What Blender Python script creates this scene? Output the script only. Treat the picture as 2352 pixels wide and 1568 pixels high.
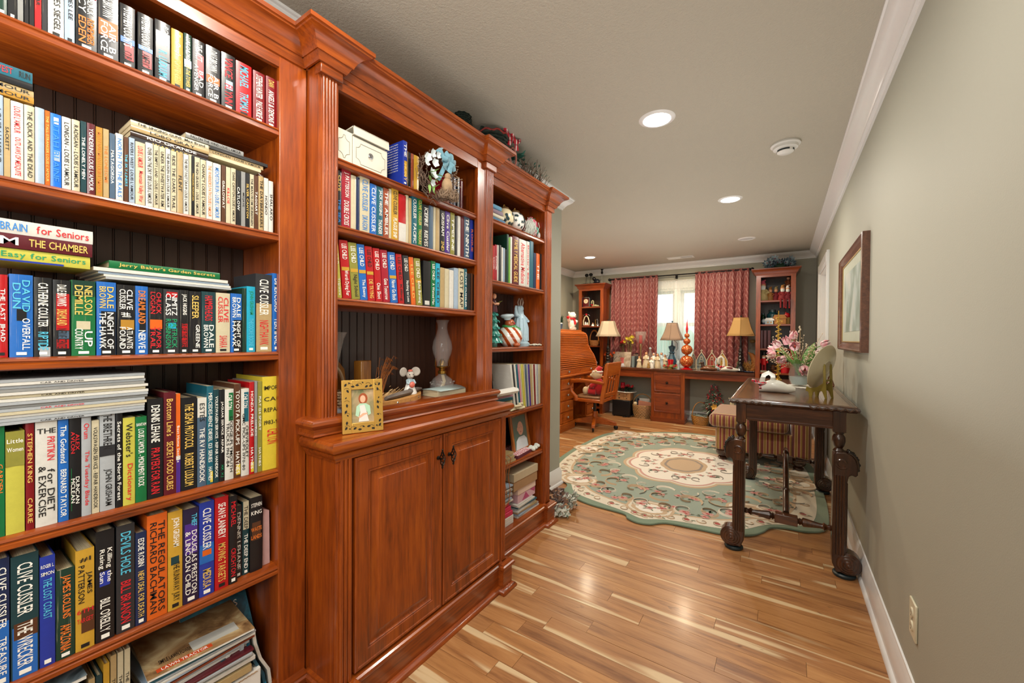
import bpy, math, random
from mathutils import Vector, Matrix
PI = math.pi; R_ = math.radians
SC = bpy.context.scene; COL = SC.collection
for o in list(bpy.data.objects): bpy.data.objects.remove(o)
# ---------------------------------------------------------------- camera
FPX, YAW, PIT, ROL, CH = 929.15, .58922, -.00931, .00738, 1.25
cam = bpy.data.objects.new('camera', bpy.data.cameras.new('camera')); COL.objects.link(cam); SC.camera = cam
cam.data.sensor_width = 36; cam.data.lens = FPX/2352*36; cam.data.clip_start = .02; cam.data.clip_end = 200
_f = Vector((-math.sin(YAW)*math.cos(PIT), math.cos(YAW)*math.cos(PIT), math.sin(PIT)))
_r = Vector((math.cos(YAW), math.sin(YAW), 0)); _u = _r.cross(_f)
CR = _r*math.cos(ROL)+_u*math.sin(ROL); CU = _u*math.cos(ROL)-_r*math.sin(ROL); CF = _f
cam.matrix_world = Matrix(((CR.x, CU.x, -CF.x, 0), (CR.y, CU.y, -CF.y, 0), (CR.z, CU.z, -CF.z, CH), (0, 0, 0, 1)))
def at(px, py, X=None, Y=None, Z=None):
    """where a measured point of the photograph lies on a known plane of the room (metres)"""
    d = CR*((px-1176)/FPX)-CU*((py-784)/FPX)+CF
    t = X/d.x if X is not None else (Y/d.y if Y is not None else (Z-CH)/d.z)
    return Vector((d.x*t, d.y*t, CH+d.z*t))
# ---------------------------------------------------------------- world, exposure, lights
SC.view_settings.view_transform = 'Standard'; SC.view_settings.look = 'None'
SC.view_settings.exposure = 0.18; SC.view_settings.gamma = 1; SC.view_settings.use_curve_mapping = False
w = bpy.data.worlds.new('sky'); SC.world = w; w.use_nodes = True
bg = w.node_tree.nodes['Background']; bg.inputs[0].default_value = (.80, .93, .97, 1); bg.inputs[1].default_value = 2.0
def area(name, loc, size, power, col=(1, .9, .78), rot=(0, 0, 0), shape='DISK', sy=None, spread=180):
    l = bpy.data.lights.new(name, 'AREA'); l.shape = shape; l.size = size; l.energy = power; l.color = col
    if sy: l.size_y = sy
    l.spread = R_(spread)
    o = bpy.data.objects.new(name, l); o.location = loc; o.rotation_euler = rot; COL.objects.link(o); return o
WARM = (1, .93, .83); NEUT = (1, .975, .94)
CANS = [(-.579, 2.264), (-.383, 3.895), (-2.368, 5.589)]       # lit recessed lights in view
WARM2 = (1, .80, .56)
for x, y in CANS: area('can_or_fill_light', (x, y, 2.405), .13, 13 if y < 5 else 24, WARM if y < 5 else WARM2)
for x, y, e in ((-.75, .55, 12), (-.55, -.9, 10), (-.15, 1.05, 4), (-2.35, 3.9, 18), (-1.05, 5.75, 22)): area('can_or_fill_light', (x, y, 2.405), .13, e, WARM if y < 3 else WARM2)  # extra ceiling discs without fixtures, added to fill the room with light
area('ceiling_fill', (-.55, -.75, 1.55), 1.5, 34, NEUT, (R_(180), 0, 0), 'RECTANGLE', 1.5)  # unseen upward panel behind the camera, added to brighten the ceiling
area('room_fill', (-1.0, 4.6, 1.15), 2.2, 14, (1, .98, .95), (R_(180), 0, 0), 'RECTANGLE', 2.2)  # invisible panel floating over the rug, added as upward fill
area('near_fill', (-.40, 2.2, 1.0), 1.0, 9, NEUT, (R_(180), 0, 0), 'RECTANGLE', 2.0)  # added unseen panel facing up above the near floor
fl_ = area('bookcase_fill', (.12, -.75, 1.75), 1.0, 15, (1, .97, .92), (0, 0, 0), 'RECTANGLE', 1.0, 110)  # unseen fill panel added to lighten the nearest bookcase
fl_.rotation_euler = (Vector((-1.40, .75, 1.05))-fl_.location).to_track_quat('-Z', 'Y').to_euler()
sun = bpy.data.objects.new('sun', bpy.data.lights.new('sun', 'SUN')); sun.data.energy = 2.2; sun.data.angle = R_(6); sun.rotation_euler = (R_(-48), 0, R_(-25)); COL.objects.link(sun)
# ---------------------------------------------------------------- materials
def srgb(h):
    if isinstance(h, str):
        h = h.lstrip('#'); c = [int(h[i:i+2], 16)/255 for i in (0, 2, 4)]
    else: c = list(h)
    return tuple(((x+.055)/1.055)**2.4 if x > .04045 else x/12.92 for x in c)+(1,)
_mats = {}
class NT:
    def __init__(s, name):
        s.m = bpy.data.materials.new(name); s.m.use_nodes = True; s.t = s.m.node_tree
        s.b = s.t.nodes['Principled BSDF']
    def n(s, kind, **kw):
        x = s.t.nodes.new('ShaderNode'+kind)
        for k, v in kw.items():
            if k.startswith('i_'): x.inputs[k[2:].replace('_', ' ')].default_value = v
            else: setattr(x, k, v)
        return x
    def l(s, a, b): s.t.links.new(a, b)
    def ramp(s, fac, stops, interp='LINEAR'):
        r = s.n('ValToRGB'); r.color_ramp.interpolation = interp; e = r.color_ramp.elements
        e[0].position, e[0].color = stops[0][0], srgb(stops[0][1]); e[1].position, e[1].color = stops[-1][0], srgb(stops[-1][1])
        for p, c in stops[1:-1]:
            q = e.new(p); q.color = srgb(c)
        s.l(fac, r.inputs[0]); return r.outputs[0]
    def mix(s, fac, a, b, mode='MIX'):
        x = s.n('MixRGB', blend_type=mode)
        for i, v in ((0, fac), (1, a), (2, b)):
            if hasattr(v, 'is_linked') or hasattr(v, 'links'): s.l(v, x.inputs[i])
            elif i == 0: x.inputs[0].default_value = v
            else: x.inputs[i].default_value = srgb(v)
        return x.outputs[0]
    def math(s, op, a, b=0, clamp=False):
        x = s.n('Math', operation=op, use_clamp=clamp)
        for i, v in ((0, a), (1, b)):
            if hasattr(v, 'links'): s.l(v, x.inputs[i])
            else: x.inputs[i].default_value = v
        return x.outputs[0]
    def coord(s, kind='Object', scale=(1, 1, 1), rand=False):
        c = s.n('TexCoord'); mp = s.n('Mapping'); mp.inputs['Scale'].default_value = scale
        v = c.outputs[kind]
        if rand:
            oi = s.n('ObjectInfo'); a = s.n('VectorMath', operation='SCALE'); a.inputs[3].default_value = 37.0
            cb = s.n('CombineXYZ'); s.l(oi.outputs['Random'], cb.inputs[0]); s.l(oi.outputs['Random'], cb.inputs[1]); s.l(oi.outputs['Random'], cb.inputs[2])
            s.l(cb.outputs[0], a.inputs[0]); ad = s.n('VectorMath', operation='ADD'); s.l(v, ad.inputs[0]); s.l(a.outputs[0], ad.inputs[1]); v = ad.outputs[0]
        s.l(v, mp.inputs[0]); return mp.outputs[0]
    def noise(s, vec, scale=5, detail=4, rough=.5, dist=0):
        x = s.n('TexNoise'); x.inputs['Scale'].default_value = scale; x.inputs['Detail'].default_value = detail
        x.inputs['Roughness'].default_value = rough; x.inputs['Distortion'].default_value = dist; s.l(vec, x.inputs['Vector']); return x.outputs['Fac']
    def bump(s, h, strength=.2, dist=.01):
        x = s.n('Bump'); x.inputs['Strength'].default_value = strength; x.inputs['Distance'].default_value = dist
        s.l(h, x.inputs['Height']); s.l(x.outputs[0], s.b.inputs['Normal'])
    def out(s, col=None, rough=.5, metal=0, coat=0, spec=.5):
        if col is not None:
            if hasattr(col, 'links'): s.l(col, s.b.inputs['Base Color'])
            else: s.b.inputs['Base Color'].default_value = srgb(col)
        if hasattr(rough, 'links'): s.l(rough, s.b.inputs['Roughness'])
        else: s.b.inputs['Roughness'].default_value = rough
        s.b.inputs['Metallic'].default_value = metal; s.b.inputs['Coat Weight'].default_value = coat; s.b.inputs['Coat Roughness'].default_value = .15
        s.b.inputs['Specular IOR Level'].default_value = spec
        return s.m
def P(name, col, rough=.5, metal=0, var=.08, vs=30, bump=0, coat=0, sheen=0, spec=.5):
    """plain painted / plastic / cloth / metal surface with a little procedural unevenness"""
    if name in _mats: return _mats[name]
    t = NT(name); v = t.coord(); n = t.noise(v, vs, 3)
    c = srgb(col); lo = t.n('RGB'); lo.outputs[0].default_value = tuple(x*(1-var) for x in c[:3])+(1,)
    hi = t.n('RGB'); hi.outputs[0].default_value = tuple(min(1, x*(1+var)) for x in c[:3])+(1,)
    m = t.out(t.mix(n, lo.outputs[0], hi.outputs[0]), rough, metal, coat, spec)
    if bump: t.bump(n, bump, .004)
    if sheen: t.b.inputs['Sheen Weight'].default_value = sheen
    _mats[name] = m; return m
def wood(name, c0, c1, c2, axis='z', rough=.32, coat=.35, fine=1.0, rand=False):
    if name in _mats: return _mats[name]
    sc = {'x': (1.2, 14, 14), 'y': (14, 1.2, 14), 'z': (14, 14, 1.2)}[axis]
    t = NT(name); v = t.coord('Object', sc, rand)
    a = t.noise(v, 1.3*fine, 5, .6, 1.2); b = t.noise(v, 9*fine, 3, .6)
    v2 = t.coord('Object', (1, 1, 1), rand); blot = t.noise(v2, 2.2, 3)
    f = t.math('ADD', t.math('MULTIPLY', a, .62), t.math('MULTIPLY', b, .38))
    c = t.ramp(f, [(.30, c0), (.5, c1), (.72, c2)])
    c = t.mix(t.math('MULTIPLY', blot, .35), c, c0)
    t.bump(b, .06, .002)
    _mats[name] = t.out(c, rough, 0, coat); return _mats[name]
CHERRY = wood('cherry_wood_vertical', '#4e1f06', '#8e3e0c', '#b35812', 'z')
CHERRYH = wood('cherry_wood_along_y', '#4e1f06', '#8e3f0d', '#b55a14', 'y')
CHERRYX = wood('cherry_wood_along_x', '#4a1c0a', '#7c3512', '#a24c1a', 'x')
DARKBACK = wood('dark_beadboard_wood', '#281811', '#3c251a', '#4b3022', 'z', .4, .1)
OAK = wood('orange_oak_along_y', '#8a3d0c', '#b45c17', '#cf7c2a', 'y')
OAKZ = wood('orange_oak_vertical', '#84380a', '#ac5414', '#c87024', 'z')
OAKX = wood('orange_oak_along_x', '#84380a', '#ac5414', '#c87024', 'x')
WALNUT = wood('dark_walnut_vertical', '#1a0d07', '#3c2112', '#6e3f20', 'z', .28, .5)
WALNUTX = wood('dark_walnut_along_x', '#20110a', '#4a2814', '#78461f', 'x', .28, .5)
WALNUTY = wood('dark_walnut_along_y', '#2a170c', '#5f3a1e', '#8a5b30', 'y', .25, .6)
# ---------------------------------------------------------------- mesh kit
class G:
    def __init__(s): s.v = []; s.f = []; s.mi = []; s.m = 0
    def add(s, vs, fs, M=None):
        o = len(s.v)
        s.v += [tuple(M@Vector(p)) for p in vs] if M is not None else [tuple(p) for p in vs]
        s.f += [tuple(i+o for i in f) for f in fs]; s.mi += [s.m]*len(fs); return s
    def box(s, x0, x1, y0, y1, z0, z1, M=None):
        v = [(x, y, z) for z in (z0, z1) for y in (y0, y1) for x in (x0, x1)]
        return s.add(v, [(0, 2, 3, 1), (4, 5, 7, 6), (0, 1, 5, 4), (2, 6, 7, 3), (0, 4, 6, 2), (1, 3, 7, 5)], M)
    def lathe(s, prof, c=(0, 0, 0), n=20, M=None, cap=True, sx=1, sy=1, a0=0):
        vs = []; fs = []
        for r, z in prof:
            for i in range(n):
                a = a0+2*PI*i/n; vs.append((c[0]+r*math.cos(a)*sx, c[1]+r*math.sin(a)*sy, c[2]+z))
        for j in range(len(prof)-1):
            for i in range(n):
                k = (i+1) % n; fs.append((j*n+i, j*n+k, (j+1)*n+k, (j+1)*n+i))
        if cap:
            if prof[0][0] > 1e-5: fs.append(tuple(range(n-1, -1, -1)))
            if prof[-1][0] > 1e-5: fs.append(tuple((len(prof)-1)*n+i for i in range(n)))
        return s.add(vs, fs, M)
    def cyl(s, c, r, h, n=16, r2=None, M=None): return s.lathe([(r, 0), (r if r2 is None else r2, h)], c, n, M)
    def ball(s, c, r, nu=14, nv=9, M=None):
        if not hasattr(r, '__len__'): r = (r, r, r)
        vs = []; fs = []
        for j in range(nv+1):
            t = PI*j/nv
            for i in range(nu):
                a = 2*PI*i/nu; vs.append((c[0]+r[0]*math.sin(t)*math.cos(a), c[1]+r[1]*math.sin(t)*math.sin(a), c[2]-r[2]*math.cos(t)))
        for j in range(nv):
            for i in range(nu):
                k = (i+1) % nu; fs.append((j*nu+i, j*nu+k, (j+1)*nu+k, (j+1)*nu+i))
        return s.add(vs, fs, M)
    def tube(s, pts, r, n=8, closed=False, M=None, flat=1):
        pts = [Vector(p) for p in pts]; N = len(pts)
        rs = list(r) if hasattr(r, '__len__') else [r]*N
        vs = []; fs = []; up = None
        for i, p in enumerate(pts):
            if closed: t = pts[(i+1) % N]-pts[i-1]
            else: t = pts[min(i+1, N-1)]-pts[max(i-1, 0)]
            if t.length < 1e-9: t = Vector((0, 0, 1))
            t.normalize()
            if up is None: up = t.orthogonal().normalized()
            up = (up-t*up.dot(t))
            if up.length < 1e-6: up = t.orthogonal()
            up.normalize(); w_ = t.cross(up)
            for k in range(n):
                a = 2*PI*k/n; vs.append(p+up*math.cos(a)*rs[i]+w_*math.sin(a)*rs[i]*flat)
        for j in range(N if closed else N-1):
            b = (j+1) % N
            for k in range(n): q = (k+1) % n; fs.append((j*n+k, j*n+q, b*n+q, b*n+k))
        if not closed: fs.append(tuple(range(n-1, -1, -1))); fs.append(tuple((N-1)*n+k for k in range(n)))
        return s.add(vs, fs, M)
    def prism(s, poly, d0, d1, ax='z', M=None):
        """polygon extruded: ax z -> (x,y), ax y -> (x,z), ax x -> (y,z)"""
        def q(p, d): return {'z': (p[0], p[1], d), 'y': (p[0], d, p[1]), 'x': (d, p[0], p[1])}[ax]
        n = len(poly); vs = [q(p, d0) for p in poly]+[q(p, d1) for p in poly]
        fs = [tuple(range(n-1, -1, -1)), tuple(range(n, 2*n))]+[(i, (i+1) % n, n+(i+1) % n, n+i) for i in range(n)]
        return s.add(vs, fs, M)
    def sweep(s, prof, path, closed=False, M=None, side=1):
        """prof = [(out, z)] carried along xy path with mitred corners; out is to the right of travel * side"""
        N = len(path); P2 = [Vector(p[:2]) for p in path]; vs = []; m = len(prof)
        for i in range(N):
            a = P2[i]-P2[i-1] if (closed or i > 0) else P2[1]-P2[0]
            b = P2[(i+1) % N]-P2[i] if (closed or i < N-1) else P2[-1]-P2[-2]
            a = a.normalized(); b = b.normalized(); na = Vector((a.y, -a.x)); nb = Vector((b.y, -b.x))
            mt = (na+nb); mt = mt/max(1e-6, mt.dot(na)) if mt.length > 1e-6 else na
            for o_, z in prof: q = P2[i]+mt*o_*side; vs.append((q.x, q.y, z))
        fs = []
        for i in range(N if closed else N-1):
            j = (i+1) % N
            for k in range(m): l = (k+1) % m; fs.append((i*m+k, j*m+k, j*m+l, i*m+l))
        if not closed: fs.append(tuple(range(m))); fs.append(tuple((N-1)*m+k for k in range(m-1, -1, -1)))
        return s.add(vs, fs, M)
    def leaf(s, p, d, L, W, up=(0, 0, 1), curl=.2, fold=.15, M=None):
        p = Vector(p); d = Vector(d).normalized(); up = Vector(up); w_ = d.cross(up)
        if w_.length < 1e-4: w_ = d.orthogonal()
        w_.normalize(); u = w_.cross(d)
        c = [p+d*L*t+u*(-curl*L*t*t) for t in (0, .35, .7, 1)]
        vs = [c[0], c[1]+w_*W*.5+u*fold*W, c[2]+w_*W*.4+u*fold*W, c[3], c[2]-w_*W*.4+u*fold*W, c[1]-w_*W*.5+u*fold*W, c[1], c[2]]
        return s.add(vs, [(0, 1, 6), (6, 1, 2, 7), (7, 2, 3), (0, 6, 5), (6, 7, 4, 5), (7, 3, 4)], M)
    def mesh(s, name, smooth=True, ang=38):
        me = bpy.data.meshes.new(name); me.from_pydata(s.v, [], s.f)
        if any(s.mi): me.polygons.foreach_set('material_index', s.mi)
        me.validate(); 
        if smooth:
            me.shade_smooth(); me.set_sharp_from_angle(angle=R_(ang))
        me.update(); return me
def obj(name, g, mat, parent=None, loc=None, rot=None, bev=0, smooth=True, recalc=True, **props):
    me = g if isinstance(g, bpy.types.Mesh) else g.mesh(name, smooth)
    if not isinstance(g, bpy.types.Mesh):
        if recalc:
            import bmesh
            b = bmesh.new(); b.from_mesh(me); bmesh.ops.recalc_face_normals(b, faces=b.faces); b.to_mesh(me); b.free()
        for m in (mat if isinstance(mat, (list, tuple)) else [mat]): me.materials.append(m)
    o = bpy.data.objects.new(name, me); COL.objects.link(o)
    if parent: o.parent = parent
    if loc is not None: o.location = loc
    if rot is not None: o.rotation_euler = rot
    if bev:
        b = o.modifiers.new('bevel', 'BEVEL'); b.width = bev; b.segments = 2; b.limit_method = 'ANGLE'; b.angle_limit = R_(40); b.harden_normals = False
    for k, v in props.items(): o[k] = v
    return o
def thing(name, label, cat, loc=(0, 0, 0), rot=(0, 0, 0), group=None):
    o = bpy.data.objects.new(name, None); COL.objects.link(o); o.location = loc; o.rotation_euler = rot; o.empty_display_size = .05
    o['label'] = label; o['category'] = cat
    if group: o['group'] = group
    return o
def tag(o, label, cat, group=None, kind=None):
    o['label'] = label; o['category'] = cat
    if group: o['group'] = group
    if kind: o['kind'] = kind
    return o
def struct(name, g, mat, label=None, parent=None, **kw):
    o = obj(name, g, mat, parent, **kw)
    if parent is None: o['kind'] = 'structure'
    if label: o['label'] = label
    return o
def copy_tree(o, parent=None, **kw):
    c = o.copy(); COL.objects.link(c)
    if parent is not None: c.parent = parent
    for ch in list(o.children): copy_tree(ch, c)
    return c
T = Matrix.Translation
def RZ(a): return Matrix.Rotation(a, 4, 'Z')
def RX(a): return Matrix.Rotation(a, 4, 'X')
def RY(a): return Matrix.Rotation(a, 4, 'Y')
# ---------------------------------------------------------------- lettering kit (glyph cache made once)
_gl = {}
def build_glyphs():
    chars = "ABCDEFGHIJKLMNOPQRSTUVWXYZabcdefghijklmnopqrstuvwxyz0123456789&#'.,-!/:()"
    obs = []
    for ch in chars:
        cu = bpy.data.curves.new('g', 'FONT'); cu.body = ch; cu.resolution_u = 2; cu.offset = .009; cu.fill_mode = 'FRONT'
        o = bpy.data.objects.new('g', cu); COL.objects.link(o); obs.append((ch, o))
    bpy.context.view_layer.update(); dg = bpy.context.evaluated_depsgraph_get()
    for ch, o in obs:
        me = bpy.data.meshes.new_from_object(o.evaluated_get(dg))
        vs = [tuple(v.co)[:2] for v in me.vertices]; fs = [tuple(p.vertices) for p in me.polygons]
        x0 = min(v[0] for v in vs) if vs else 0; x1 = max(v[0] for v in vs) if vs else .3
        _gl[ch] = ([(a-x0, b) for a, b in vs], fs, x1-x0); bpy.data.meshes.remove(me)
        cu = o.data; bpy.data.objects.remove(o); bpy.data.curves.remove(cu)
build_glyphs()
def text_geo(s, W, Hh):
    """verts (u along, v up) of string fitted into W x Hh, centred at 0,0"""
    vs = []; fs = []; x = 0
    for ch in s:
        if ch == ' ' or ch not in _gl: x += .30; continue
        v, f, wd = _gl[ch]; o = len(vs); vs += [(a+x, b) for a, b in v]; fs += [tuple(i+o for i in q) for q in f]; x += wd+.075
    if not vs: return [], []
    x0 = min(v[0] for v in vs); x1 = max(v[0] for v in vs); y0 = min(v[1] for v in vs); y1 = max(v[1] for v in vs)
    kx = W/max(1e-6, x1-x0); ky = Hh/max(1e-6, y1-y0); kx = min(kx, ky*1.7)
    return [((a-(x0+x1)/2)*kx, (b-(y0+y1)/2)*ky) for a, b in vs], fs
# ================================================================ ROOM
XR, YF, XLW, YRET, XBW, ZC, YB = .37, 6.74, -3.18, 3.12, -1.585, 2.44, -2.2
def paint(name, col, bump=.12, sc=260):
    t = NT(name); v = t.coord('Object'); n = t.noise(v, sc, 3, .6); n2 = t.noise(v, 1.1, 2)
    c = srgb(col); a = t.n('RGB'); a.outputs[0].default_value = c; b = t.n('RGB'); b.outputs[0].default_value = tuple(x*.93 for x in c[:3])+(1,)
    m = t.out(t.mix(n2, a.outputs[0], b.outputs[0]), .62, 0, 0, .35); t.bump(n, bump, .004); return m
WALL = paint('beige_wall_paint', '#a6a698'); CEILM = paint('beige_ceiling_texture', '#b9b4a6', .8, 110)
WHITE = P('white_trim_gloss_paint', '#e3e4e3', .28, var=.02, coat=.2)
def plank_mat():
    t = NT('acacia_floor_plank'); at_ = t.n('Attribute', attribute_name='rnd'); r = at_.outputs['Fac']
    c = t.n('TexCoord'); mp = t.n('Mapping'); mp.inputs['Scale'].default_value = (1.1, 11, 11)
    off = t.n('CombineXYZ'); m37 = t.math('MULTIPLY', r, 53.0)
    for i in range(3): t.l(m37, off.inputs[i])
    ad = t.n('VectorMath', operation='ADD'); t.l(c.outputs['Object'], ad.inputs[0]); t.l(off.outputs[0], ad.inputs[1]); t.l(ad.outputs[0], mp.inputs[0]); v = mp.outputs[0]
    g1 = t.noise(v, 1.0, 6, .6, 1.6); g2 = t.noise(v, 6, 4, .65, .4)
    f = t.math('ADD', t.math('MULTIPLY', g1, .65), t.math('MULTIPLY', g2, .35))
    base = t.ramp(f, [(.22, '#5a3a24'), (.38, '#8f6642'), (.50, '#b08558'), (.64, '#bf9768'), (.8, '#cfb084')])
    tone = t.ramp(r, [(0, '#b08468'), (.25, '#e0b890'), (.5, '#c49a78'), (.75, '#f2d2a6'), (1, '#b98a6c')])
    col = t.mix(.55, base, t.mix(1.0, base, tone, 'MULTIPLY'))
    mp2 = t.n('Mapping'); mp2.inputs['Scale'].default_value = (.55, 9, 9); t.l(ad.outputs[0], mp2.inputs[0])
    s = t.noise(mp2.outputs[0], 1.5, 2, .4, .6); sap = t.ramp(s, [(.60, '#000000'), (.66, '#ffffff')])
    col = t.mix(t.math('MULTIPLY', sap, .7), col, '#d9c49c')
    mp3 = t.n('Mapping'); mp3.inputs['Scale'].default_value = (1.6, 5, 5); t.l(ad.outputs[0], mp3.inputs[0])
    k = t.noise(mp3.outputs[0], 2.6, 3, .6, 1.5); kn = t.ramp(k, [(.68, '#000000'), (.76, '#ffffff')]); col = t.mix(t.math('MULTIPLY', kn, .7), col, '#4a2813')
    t.bump(g2, .08, .002); return t.out(col, .36, 0, .12)
PLANK = plank_mat(); GAP = P('dark_plank_joint', '#2a170c', .8)
struct('floor', G().box(XLW-.1, XR+.1, YB, YF+.1, -.06, -.004), GAP)
FLOOR = bpy.data.objects['floor']
random.seed(11)
def rnd_attr(me, vals):
    a = me.attributes.new('rnd', 'FLOAT', 'FACE'); a.data.foreach_set('value', vals)
far = G(); farv = []; y = 1.85-.083*42; row = 0
JO = {1.850: [-.68, .09], 1.767: [-.509], 1.933: [-.233], 2.016: [-.9], 1.684: [-1.0, -.2], 1.601: [-.68], 1.518: [-.845], 2.099: [-.079], 2.182: [-.7], 2.265: [-1.1], 2.348: [-.365], 2.431: [-.076], 2.514: [.09]}
while y < YF:
    xl = XBW-.02 if y < YRET-.09 else XLW
    cuts = [xl]; x = xl+random.uniform(.15, .8); pre = JO.get(round(y, 3))
    if pre: cuts += [p for p in pre if p > xl]
    else:
        while x < XR-.12: cuts.append(x); x += random.choice((.45, .6, .75, .9, 1.2))*random.uniform(.85, 1.1)
    cuts.append(XR+.03)
    for a, b in zip(cuts, cuts[1:]):
        r = random.random()
        if y < -2.2: continue
        g = G().box(a+.0006, b-.0006, y+.0007, y+.0823, -.02, random.uniform(-.0006, .0004))
        if y < 3.9:
            me = g.mesh('plank', False); rnd_attr(me, [r]*6); me.materials.append(PLANK); obj('plank', me, None, FLOOR)
        else: far.add(g.v, g.f); farv += [r]*6
    y += .083
me = far.mesh('distant_planks', False); rnd_attr(me, farv); me.materials.append(PLANK); o = obj('distant_planks', me, None, FLOOR); o['kind'] = 'stuff'
struct('ceiling', G().box(XLW-.1, XR+.1, YB, YF+.1, ZC, ZC+.08), CEILM)
DY0, DY1, DZ = 5.04, 6.02, 2.03
g = G().box(XR, XR+.14, YB, DY0, 0, ZC).box(XR, XR+.14, DY1, YF+.1, 0, ZC).box(XR, XR+.14, DY0, DY1, DZ, ZC); struct('wall_right', g, WALL)
WX0, WX1, WZ0, WZ1 = -2.2, -.56, .92, 2.04
g = G().box(XLW-.1, WX0, YF, YF+.14, 0, ZC).box(WX1, XR, YF, YF+.14, 0, ZC).box(WX0, WX1, YF, YF+.14, 0, WZ0).box(WX0, WX1, YF, YF+.14, WZ1, ZC); struct('wall_far', g, WALL)
struct('wall_left', G().box(XLW-.12, XLW, YRET-.1, YF, 0, ZC), WALL)
struct('wall_return', G().box(XLW, XBW, YRET-.12, YRET, 0, ZC).box(XBW-.12, XBW, YB, YRET-.12, 0, ZC), WALL)
struct('wall_back', G().box(XLW, XR+.1, YB-.1, YB, 0, ZC), WALL)
CRP = [(0, ZC), (.085, ZC), (.085, ZC-.010), (.078, ZC-.014), (.074, ZC-.026), (.056, ZC-.040), (.036, ZC-.054), (.024, ZC-.068), (.020, ZC-.074), (.020, ZC-.078), (.011, ZC-.082), (.010, ZC-.094), (0, ZC-.096)]
path = [(XR, YB), (XR, YF), (XLW, YF), (XLW, YRET), (XBW, YRET), (XBW, YB)]
struct('trim_1', G().sweep(CRP, path, True, side=-1), WHITE, 'white crown moulding around the ceiling')
BBP = [(0, 0), (.028, 0), (.028, .010), (.022, .020), (.016, .024), (.015, .105), (.012, .112), (.012, .118), (.007, .128), (.006, .138), (0, .140)]
struct('baseboard_right', G().sweep(BBP, [(XR, YB), (XR, DY0-.1)], side=-1).sweep(BBP, [(XR, DY1+.1), (XR, YF)], side=-1), WHITE)
struct('baseboard_far', G().sweep(BBP, [(XR, YF), (XLW, YF)], side=-1), WHITE)
struct('baseboard_left', G().sweep(BBP, [(XLW, YF), (XLW, YRET), (XBW, YRET), (XBW, 2.47)], side=-1), WHITE)
# door in the right wall, far end
CAS = [(0, 0), (.012, 0), (.016, .02), (.016, .07), (.02, .08), (.02, .095), (0, .095)]
g = G()
for a, b, c, d in ((DY0-.095, DY0, 0, DZ+.095), (DY1, DY1+.095, 0, DZ+.095), (DY0, DY1, DZ, DZ+.095)):
    g.box(XR-.018, XR, a, b, c, d); g.box(XR-.024, XR-.018, a+.006 if a < DY0 else a, (b-.07) if a < DY0 else (b if a == DY0 else b-.006), c, d if a != DY0 else d-.006)
g.box(XR, XR+.14, DY0, DY0+.018, 0, DZ).box(XR, XR+.14, DY1-.018, DY1, 0, DZ).box(XR, XR+.14, DY0+.018, DY1-.018, DZ-.018, DZ)
d1 = struct('door_1', g, WHITE, 'white painted door and casing at the far end of the right wall', bev=.002)
def rings(g, y0, y1, z0, z1, X, seq, sgn=1, ax='x'):
    """raised panel front: seq = [(inset, out)], looking along -x (ax x) or +y (ax y)"""
    vs = []; 
    for i, o_ in seq:
        for (a, b) in ((y0+i, z0+i), (y1-i, z0+i), (y1-i, z1-i), (y0+i, z1-i)):
            vs.append((X+sgn*o_, a, b) if ax == 'x' else (a, X+sgn*o_, b))
    fs = []
    for k in range(len(seq)-1):
        for j in range(4): l = (j+1) % 4; fs.append((k*4+j, k*4+l, k*4+4+l, k*4+4+j))
    n = len(seq)-1; fs.append((n*4, n*4+1, n*4+2, n*4+3)); fs.append((3, 2, 1, 0)); return g.add(vs, fs)
g = rings(G(), DY0+.02, DY1-.02, .01, DZ-.02, XR+.10, [(0, -.035), (0, 0)], -1); struct('door_leaf', g, WHITE, parent=d1)
for a, b in ((.15, .95), (1.08, 1.88)):
    for c, d in ((DY0+.12, DY0+.46), (DY0+.52, DY1-.12)):
        rings(gg := G(), c, d, a, b, XR+.10-.0, [(0, -.001), (.004, .004), (.02, .004), (.03, -.004), (.05, .003)], -1); obj('door_panel', gg, WHITE, d1)
gk = G().lathe([(.0, 0), (.024, 0), (.026, .006), (.012, .012), (.011, .03), (.022, .038), (.028, .05), (.024, .062), (0, .068)], n=16, M=T((XR+.098, DY0+.10, .95))@RY(-PI/2)); obj('door_knob', gk, P('brass_knob', '#b08d50', .25, 1), d1)
# window
GLASS = NT('window_glass'); GLASS.b.inputs['Transmission Weight'].default_value = 1; GLASS.b.inputs['Alpha'].default_value = .35
GLASS = GLASS.out('#f4fbfb', .02); 
g = G()
g.box(WX0, WX1, YF, YF+.13, WZ0, WZ0+.03).box(WX0, WX1, YF, YF+.13, WZ1-.03, WZ1).box(WX0, WX0+.03, YF, YF+.13, WZ0, WZ1).box(WX1-.03, WX1, YF, YF+.13, WZ0, WZ1).box(-1.425, -1.335, YF-.015, YF+.12, WZ0, WZ1)
g.box(WX0-.09, WX1+.09, YF-.02, YF, WZ1, WZ1+.10).box(WX0-.09, WX0, YF-.02, YF, WZ0, WZ1).box(WX1, WX1+.09, YF-.02, YF, WZ0, WZ1).box(WX0-.1, WX1+.1, YF-.03, YF+.02, WZ0-.03, WZ0).box(WX0-.08, WX1+.08, YF-.016, YF, WZ0-.12, WZ0-.03).box(WX0-.1, WX1+.1, YF-.03, YF, WZ1+.10, WZ1+.118)
win = struct('window_1', g, WHITE, 'white double sash window behind the curtains', bev=.003)
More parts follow.
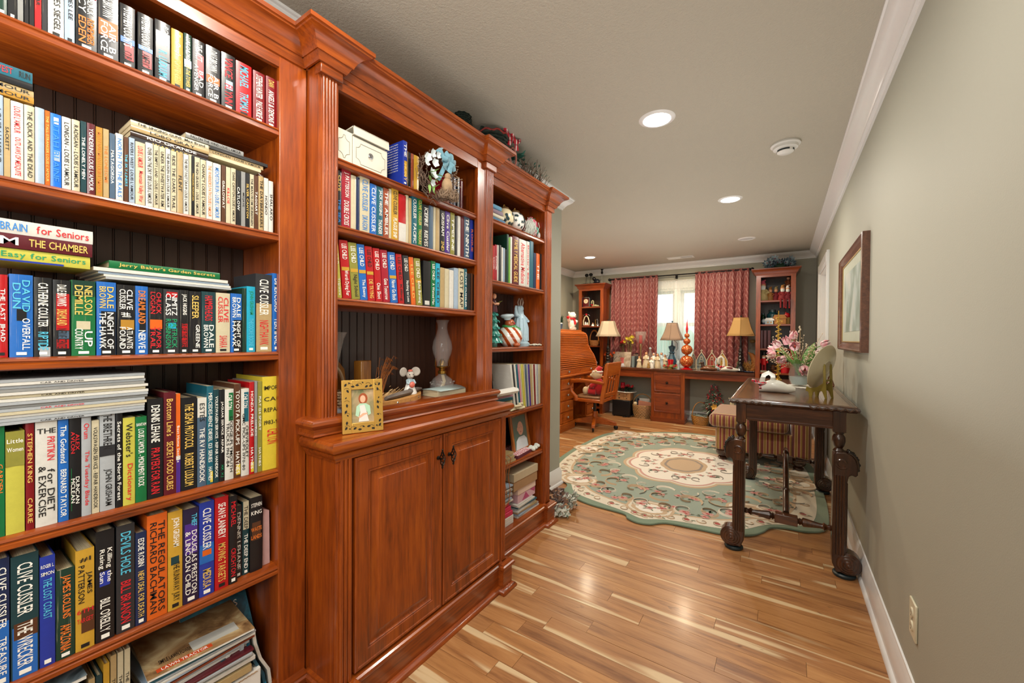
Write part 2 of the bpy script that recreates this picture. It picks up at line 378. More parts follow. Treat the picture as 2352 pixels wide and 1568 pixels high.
for a, b in ((WX0+.03, -1.425), (-1.335, WX1-.03)):
    for c, d, yy in ((WZ0+.03, 1.49, YF+.05), (1.46, WZ1-.03, YF+.075)):
        g = G().box(a, b, yy, yy+.025, c, c+.05).box(a, b, yy, yy+.025, d-.04, d).box(a, a+.04, yy, yy+.025, c+.05, d-.04).box(b-.04, b, yy, yy+.025, c+.05, d-.04)
        sh = obj('sash', g, WHITE, win); obj('pane', G().box(a+.04, b-.04, yy+.010, yy+.014, c+.05, d-.04), GLASS, sh)
# outdoors: lawn and blurred greenery far beyond the window
struct('ground_outside', G().box(-12, 8, YF+.3, 22, -.9, -.8), P('lawn', '#7f9a66', .9, var=.3, vs=3))
gh = G()
for i in range(40):
    gh.ball((random.uniform(-9, 5), random.uniform(13, 17), random.uniform(-.5, 1.1)), (random.uniform(.7, 1.3),)*3, 8, 6)
tag(obj('hedge', gh, P('pale_hedge_leaves', '#86a283', .9, var=.35, vs=5)), 'pale green hedge growing beyond the window', 'hedge', kind='stuff')
# ---------------------------------------------------------------- curtains
def damask():
    t = NT('burgundy_gold_damask'); c = t.n('TexCoord'); mp = t.n('Mapping'); mp.inputs['Scale'].default_value = (1, 1, 1); t.l(c.outputs['UV'], mp.inputs[0])
    sx = t.n('SeparateXYZ'); t.l(mp.outputs[0], sx.inputs[0]); u = sx.outputs[0]; v = sx.outputs[1]
    fu = t.math('PINGPONG', u, .085); a = t.math('MULTIPLY', fu, 1/.085)
    sc = t.math('ADD', v, t.math('MULTIPLY', fu, -1.6)); p = t.math('PINGPONG', sc, .045); stripe = t.math('GREATER_THAN', p, .030)
    n = t.noise(mp.outputs[0], 60, 4, .7, 2.5); blob = t.math('GREATER_THAN', n, .5)
    pat = t.math('ADD', t.math('MULTIPLY', stripe, .38), t.math('MULTIPLY', blob, .62)); 
    col = t.ramp(pat, [(.0, '#70202a'), (.40, '#8c3a42'), (.62, '#a85a54'), (1, '#cb958b')])
    t.bump(n, .1, .002); t.b.inputs['Sheen Weight'].default_value = .3
    m = t.out(col, .42, 0, 0, .6); tr = t.n('BsdfTranslucent'); t.l(col, tr.inputs[0]); mx = t.n('MixShader'); mx.inputs[0].default_value = .25
    t.l(t.b.outputs[0], mx.inputs[1]); t.l(tr.outputs[0], mx.inputs[2]); t.l(mx.outputs[0], t.t.nodes['Material Output'].inputs[0]); return m
def curtain_mesh(x0, x1, yb, z0, z1, folds, amp, seed, header=True, gather=0):
    rr = random.Random(seed); nu = folds*10; nv = 24; vs = []; fs = []; uv = []
    ph = [rr.uniform(0, 6.28) for _ in range(4)]; W = abs(x1-x0)
    for j in range(nv+1):
        t = j/nv; z = z1+(z0-z1)*t
        for i in range(nu+1):
            s = i/nu; q = s*folds*2*PI; am = amp*(.35+.65*min(1, t*3))*(.75+.35*math.sin(s*7+ph[0]))
            yy = yb+am*math.sin(q+.6*math.sin(t*2.2+ph[1])+.5*math.sin(s*11+ph[2]))+(.006*math.sin(q*5) if t < .04 else 0)
            xx = x0+(x1-x0)*s+.012*math.sin(q*2+ph[3])*t+gather*t*t*(.5-s)*W
            vs.append((xx, yy, z+(.006*math.sin(q*5.3+1) if j == 0 else 0))); uv.append((s*W*1.9, z))
    for j in range(nv):
        for i in range(nu): a = j*(nu+1)+i; fs.append((a, a+1, a+nu+2, a+nu+1))
    me = bpy.data.meshes.new('curtain'); me.from_pydata(vs, [], fs); l = me.uv_layers.new(name='UVMap')
    l.data.foreach_set('uv', [c for p in me.polygons for vi in p.vertices for c in uv[vi]]); me.shade_smooth(); return me
DAM = damask()
for x0, x1, sd, lab in ((-2.42, -1.655, 3, 'burgundy patterned curtain left of the window'), (-1.11, -.40, 8, 'burgundy patterned curtain right of the window')):
    me = curtain_mesh(x0, x1, YF-.10, .80, 2.265, 8, .026, sd); me.materials.append(DAM)
    o = obj('curtain', me, None); tag(o, lab, 'curtain', 'burgundy curtains'); m = o.modifiers.new('thick', 'SOLIDIFY'); m.thickness = .003
SHE = NT('white_sheer_cloth'); SHE.b.inputs['Transmission Weight'].default_value = 0; m_ = SHE.out('#eef4f0', .8)
tr = SHE.n('BsdfTransparent'); tl = SHE.n('BsdfTranslucent'); tl.inputs[0].default_value = (.95, 1, .98, 1); mx = SHE.n('MixShader'); mx.inputs[0].default_value = .5; mx2 = SHE.n('MixShader'); mx2.inputs[0].default_value = .5
SHE.l(SHE.b.outputs[0], mx.inputs[1]); SHE.l(tl.outputs[0], mx.inputs[2]); SHE.l(mx.outputs[0], mx2.inputs[1]); SHE.l(tr.outputs[0], mx2.inputs[2]); SHE.l(mx2.outputs[0], SHE.t.nodes['Material Output'].inputs[0])
for x0, x1, sd, lab in ((-2.1, -1.405, 21, 'white sheer curtain over the left window sash'), (-1.375, -.7, 22, 'white sheer curtain over the right window sash')):
    me = curtain_mesh(x0, x1, YF-.045, .94, 2.175, 14, .010, sd); me.materials.append(m_); tag(obj('sheer_curtain', me, None), lab, 'curtain', 'white sheer curtains')
IRON = P('dark_bronze_metal', '#1b1a1c', .35, .6)
rod = thing('curtain_rod', 'dark bronze curtain rod with ball finials above the window', 'curtain rod', (-1.41, YF-.10, 2.245))
obj('rod', G().tube([(-1.02, 0, 0), (1.03, 0, 0)], .010, 10), IRON, rod)
for s in (-1, 1): obj('finial', G().ball((s*1.045, 0, 0), .024, 12, 8).ball((s*1.02, 0, 0), (.012, .018, .018), 10, 6), IRON, rod)
for x in (-.98, .02, .98): obj('bracket', G().box(x-.008, x+.008, -.005, .095, -.012, .002).box(x-.012, x+.012, .085, .098, -.05, .02).tube([(x, .02, -.012), (x, .012, -.04), (x, .0, -.055)], .006, 6), IRON, rod)
rod2 = obj('sheer_curtain_rod', G().tube([(-2.15, YF-.045, 2.165), (-.6, YF-.045, 2.165)], .005, 8), P('white_thin_rod', '#d8d8d4', .4)); tag(rod2, 'thin white rod carrying the sheer curtains', 'curtain rod')
# ---------------------------------------------------------------- ceiling fixtures
LAMPON = NT('lamp_glow'); LAMPON.b.inputs['Emission Color'].default_value = (1, .93, .82, 1); LAMPON.b.inputs['Emission Strength'].default_value = 14; LAMPON = LAMPON.out('#ffffff', .5)
def can(x, y, on, lab):
    t = thing('recessed_light', lab, 'ceiling light', (x, y, ZC), group='recessed ceiling lights')
    obj('trim_ring', G().lathe([(.070, .0), (.072, -.006), (.088, -.004), (.094, 0)], n=40, cap=False), WHITE, t)
    obj('bulb', G().lathe([(0, -.004), (.05, -.005), (.071, -.0015)], n=32, cap=False), LAMPON if on else P('dull_white_lens', '#c9ccca', .3), t)
can(-.579, 2.264, 1, 'lit recessed ceiling light nearest the camera'); can(-.383, 3.895, 1, 'lit recessed ceiling light, second along the ceiling')
can(-.365, 5.522, 0, 'unlit recessed ceiling light near the window wall'); can(-2.368, 5.589, 1, 'lit recessed light above the roll-top desk')
PLA = P('white_plastic', '#dfe0dc', .35, var=.02); DK = P('dark_slot', '#2b3335', .7)
t = thing('smoke_detector', 'round white smoke detector on the ceiling', 'smoke detector', (.002, 2.973, ZC))
obj('base', G().lathe([(.075, 0), (.078, -.010), (.070, -.016), (.066, -.016)], n=40), PLA, t)
obj('body', G().lathe([(.066, -.014), (.064, -.030), (.045, -.036), (.044, -.050), (.036, -.056), (0, -.058)], n=40), PLA, t)
for k in range(3):
    a0 = k*2.1+3.6; g = G(); n = 8
    vs = []; 
    for i in range(n+1):
        a = a0+i*1.6/n
        for r, z in ((.0455, -.038), (.0455, -.048)): vs.append((r*math.cos(a), r*math.sin(a), z))
    obj('vent_slot', g.add(vs, [(2*i, 2*i+2, 2*i+3, 2*i+1) for i in range(n)]), DK, t)
t = thing('air_vent', 'white louvred air vent in the ceiling by the window', 'vent', (-1.25, 6.28, ZC))
obj('frame', G().box(-.18, .18, -.075, -.05, -.006, 0).box(-.18, .18, .05, .075, -.006, 0).box(-.18, -.15, -.05, .05, -.006, 0).box(.15, .18, -.05, .05, -.006, 0).box(-.01, .01, -.05, .05, -.006, 0), PLA, t)
for i in range(7):
    for s in (-1, 1): obj('louvre', G().box(-.068, .068, -.006, .006, -.0008, .0008, T((s*.08, -.042+i*.014, -.005))@RX(.6*s)), PLA, t)
obj('duct', G().box(-.15, .15, -.05, .05, -.001, 0), DK, t)
t = thing('wall_outlet', 'ivory duplex outlet low on the right wall', 'outlet', (XR, 1.825, .34))
obj('cover_plate', G().box(-.007, 0, -.037, .037, -.06, .06), P('ivory_plastic', '#cfcab0', .35), t, bev=.003)
for z in (-.022, .022): s = obj('socket', G().lathe([(0, .003), (.014, .003), (.0165, 0)], n=20, M=T((-.007, 0, z))@RY(-PI/2)), P('ivory_plastic', '#cfcab0'), t); obj('slot', G().box(-.0104, -.0098, -.006, -.0045, z-.003, z+.006).box(-.0104, -.0098, .0045, .006, z-.003, z+.006).box(-.0104, -.0098, -.002, .002, z-.011, z-.007), DK, s)
obj('screw', G().lathe([(0, .002), (.003, .001), (.003, 0)], n=10, M=T((-.007, 0, 0))@RY(-PI/2)), P('steel', '#999999', .3, 1), t)
# framed print on the right wall
t = thing('framed_picture', 'tall framed landscape print in a brown wood frame on the right wall', 'picture', (XR, 3.25, 1.50))
FW, y0, y1, z0, z1 = .055, -.50, .53, -.315, .315
fr = G(); prof = [(0, 0), (.032, 0), (.036, .008), (.030, .016), (.026, .030), (.014, .044), (.012, .054), (0, .054)]
vs = []; fs = []
for (cy, cz, sy, sz) in ((y0, z0, 1, 1), (y1, z0, -1, 1), (y1, z1, -1, -1), (y0, z1, 1, -1)):
    for o_, i in prof: vs.append((-o_, cy+sy*i, cz+sz*i))
m = len(prof)
for k in range(4):
    q = (k+1) % 4
    for j in range(m): l = (j+1) % m; fs.append((k*m+j, q*m+j, q*m+l, k*m+l))
obj('frame', fr.add(vs, fs), wood('brown_frame_wood', '#3a2015', '#5d3722', '#7a4c33', 'y', .4), t)
obj('gilt_slip', G().box(-.016, -.010, y0+.052, y1-.052, z0+.052, z0+.058).box(-.016, -.010, y0+.052, y1-.052, z1-.058, z1-.052).box(-.016, -.010, y0+.052, y0+.058, z0+.052, z1-.052).box(-.016, -.010, y1-.058, y1-.052, z0+.052, z1-.052), P('gilt', '#b89a5e', .4, .6), t)
pr = NT('landscape_print'); v = pr.coord('Object', (1, 2.2, 1.5)); n1 = pr.noise(v, 2.5, 5); c = pr.ramp(n1, [(.3, '#6f7f70'), (.45, '#8fa095'), (.55, '#aebab4'), (.75, '#c9c9ba')])
obj('mat_board', G().box(-.012, -.006, y0+.055, y1-.055, z0+.055, z1-.055), P('mat_board', '#aeb2a0', .7), t)
obj('print', G().box(-.0135, -.012, y0+.15, y1-.15, z0+.12, z1-.12), pr.out(c, .4), t)
# ================================================================ BOOKCASES
def wo(name, g, mat, par, **kw): return obj(name, g, mat, par, loc=-par.location, **kw)
def shelf(par, y0, y1, z, X, XB_=-1.568, name='shelf'):
    p = [(XB_, z-.024), (XB_, z), (X-.010, z), (X-.003, z-.003), (X-.001, z-.008), (X-.005, z-.0095), (X-.005, z-.012), (X, z-.015), (X, z-.024), (X-.004, z-.027), (XB_+.0, z-.027)]
    return wo(name, G().prism(p, y0, y1, 'y'), CHERRYH, par)
def beads(par, y0, y1, z0, z1, X=-1.57):
    n = max(1, round((y1-y0)/.0376)); w = (y1-y0)/n
    me = G().prism([(X-.008, 0), (X, 0), (X, w*.82), (X-.003, w*.84), (X-.003, w*.87), (X+.001, w*.90), (X+.001, w*.95), (X-.004, w*.97), (X-.004, w*.985), (X-.008, w*.985)], z0, z1).mesh('bead_board')
    me.materials.append(DARKBACK)
    for i in range(n): o = obj('bead_board', me, None, par, loc=(-par.location.x, y0+i*w-par.location.y, -par.location.z))
def pilaster(par, y0, y1, X, z0, z1, n=5):
    w = (y1-y0); e = w*.10; r = (w-2*e)/(2*n); pts = [(X-.03, y0), (X-.004, y0), (X, y0+.002), (X, y0+e)]
    for i in range(n):
        c = y0+e+r*(2*i+1)
        for k in range(0, 7): a = PI*k/6; pts.append((X+.001+r*1.0*math.sin(a), c-r*math.cos(a)))
    pts += [(X, y1-e), (X, y1-.002), (X-.004, y1), (X-.03, y1)]
    return wo('pilaster', G().prism(pts, z0, z1), CHERRY, par)
CABCR = [(0, 2.128), (.006, 2.128), (.010, 2.134), (.016, 2.146), (.018, 2.150), (.022, 2.150), (.024, 2.156), (.030, 2.168), (.042, 2.182), (.058, 2.192), (.064, 2.194), (.066, 2.198), (.072, 2.199), (.072, 2.212), (0, 2.212)]
PLI = [(-.02, 0), (.020, 0), (.020, .010), (.014, .020), (.004, .025), (0, .026), (0, .112), (.010, .114), (.013, .122), (.011, .130), (.004, .134), (.003, .140), (-.02, .142)]
# ---- left unit
LS = [1.905, 1.575, 1.201, .829, .520, .142]
bl = thing('bookcase', 'tall cherry wood bookcase filled with novels, nearest the camera', 'bookcase', (-1.45, .25, 0))
LY0 = -.30
wo('side_panel', G().box(-1.57, -1.335, .70, .738, 0, 2.19).box(-1.57, -1.335, LY0-.03, LY0, 0, 2.19), CHERRY, bl)
wo('stile', G().box(-1.335, -1.32, .652, .739, .10, 2.13), CHERRY, bl, bev=.002)
wo('stile', G().box(-1.335, -1.32, LY0-.05, LY0+.02, .10, 2.13), CHERRY, bl)
wo('side_panel', G().box(-1.57, -1.336, .655, .70, .1, 2.14), CHERRY, bl)
wo('top_rail', G().box(-1.335, -1.32, LY0+.02, .652, 2.093, 2.13).box(-1.57, -1.33, LY0, .70, 2.13, 2.19), CHERRYH, bl)
wo('crown_moulding', G().sweep(CABCR, [(-1.32, LY0-.03), (-1.32, .742)]), CHERRYH, bl)
for z in LS[:5]: shelf(bl, LY0, .655, z, -1.323)
shelf(bl, LY0, .655, LS[5], -1.32, name='bottom_shelf')
wo('plinth', G().sweep(PLI, [(-1.30, LY0-.03), (-1.30, .735)]), CHERRYH, bl)
beads(bl, LY0, .66, .14, 2.135)
# ---- centre unit
bc = thing('bookcase', 'cherry wood bookcase with fluted pilasters above a two-door base cabinet', 'bookcase', (-1.40, 1.21, 0))
wo('side_panel', G().box(-1.57, -1.262, .742, .775, .95, 2.14), CHERRY, bc)
wo('side_panel', G().box(-1.57, -1.262, 1.60, 1.692, .95, 2.14), CHERRY, bc)
wo('side_panel', G().box(-1.57, -1.285, .775, .812, .95, 2.14), CHERRY, bc)
wo('stile', G().box(-1.275, -1.255, .741, .812, .97, 2.14), CHERRY, bc); wo('stile', G().box(-1.275, -1.255, 1.565, 1.692, .97, 2.14), CHERRY, bc)
pilaster(bc, .745, .812, -1.252, .978, 2.105); pilaster(bc, 1.618, 1.69, -1.252, .978, 2.105)
for a, b in ((.738, .818), (1.608, 1.696)): wo('pilaster_block', G().box(-1.27, -1.235, a, b, 2.098, 2.135), CHERRYH, bc, bev=.003)
wo('top_rail', G().box(-1.272, -1.256, .812, 1.61, 2.085, 2.135).box(-1.57, -1.26, .742, 1.692, 2.135, 2.185), CHERRYH, bc)
wo('ceiling_board', G().box(-1.57, -1.272, .775, 1.60, 2.11, 2.135), CHERRYH, bc)
wo('crown_moulding', G().sweep(CABCR, [(-1.57, .735), (-1.235, .735), (-1.235, .82), (-1.258, .82), (-1.258, 1.605), (-1.235, 1.605), (-1.235, 1.698), (-1.40, 1.698)]).box(-1.57, -1.24, .73, 1.70, 2.19, 2.205), CHERRYH, bc)
CS = [1.862, 1.633, 1.384]
for z in CS: shelf(bc, .79, 1.60, z, -1.262)
TB = [(-.03, .925), (.020, .925), (.024, .930), (.018, .936), (.018, .950), (.026, .956), (.031, .964), (.030, .972), (.024, .979), (.010, .983), (-.03, .983)]
wo('base_moulding', G().sweep(TB, [(-1.335, .735), (-1.250, .735), (-1.250, 1.69), (-1.40, 1.69)]), CHERRYH, bc)
wo('deck', G().box(-1.57, -1.24, .745, 1.685, .925, .965), CHERRYH, bc)
beads(bc, .778, 1.60, .96, 2.12)
CT = [(-.02, .860), (.004, .860), (.006, .868), (.012, .874), (.014, .882), (.010, .885), (.016, .888), (.024, .894), (.028, .905), (.026, .916), (.018, .923), (-.02, .925)]
wo('countertop', G().sweep(CT, [(-1.31, .738), (-1.147, .738), (-1.147, 1.672), (-1.31, 1.672)]).box(-1.565, -1.15, .742, 1.67, .880, .9245), CHERRYH, bc)
wo('cabinet_box', G().box(-1.57, -1.166, .744, 1.668, .05, .88), CHERRY, bc)
pilaster(bc, .746, .800, -1.150, .142, .862, 3); pilaster(bc, 1.626, 1.668, -1.150, .142, .862, 3)
wo('plinth', G().sweep(PLI, [(-1.31, .735), (-1.12, .735), (-1.12, .803), (-1.15, .803), (-1.15, 1.615), (-1.12, 1.615), (-1.12, 1.688), (-1.29, 1.688)]), CHERRYH, bc)
PANEL = [(0, -.018), (0, -.003), (.003, 0), (.010, 0), (.013, -.003), (.016, -.003), (.050, -.003), (.053, -.006), (.058, -.004), (.062, -.010), (.066, -.012), (.072, -.012), (.090, -.004), (.092, -.002), (.095, -.002)]
BRZ = P('aged_bronze', '#2e2b27', .35, .9)
def birdcage(par, p):
    h = obj('handle', G().lathe([(0, 0), (.008, 0), (.008, .003), (.004, .006), (.004, .016)], n=12, M=T(p)@RY(PI/2)), BRZ, par)
    g = G()
    for k in range(4):
        g.tube([(p[0]+.024+.011*math.sin(PI*t/12)*math.cos(k*PI/2+t*.33), p[1]+.011*math.sin(PI*t/12)*math.sin(k*PI/2+t*.33), p[2]-.032+.064*t/12) for t in range(13)], .0022, 5)
    for s in (-1, 1): g.ball((p[0]+.024, p[1], p[2]+s*.034), (.004, .004, .006), 8, 6)
    obj('cage', g, BRZ, h)
for a, b, ky in ((.808, 1.213, 1.186), (1.219, 1.622, 1.250)):
    d = wo('door', rings(G(), a, b, .150, .855, -1.145, PANEL), CHERRY, bc); birdcage(d, (-1.146, ky, .765))
# ---- end unit
be = thing('bookcase', 'narrow cherry wood bookcase with figurines at the far end of the run', 'bookcase', (-1.45, 2.07, 0))
ES = [1.905, 1.570, 1.195, .812, .510, .142]
wo('side_panel', G().box(-1.57, -1.335, 1.70, 1.765, .05, 2.19), CHERRY, be); wo('side_panel', G().box(-1.57, -1.33, 2.362, 2.445, .05, 2.19), CHERRY, be)
wo('stile', G().box(-1.335, -1.32, 1.693, 1.772, .1, 2.13), CHERRY, be); wo('stile', G().box(-1.335, -1.32, 2.357, 2.446, .1, 2.13), CHERRY, be)
pilaster(be, 2.366, 2.444, -1.316, .142, 2.10)
wo('pilaster_block', G().box(-1.335, -1.298, 2.36, 2.452, 2.098, 2.135), CHERRYH, be, bev=.003)
wo('top_rail', G().box(-1.335, -1.32, 1.772, 2.36, 2.085, 2.135).box(-1.57, -1.33, 1.70, 2.445, 2.135, 2.185), CHERRYH, be)
wo('crown_moulding', G().sweep(CABCR, [(-1.32, 1.702), (-1.32, 2.358), (-1.298, 2.358), (-1.298, 2.454), (-1.575, 2.454)]).box(-1.57, -1.30, 1.70, 2.45, 2.19, 2.205), CHERRYH, be)
for z in ES[:5]: shelf(be, 1.76, 2.362, z, -1.323)
shelf(be, 1.76, 2.362, ES[5], -1.32, name='bottom_shelf')
wo('plinth', G().sweep(PLI, [(-1.305, 1.69), (-1.305, 2.352), (-1.28, 2.352), (-1.28, 2.452), (-1.575, 2.452)]), CHERRYH, be)
beads(be, 1.765, 2.365, .14, 2.135)
# ================================================================ BOOKS
CW = {'black': '#15161a', 'charcoal': '#2c2d31', 'white': '#d5d3ca', 'cream': '#c9bfa0', 'tan': '#b39a6c', 'red': '#b3121a', 'crimson': '#a21a2e', 'dark red': '#7c0f18', 'maroon': '#5a1420',
      'blue': '#1f66b8', 'bright blue': '#0f6fe0', 'navy': '#16284e', 'royal blue': '#21379c', 'slate blue': '#4a6076', 'pale blue': '#9fb2c4', 'teal': '#1c5f70', 'dark teal': '#153c42', 'cyan': '#1fa3c4',
      'green': '#116b3a', 'dark green': '#12382c', 'lime green': '#6aa53a', 'olive': '#8e8a3a', 'yellow': '#d9c23a', 'gold': '#c69a32', 'ochre': '#b0812e', 'orange': '#d8621c', 'rust': '#97482c', 'brown': '#553320',
      'grey': '#8e8f8c', 'silver': '#a8adb0', 'purple': '#4a2a86', 'dark purple': '#22183a', 'dark brown': '#33211a', 'yellow-green': '#c3bd4c', 'pink': '#d68ba0'}
TC = {'w': '#e8e6dd', 'y': '#d8b45a', 'r': '#c81e28', 'k': '#161616', 'o': '#e0752a', 'b': '#2f7cc4', 'g': '#178a5a', 'c': '#4fb3cf', 'p': '#7a3b8f'}
TCN = {'w': 'white', 'y': 'gold', 'r': 'red', 'k': 'black', 'o': 'orange', 'b': 'blue', 'g': 'green', 'c': 'pale blue', 'p': 'purple'}
def txm(c): return P('print_'+c, TC[c], .5, var=.02)
def bookmat(col, worn):
    k = ('bk', col, worn)
    if k in _mats: return _mats[k]
    t = NT(col.replace(' ', '_')+'_book_cover'); c = t.n('TexCoord'); mp = t.n('Mapping'); mp.inputs['Scale'].default_value = (30, 520, 7); t.l(c.outputs['Object'], mp.inputs[0])
    n = t.noise(mp.outputs[0], 1, 4, .7); m2 = t.n('Mapping'); m2.inputs['Scale'].default_value = (30, 60, 60); t.l(c.outputs['Object'], m2.inputs[0]); n2 = t.noise(m2.outputs[0], 1, 4, .7)
    base = srgb(CW[col]); a = t.n('RGB'); a.outputs[0].default_value = base; b = t.n('RGB'); b.outputs[0].default_value = tuple(x*.72 for x in base[:3])+(1,)
    cc = t.mix(n2, a.outputs[0], b.outputs[0])
    if worn:
        st = t.ramp(n, [(.60, '#000000'), (.72, '#ffffff')]); cc = t.mix(t.math('MULTIPLY', st, .38 if worn == 1 else .75), cc, '#c9c0a6' if col not in ('white', 'cream', 'tan') else '#7a6a4c')
    _mats[k] = t.out(cc, .33, 0, .15); return _mats[k]
PG = NT('page_edges'); v = PG.coord('Object', (20, 900, 20)); n = PG.noise(v, 1, 2); PAGES = PG.out(PG.ramp(n, [(.3, '#a79777'), (.7, '#cdbf9c')]), .9)
PG2 = NT('old_yellow_page_edges'); v = PG2.coord('Object', (20, 900, 20)); n = PG2.noise(v, 1, 2); PAGESY = PG2.out(PG2.ramp(n, [(.3, '#9a6a25'), (.7, '#c9974a')]), .9)
ONES = ['', 'first', 'second', 'third', 'fourth', 'fifth', 'sixth', 'seventh', 'eighth', 'ninth', 'tenth', 'eleventh', 'twelfth', 'thirteenth', 'fourteenth', 'fifteenth', 'sixteenth', 'seventeenth', 'eighteenth', 'nineteenth']
def ordw(n):
    if n < 20: return ONES[n]
    t = {2: 'twenty', 3: 'thirty', 4: 'forty'}[n//10]
    return {2: 'twentieth', 3: 'thirtieth', 4: 'fortieth'}[n//10] if n % 10 == 0 else t+'-'+ONES[n % 10]
def text_obj(par, s, colr, kind, yc, zc, W, Hh, x, name='title'):
    vs, fs = text_geo(s, W, Hh)
    if not vs: return
    if kind == 'v': pts = [(x, yc+b, zc-a) for a, b in vs]
    elif kind == 'h': pts = [(x, yc+a, zc+b) for a, b in vs]
    return obj(name, G().add(pts, fs), txm(colr), par, smooth=False, recalc=False)
def book(w, h, d, col, title='', worn=0, bands=(), pages=None, mark=True, kind='paperback', hard=False):
    """origin at the foot of the spine's left edge; spine faces +x; title: 'w AUTHOR|y TITLE', '_' first = set across"""
    t = .0022 if hard else .0009; bu = .0012 if w > .012 else 0; n = 5
    out = [(-.0004-bu*0, 0)]+[(bu*math.sin(PI*i/n), w*i/n) for i in range(1, n)]+[(-.0004, w)] if bu else [(0, 0), (0, w)]
    poly = out+[(-d, w), (-d, w-t), (-t, w-t), (-t, t), (-d, t), (-d, 0)]
    o = obj('book', G().prism(poly, 0, h), bookmat(col, worn))
    i_ = .004 if hard else .0006
    obj('pages', G().box(-d+i_+.001, -t, t, w-t, i_, h-i_), pages or PAGES, o)
    x = bu+.0004
    for bi, bd in enumerate(bands):
        x += .00012
        z0, z1, c = bd[:3]; a, b = bd[3:5] if len(bd) > 4 else (.04, .96)
        obj('spine_band', G().box(-.0002, x-.0001, w*a, w*b, h*z0, h*z1), bookmat(c, 0), o)
    x += .0003
    segs = [s for s in title.split('|') if s]
    if segs:
        lens = [max(3, len(s)-2) for s in segs]; tot = sum(lens)+1.5*(len(segs)-1); top = h*.94; span = h*(.86 if mark else .90); z = top
        for s, L in zip(segs, lens):
            if s[2:].strip() == '.': z -= span*L/tot+span*1.5/tot; continue
            across = s.startswith('_'); s = s.lstrip('_'); c, tx = s[0], s[2:]
            ln = span*L/tot
            if across: text_obj(o, tx, c, 'h', w/2, z-min(ln/2, w*.3), w*.86, min(w*.35, .013), x); z -= min(ln, w*.62)+h*.01
            else:
                two = tx.split('/')
                for k, q in enumerate(two):
                    text_obj(o, q, c, 'v', w*(.5 if len(two) == 1 else (.70, .30)[k]), z-ln/2, ln*.97, w*(.56 if len(two) == 1 else .34), x)
                z -= ln+span*1.5/tot
    if mark and w > .011:
        obj('publisher_mark', G().box(0, x, w*.28, w*.72, h*.025, h*.06), txm('w' if CW[col] < '#9' else 'k'), o)
    return o
RY_ = {}
def row(ents, org, k, X, z, depth, shelfn, group, worn=0, hard=False, lean=0, pages=None, dh=.172, kind='paperback', mark=True):
    cnt = 0
    for e in ents:
        l, r, top, col = e[:4]; title = e[4] if len(e) > 4 else ''; kw = e[5] if len(e) > 5 else {}
        yl = at(org[0]+l/k, 700, X=X).y; yr = at(org[0]+r/k, 700, X=X).y
        h = at(org[0]+l/k, org[1]+top/k, X=X).z-z if top is not None else dh
        cnt += 1; wd = yr-yl-.0006; hd = kw.get('hard', hard); ln = kw.get('lean', lean)
        if ln: h = h/math.cos(ln)
        b = book(wd, h, kw.get('d', depth), col, title, kw.get('worn', worn), kw.get('bands', ()), kw.get('pages', pages), kw.get('mark', mark), hard=hd)
        b.location = (X-kw.get('back', 0), yl, z+(wd*math.sin(-ln) if ln < 0 else 0)+.0004); 
        if ln: b.rotation_euler = (ln, 0, 0); b.location.z = z+.0004
        kd = 'hardback' if hd else kind
        lc = TCN[title.lstrip('_')[0]] if title else None
        lab = f"{col} {kd}{' with '+lc+' lettering' if lc else ''}, {ordw(cnt)} from left on {shelfn}"
        tag(b, lab, 'book', group)
def lying(y0, y1, x, z, th, d, col, title, label, rot=0, worn=0, hard=False, pages=None, group=None, cat='book', bands=(), mark=False):
    """a book lying flat, spine towards the room, from y0 to y1"""
    b = book(th, y1-y0, d, col, title, worn, bands, pages, mark, hard=hard)
    b.location = (x, y1, z+.0004); b.rotation_euler = (PI/2, 0, 0)
    if rot:
        b.rotation_mode = 'QUATERNION'; m = T((x, (y0+y1)/2, z+.0004))@RZ(rot)@T((0, (y1-y0)/2, 0))@RX(PI/2); b.matrix_world = m; b.rotation_quaternion = m.to_quaternion(); b.location = m.to_translation()
    return tag(b, label, cat, group)
XL_ = -1.342
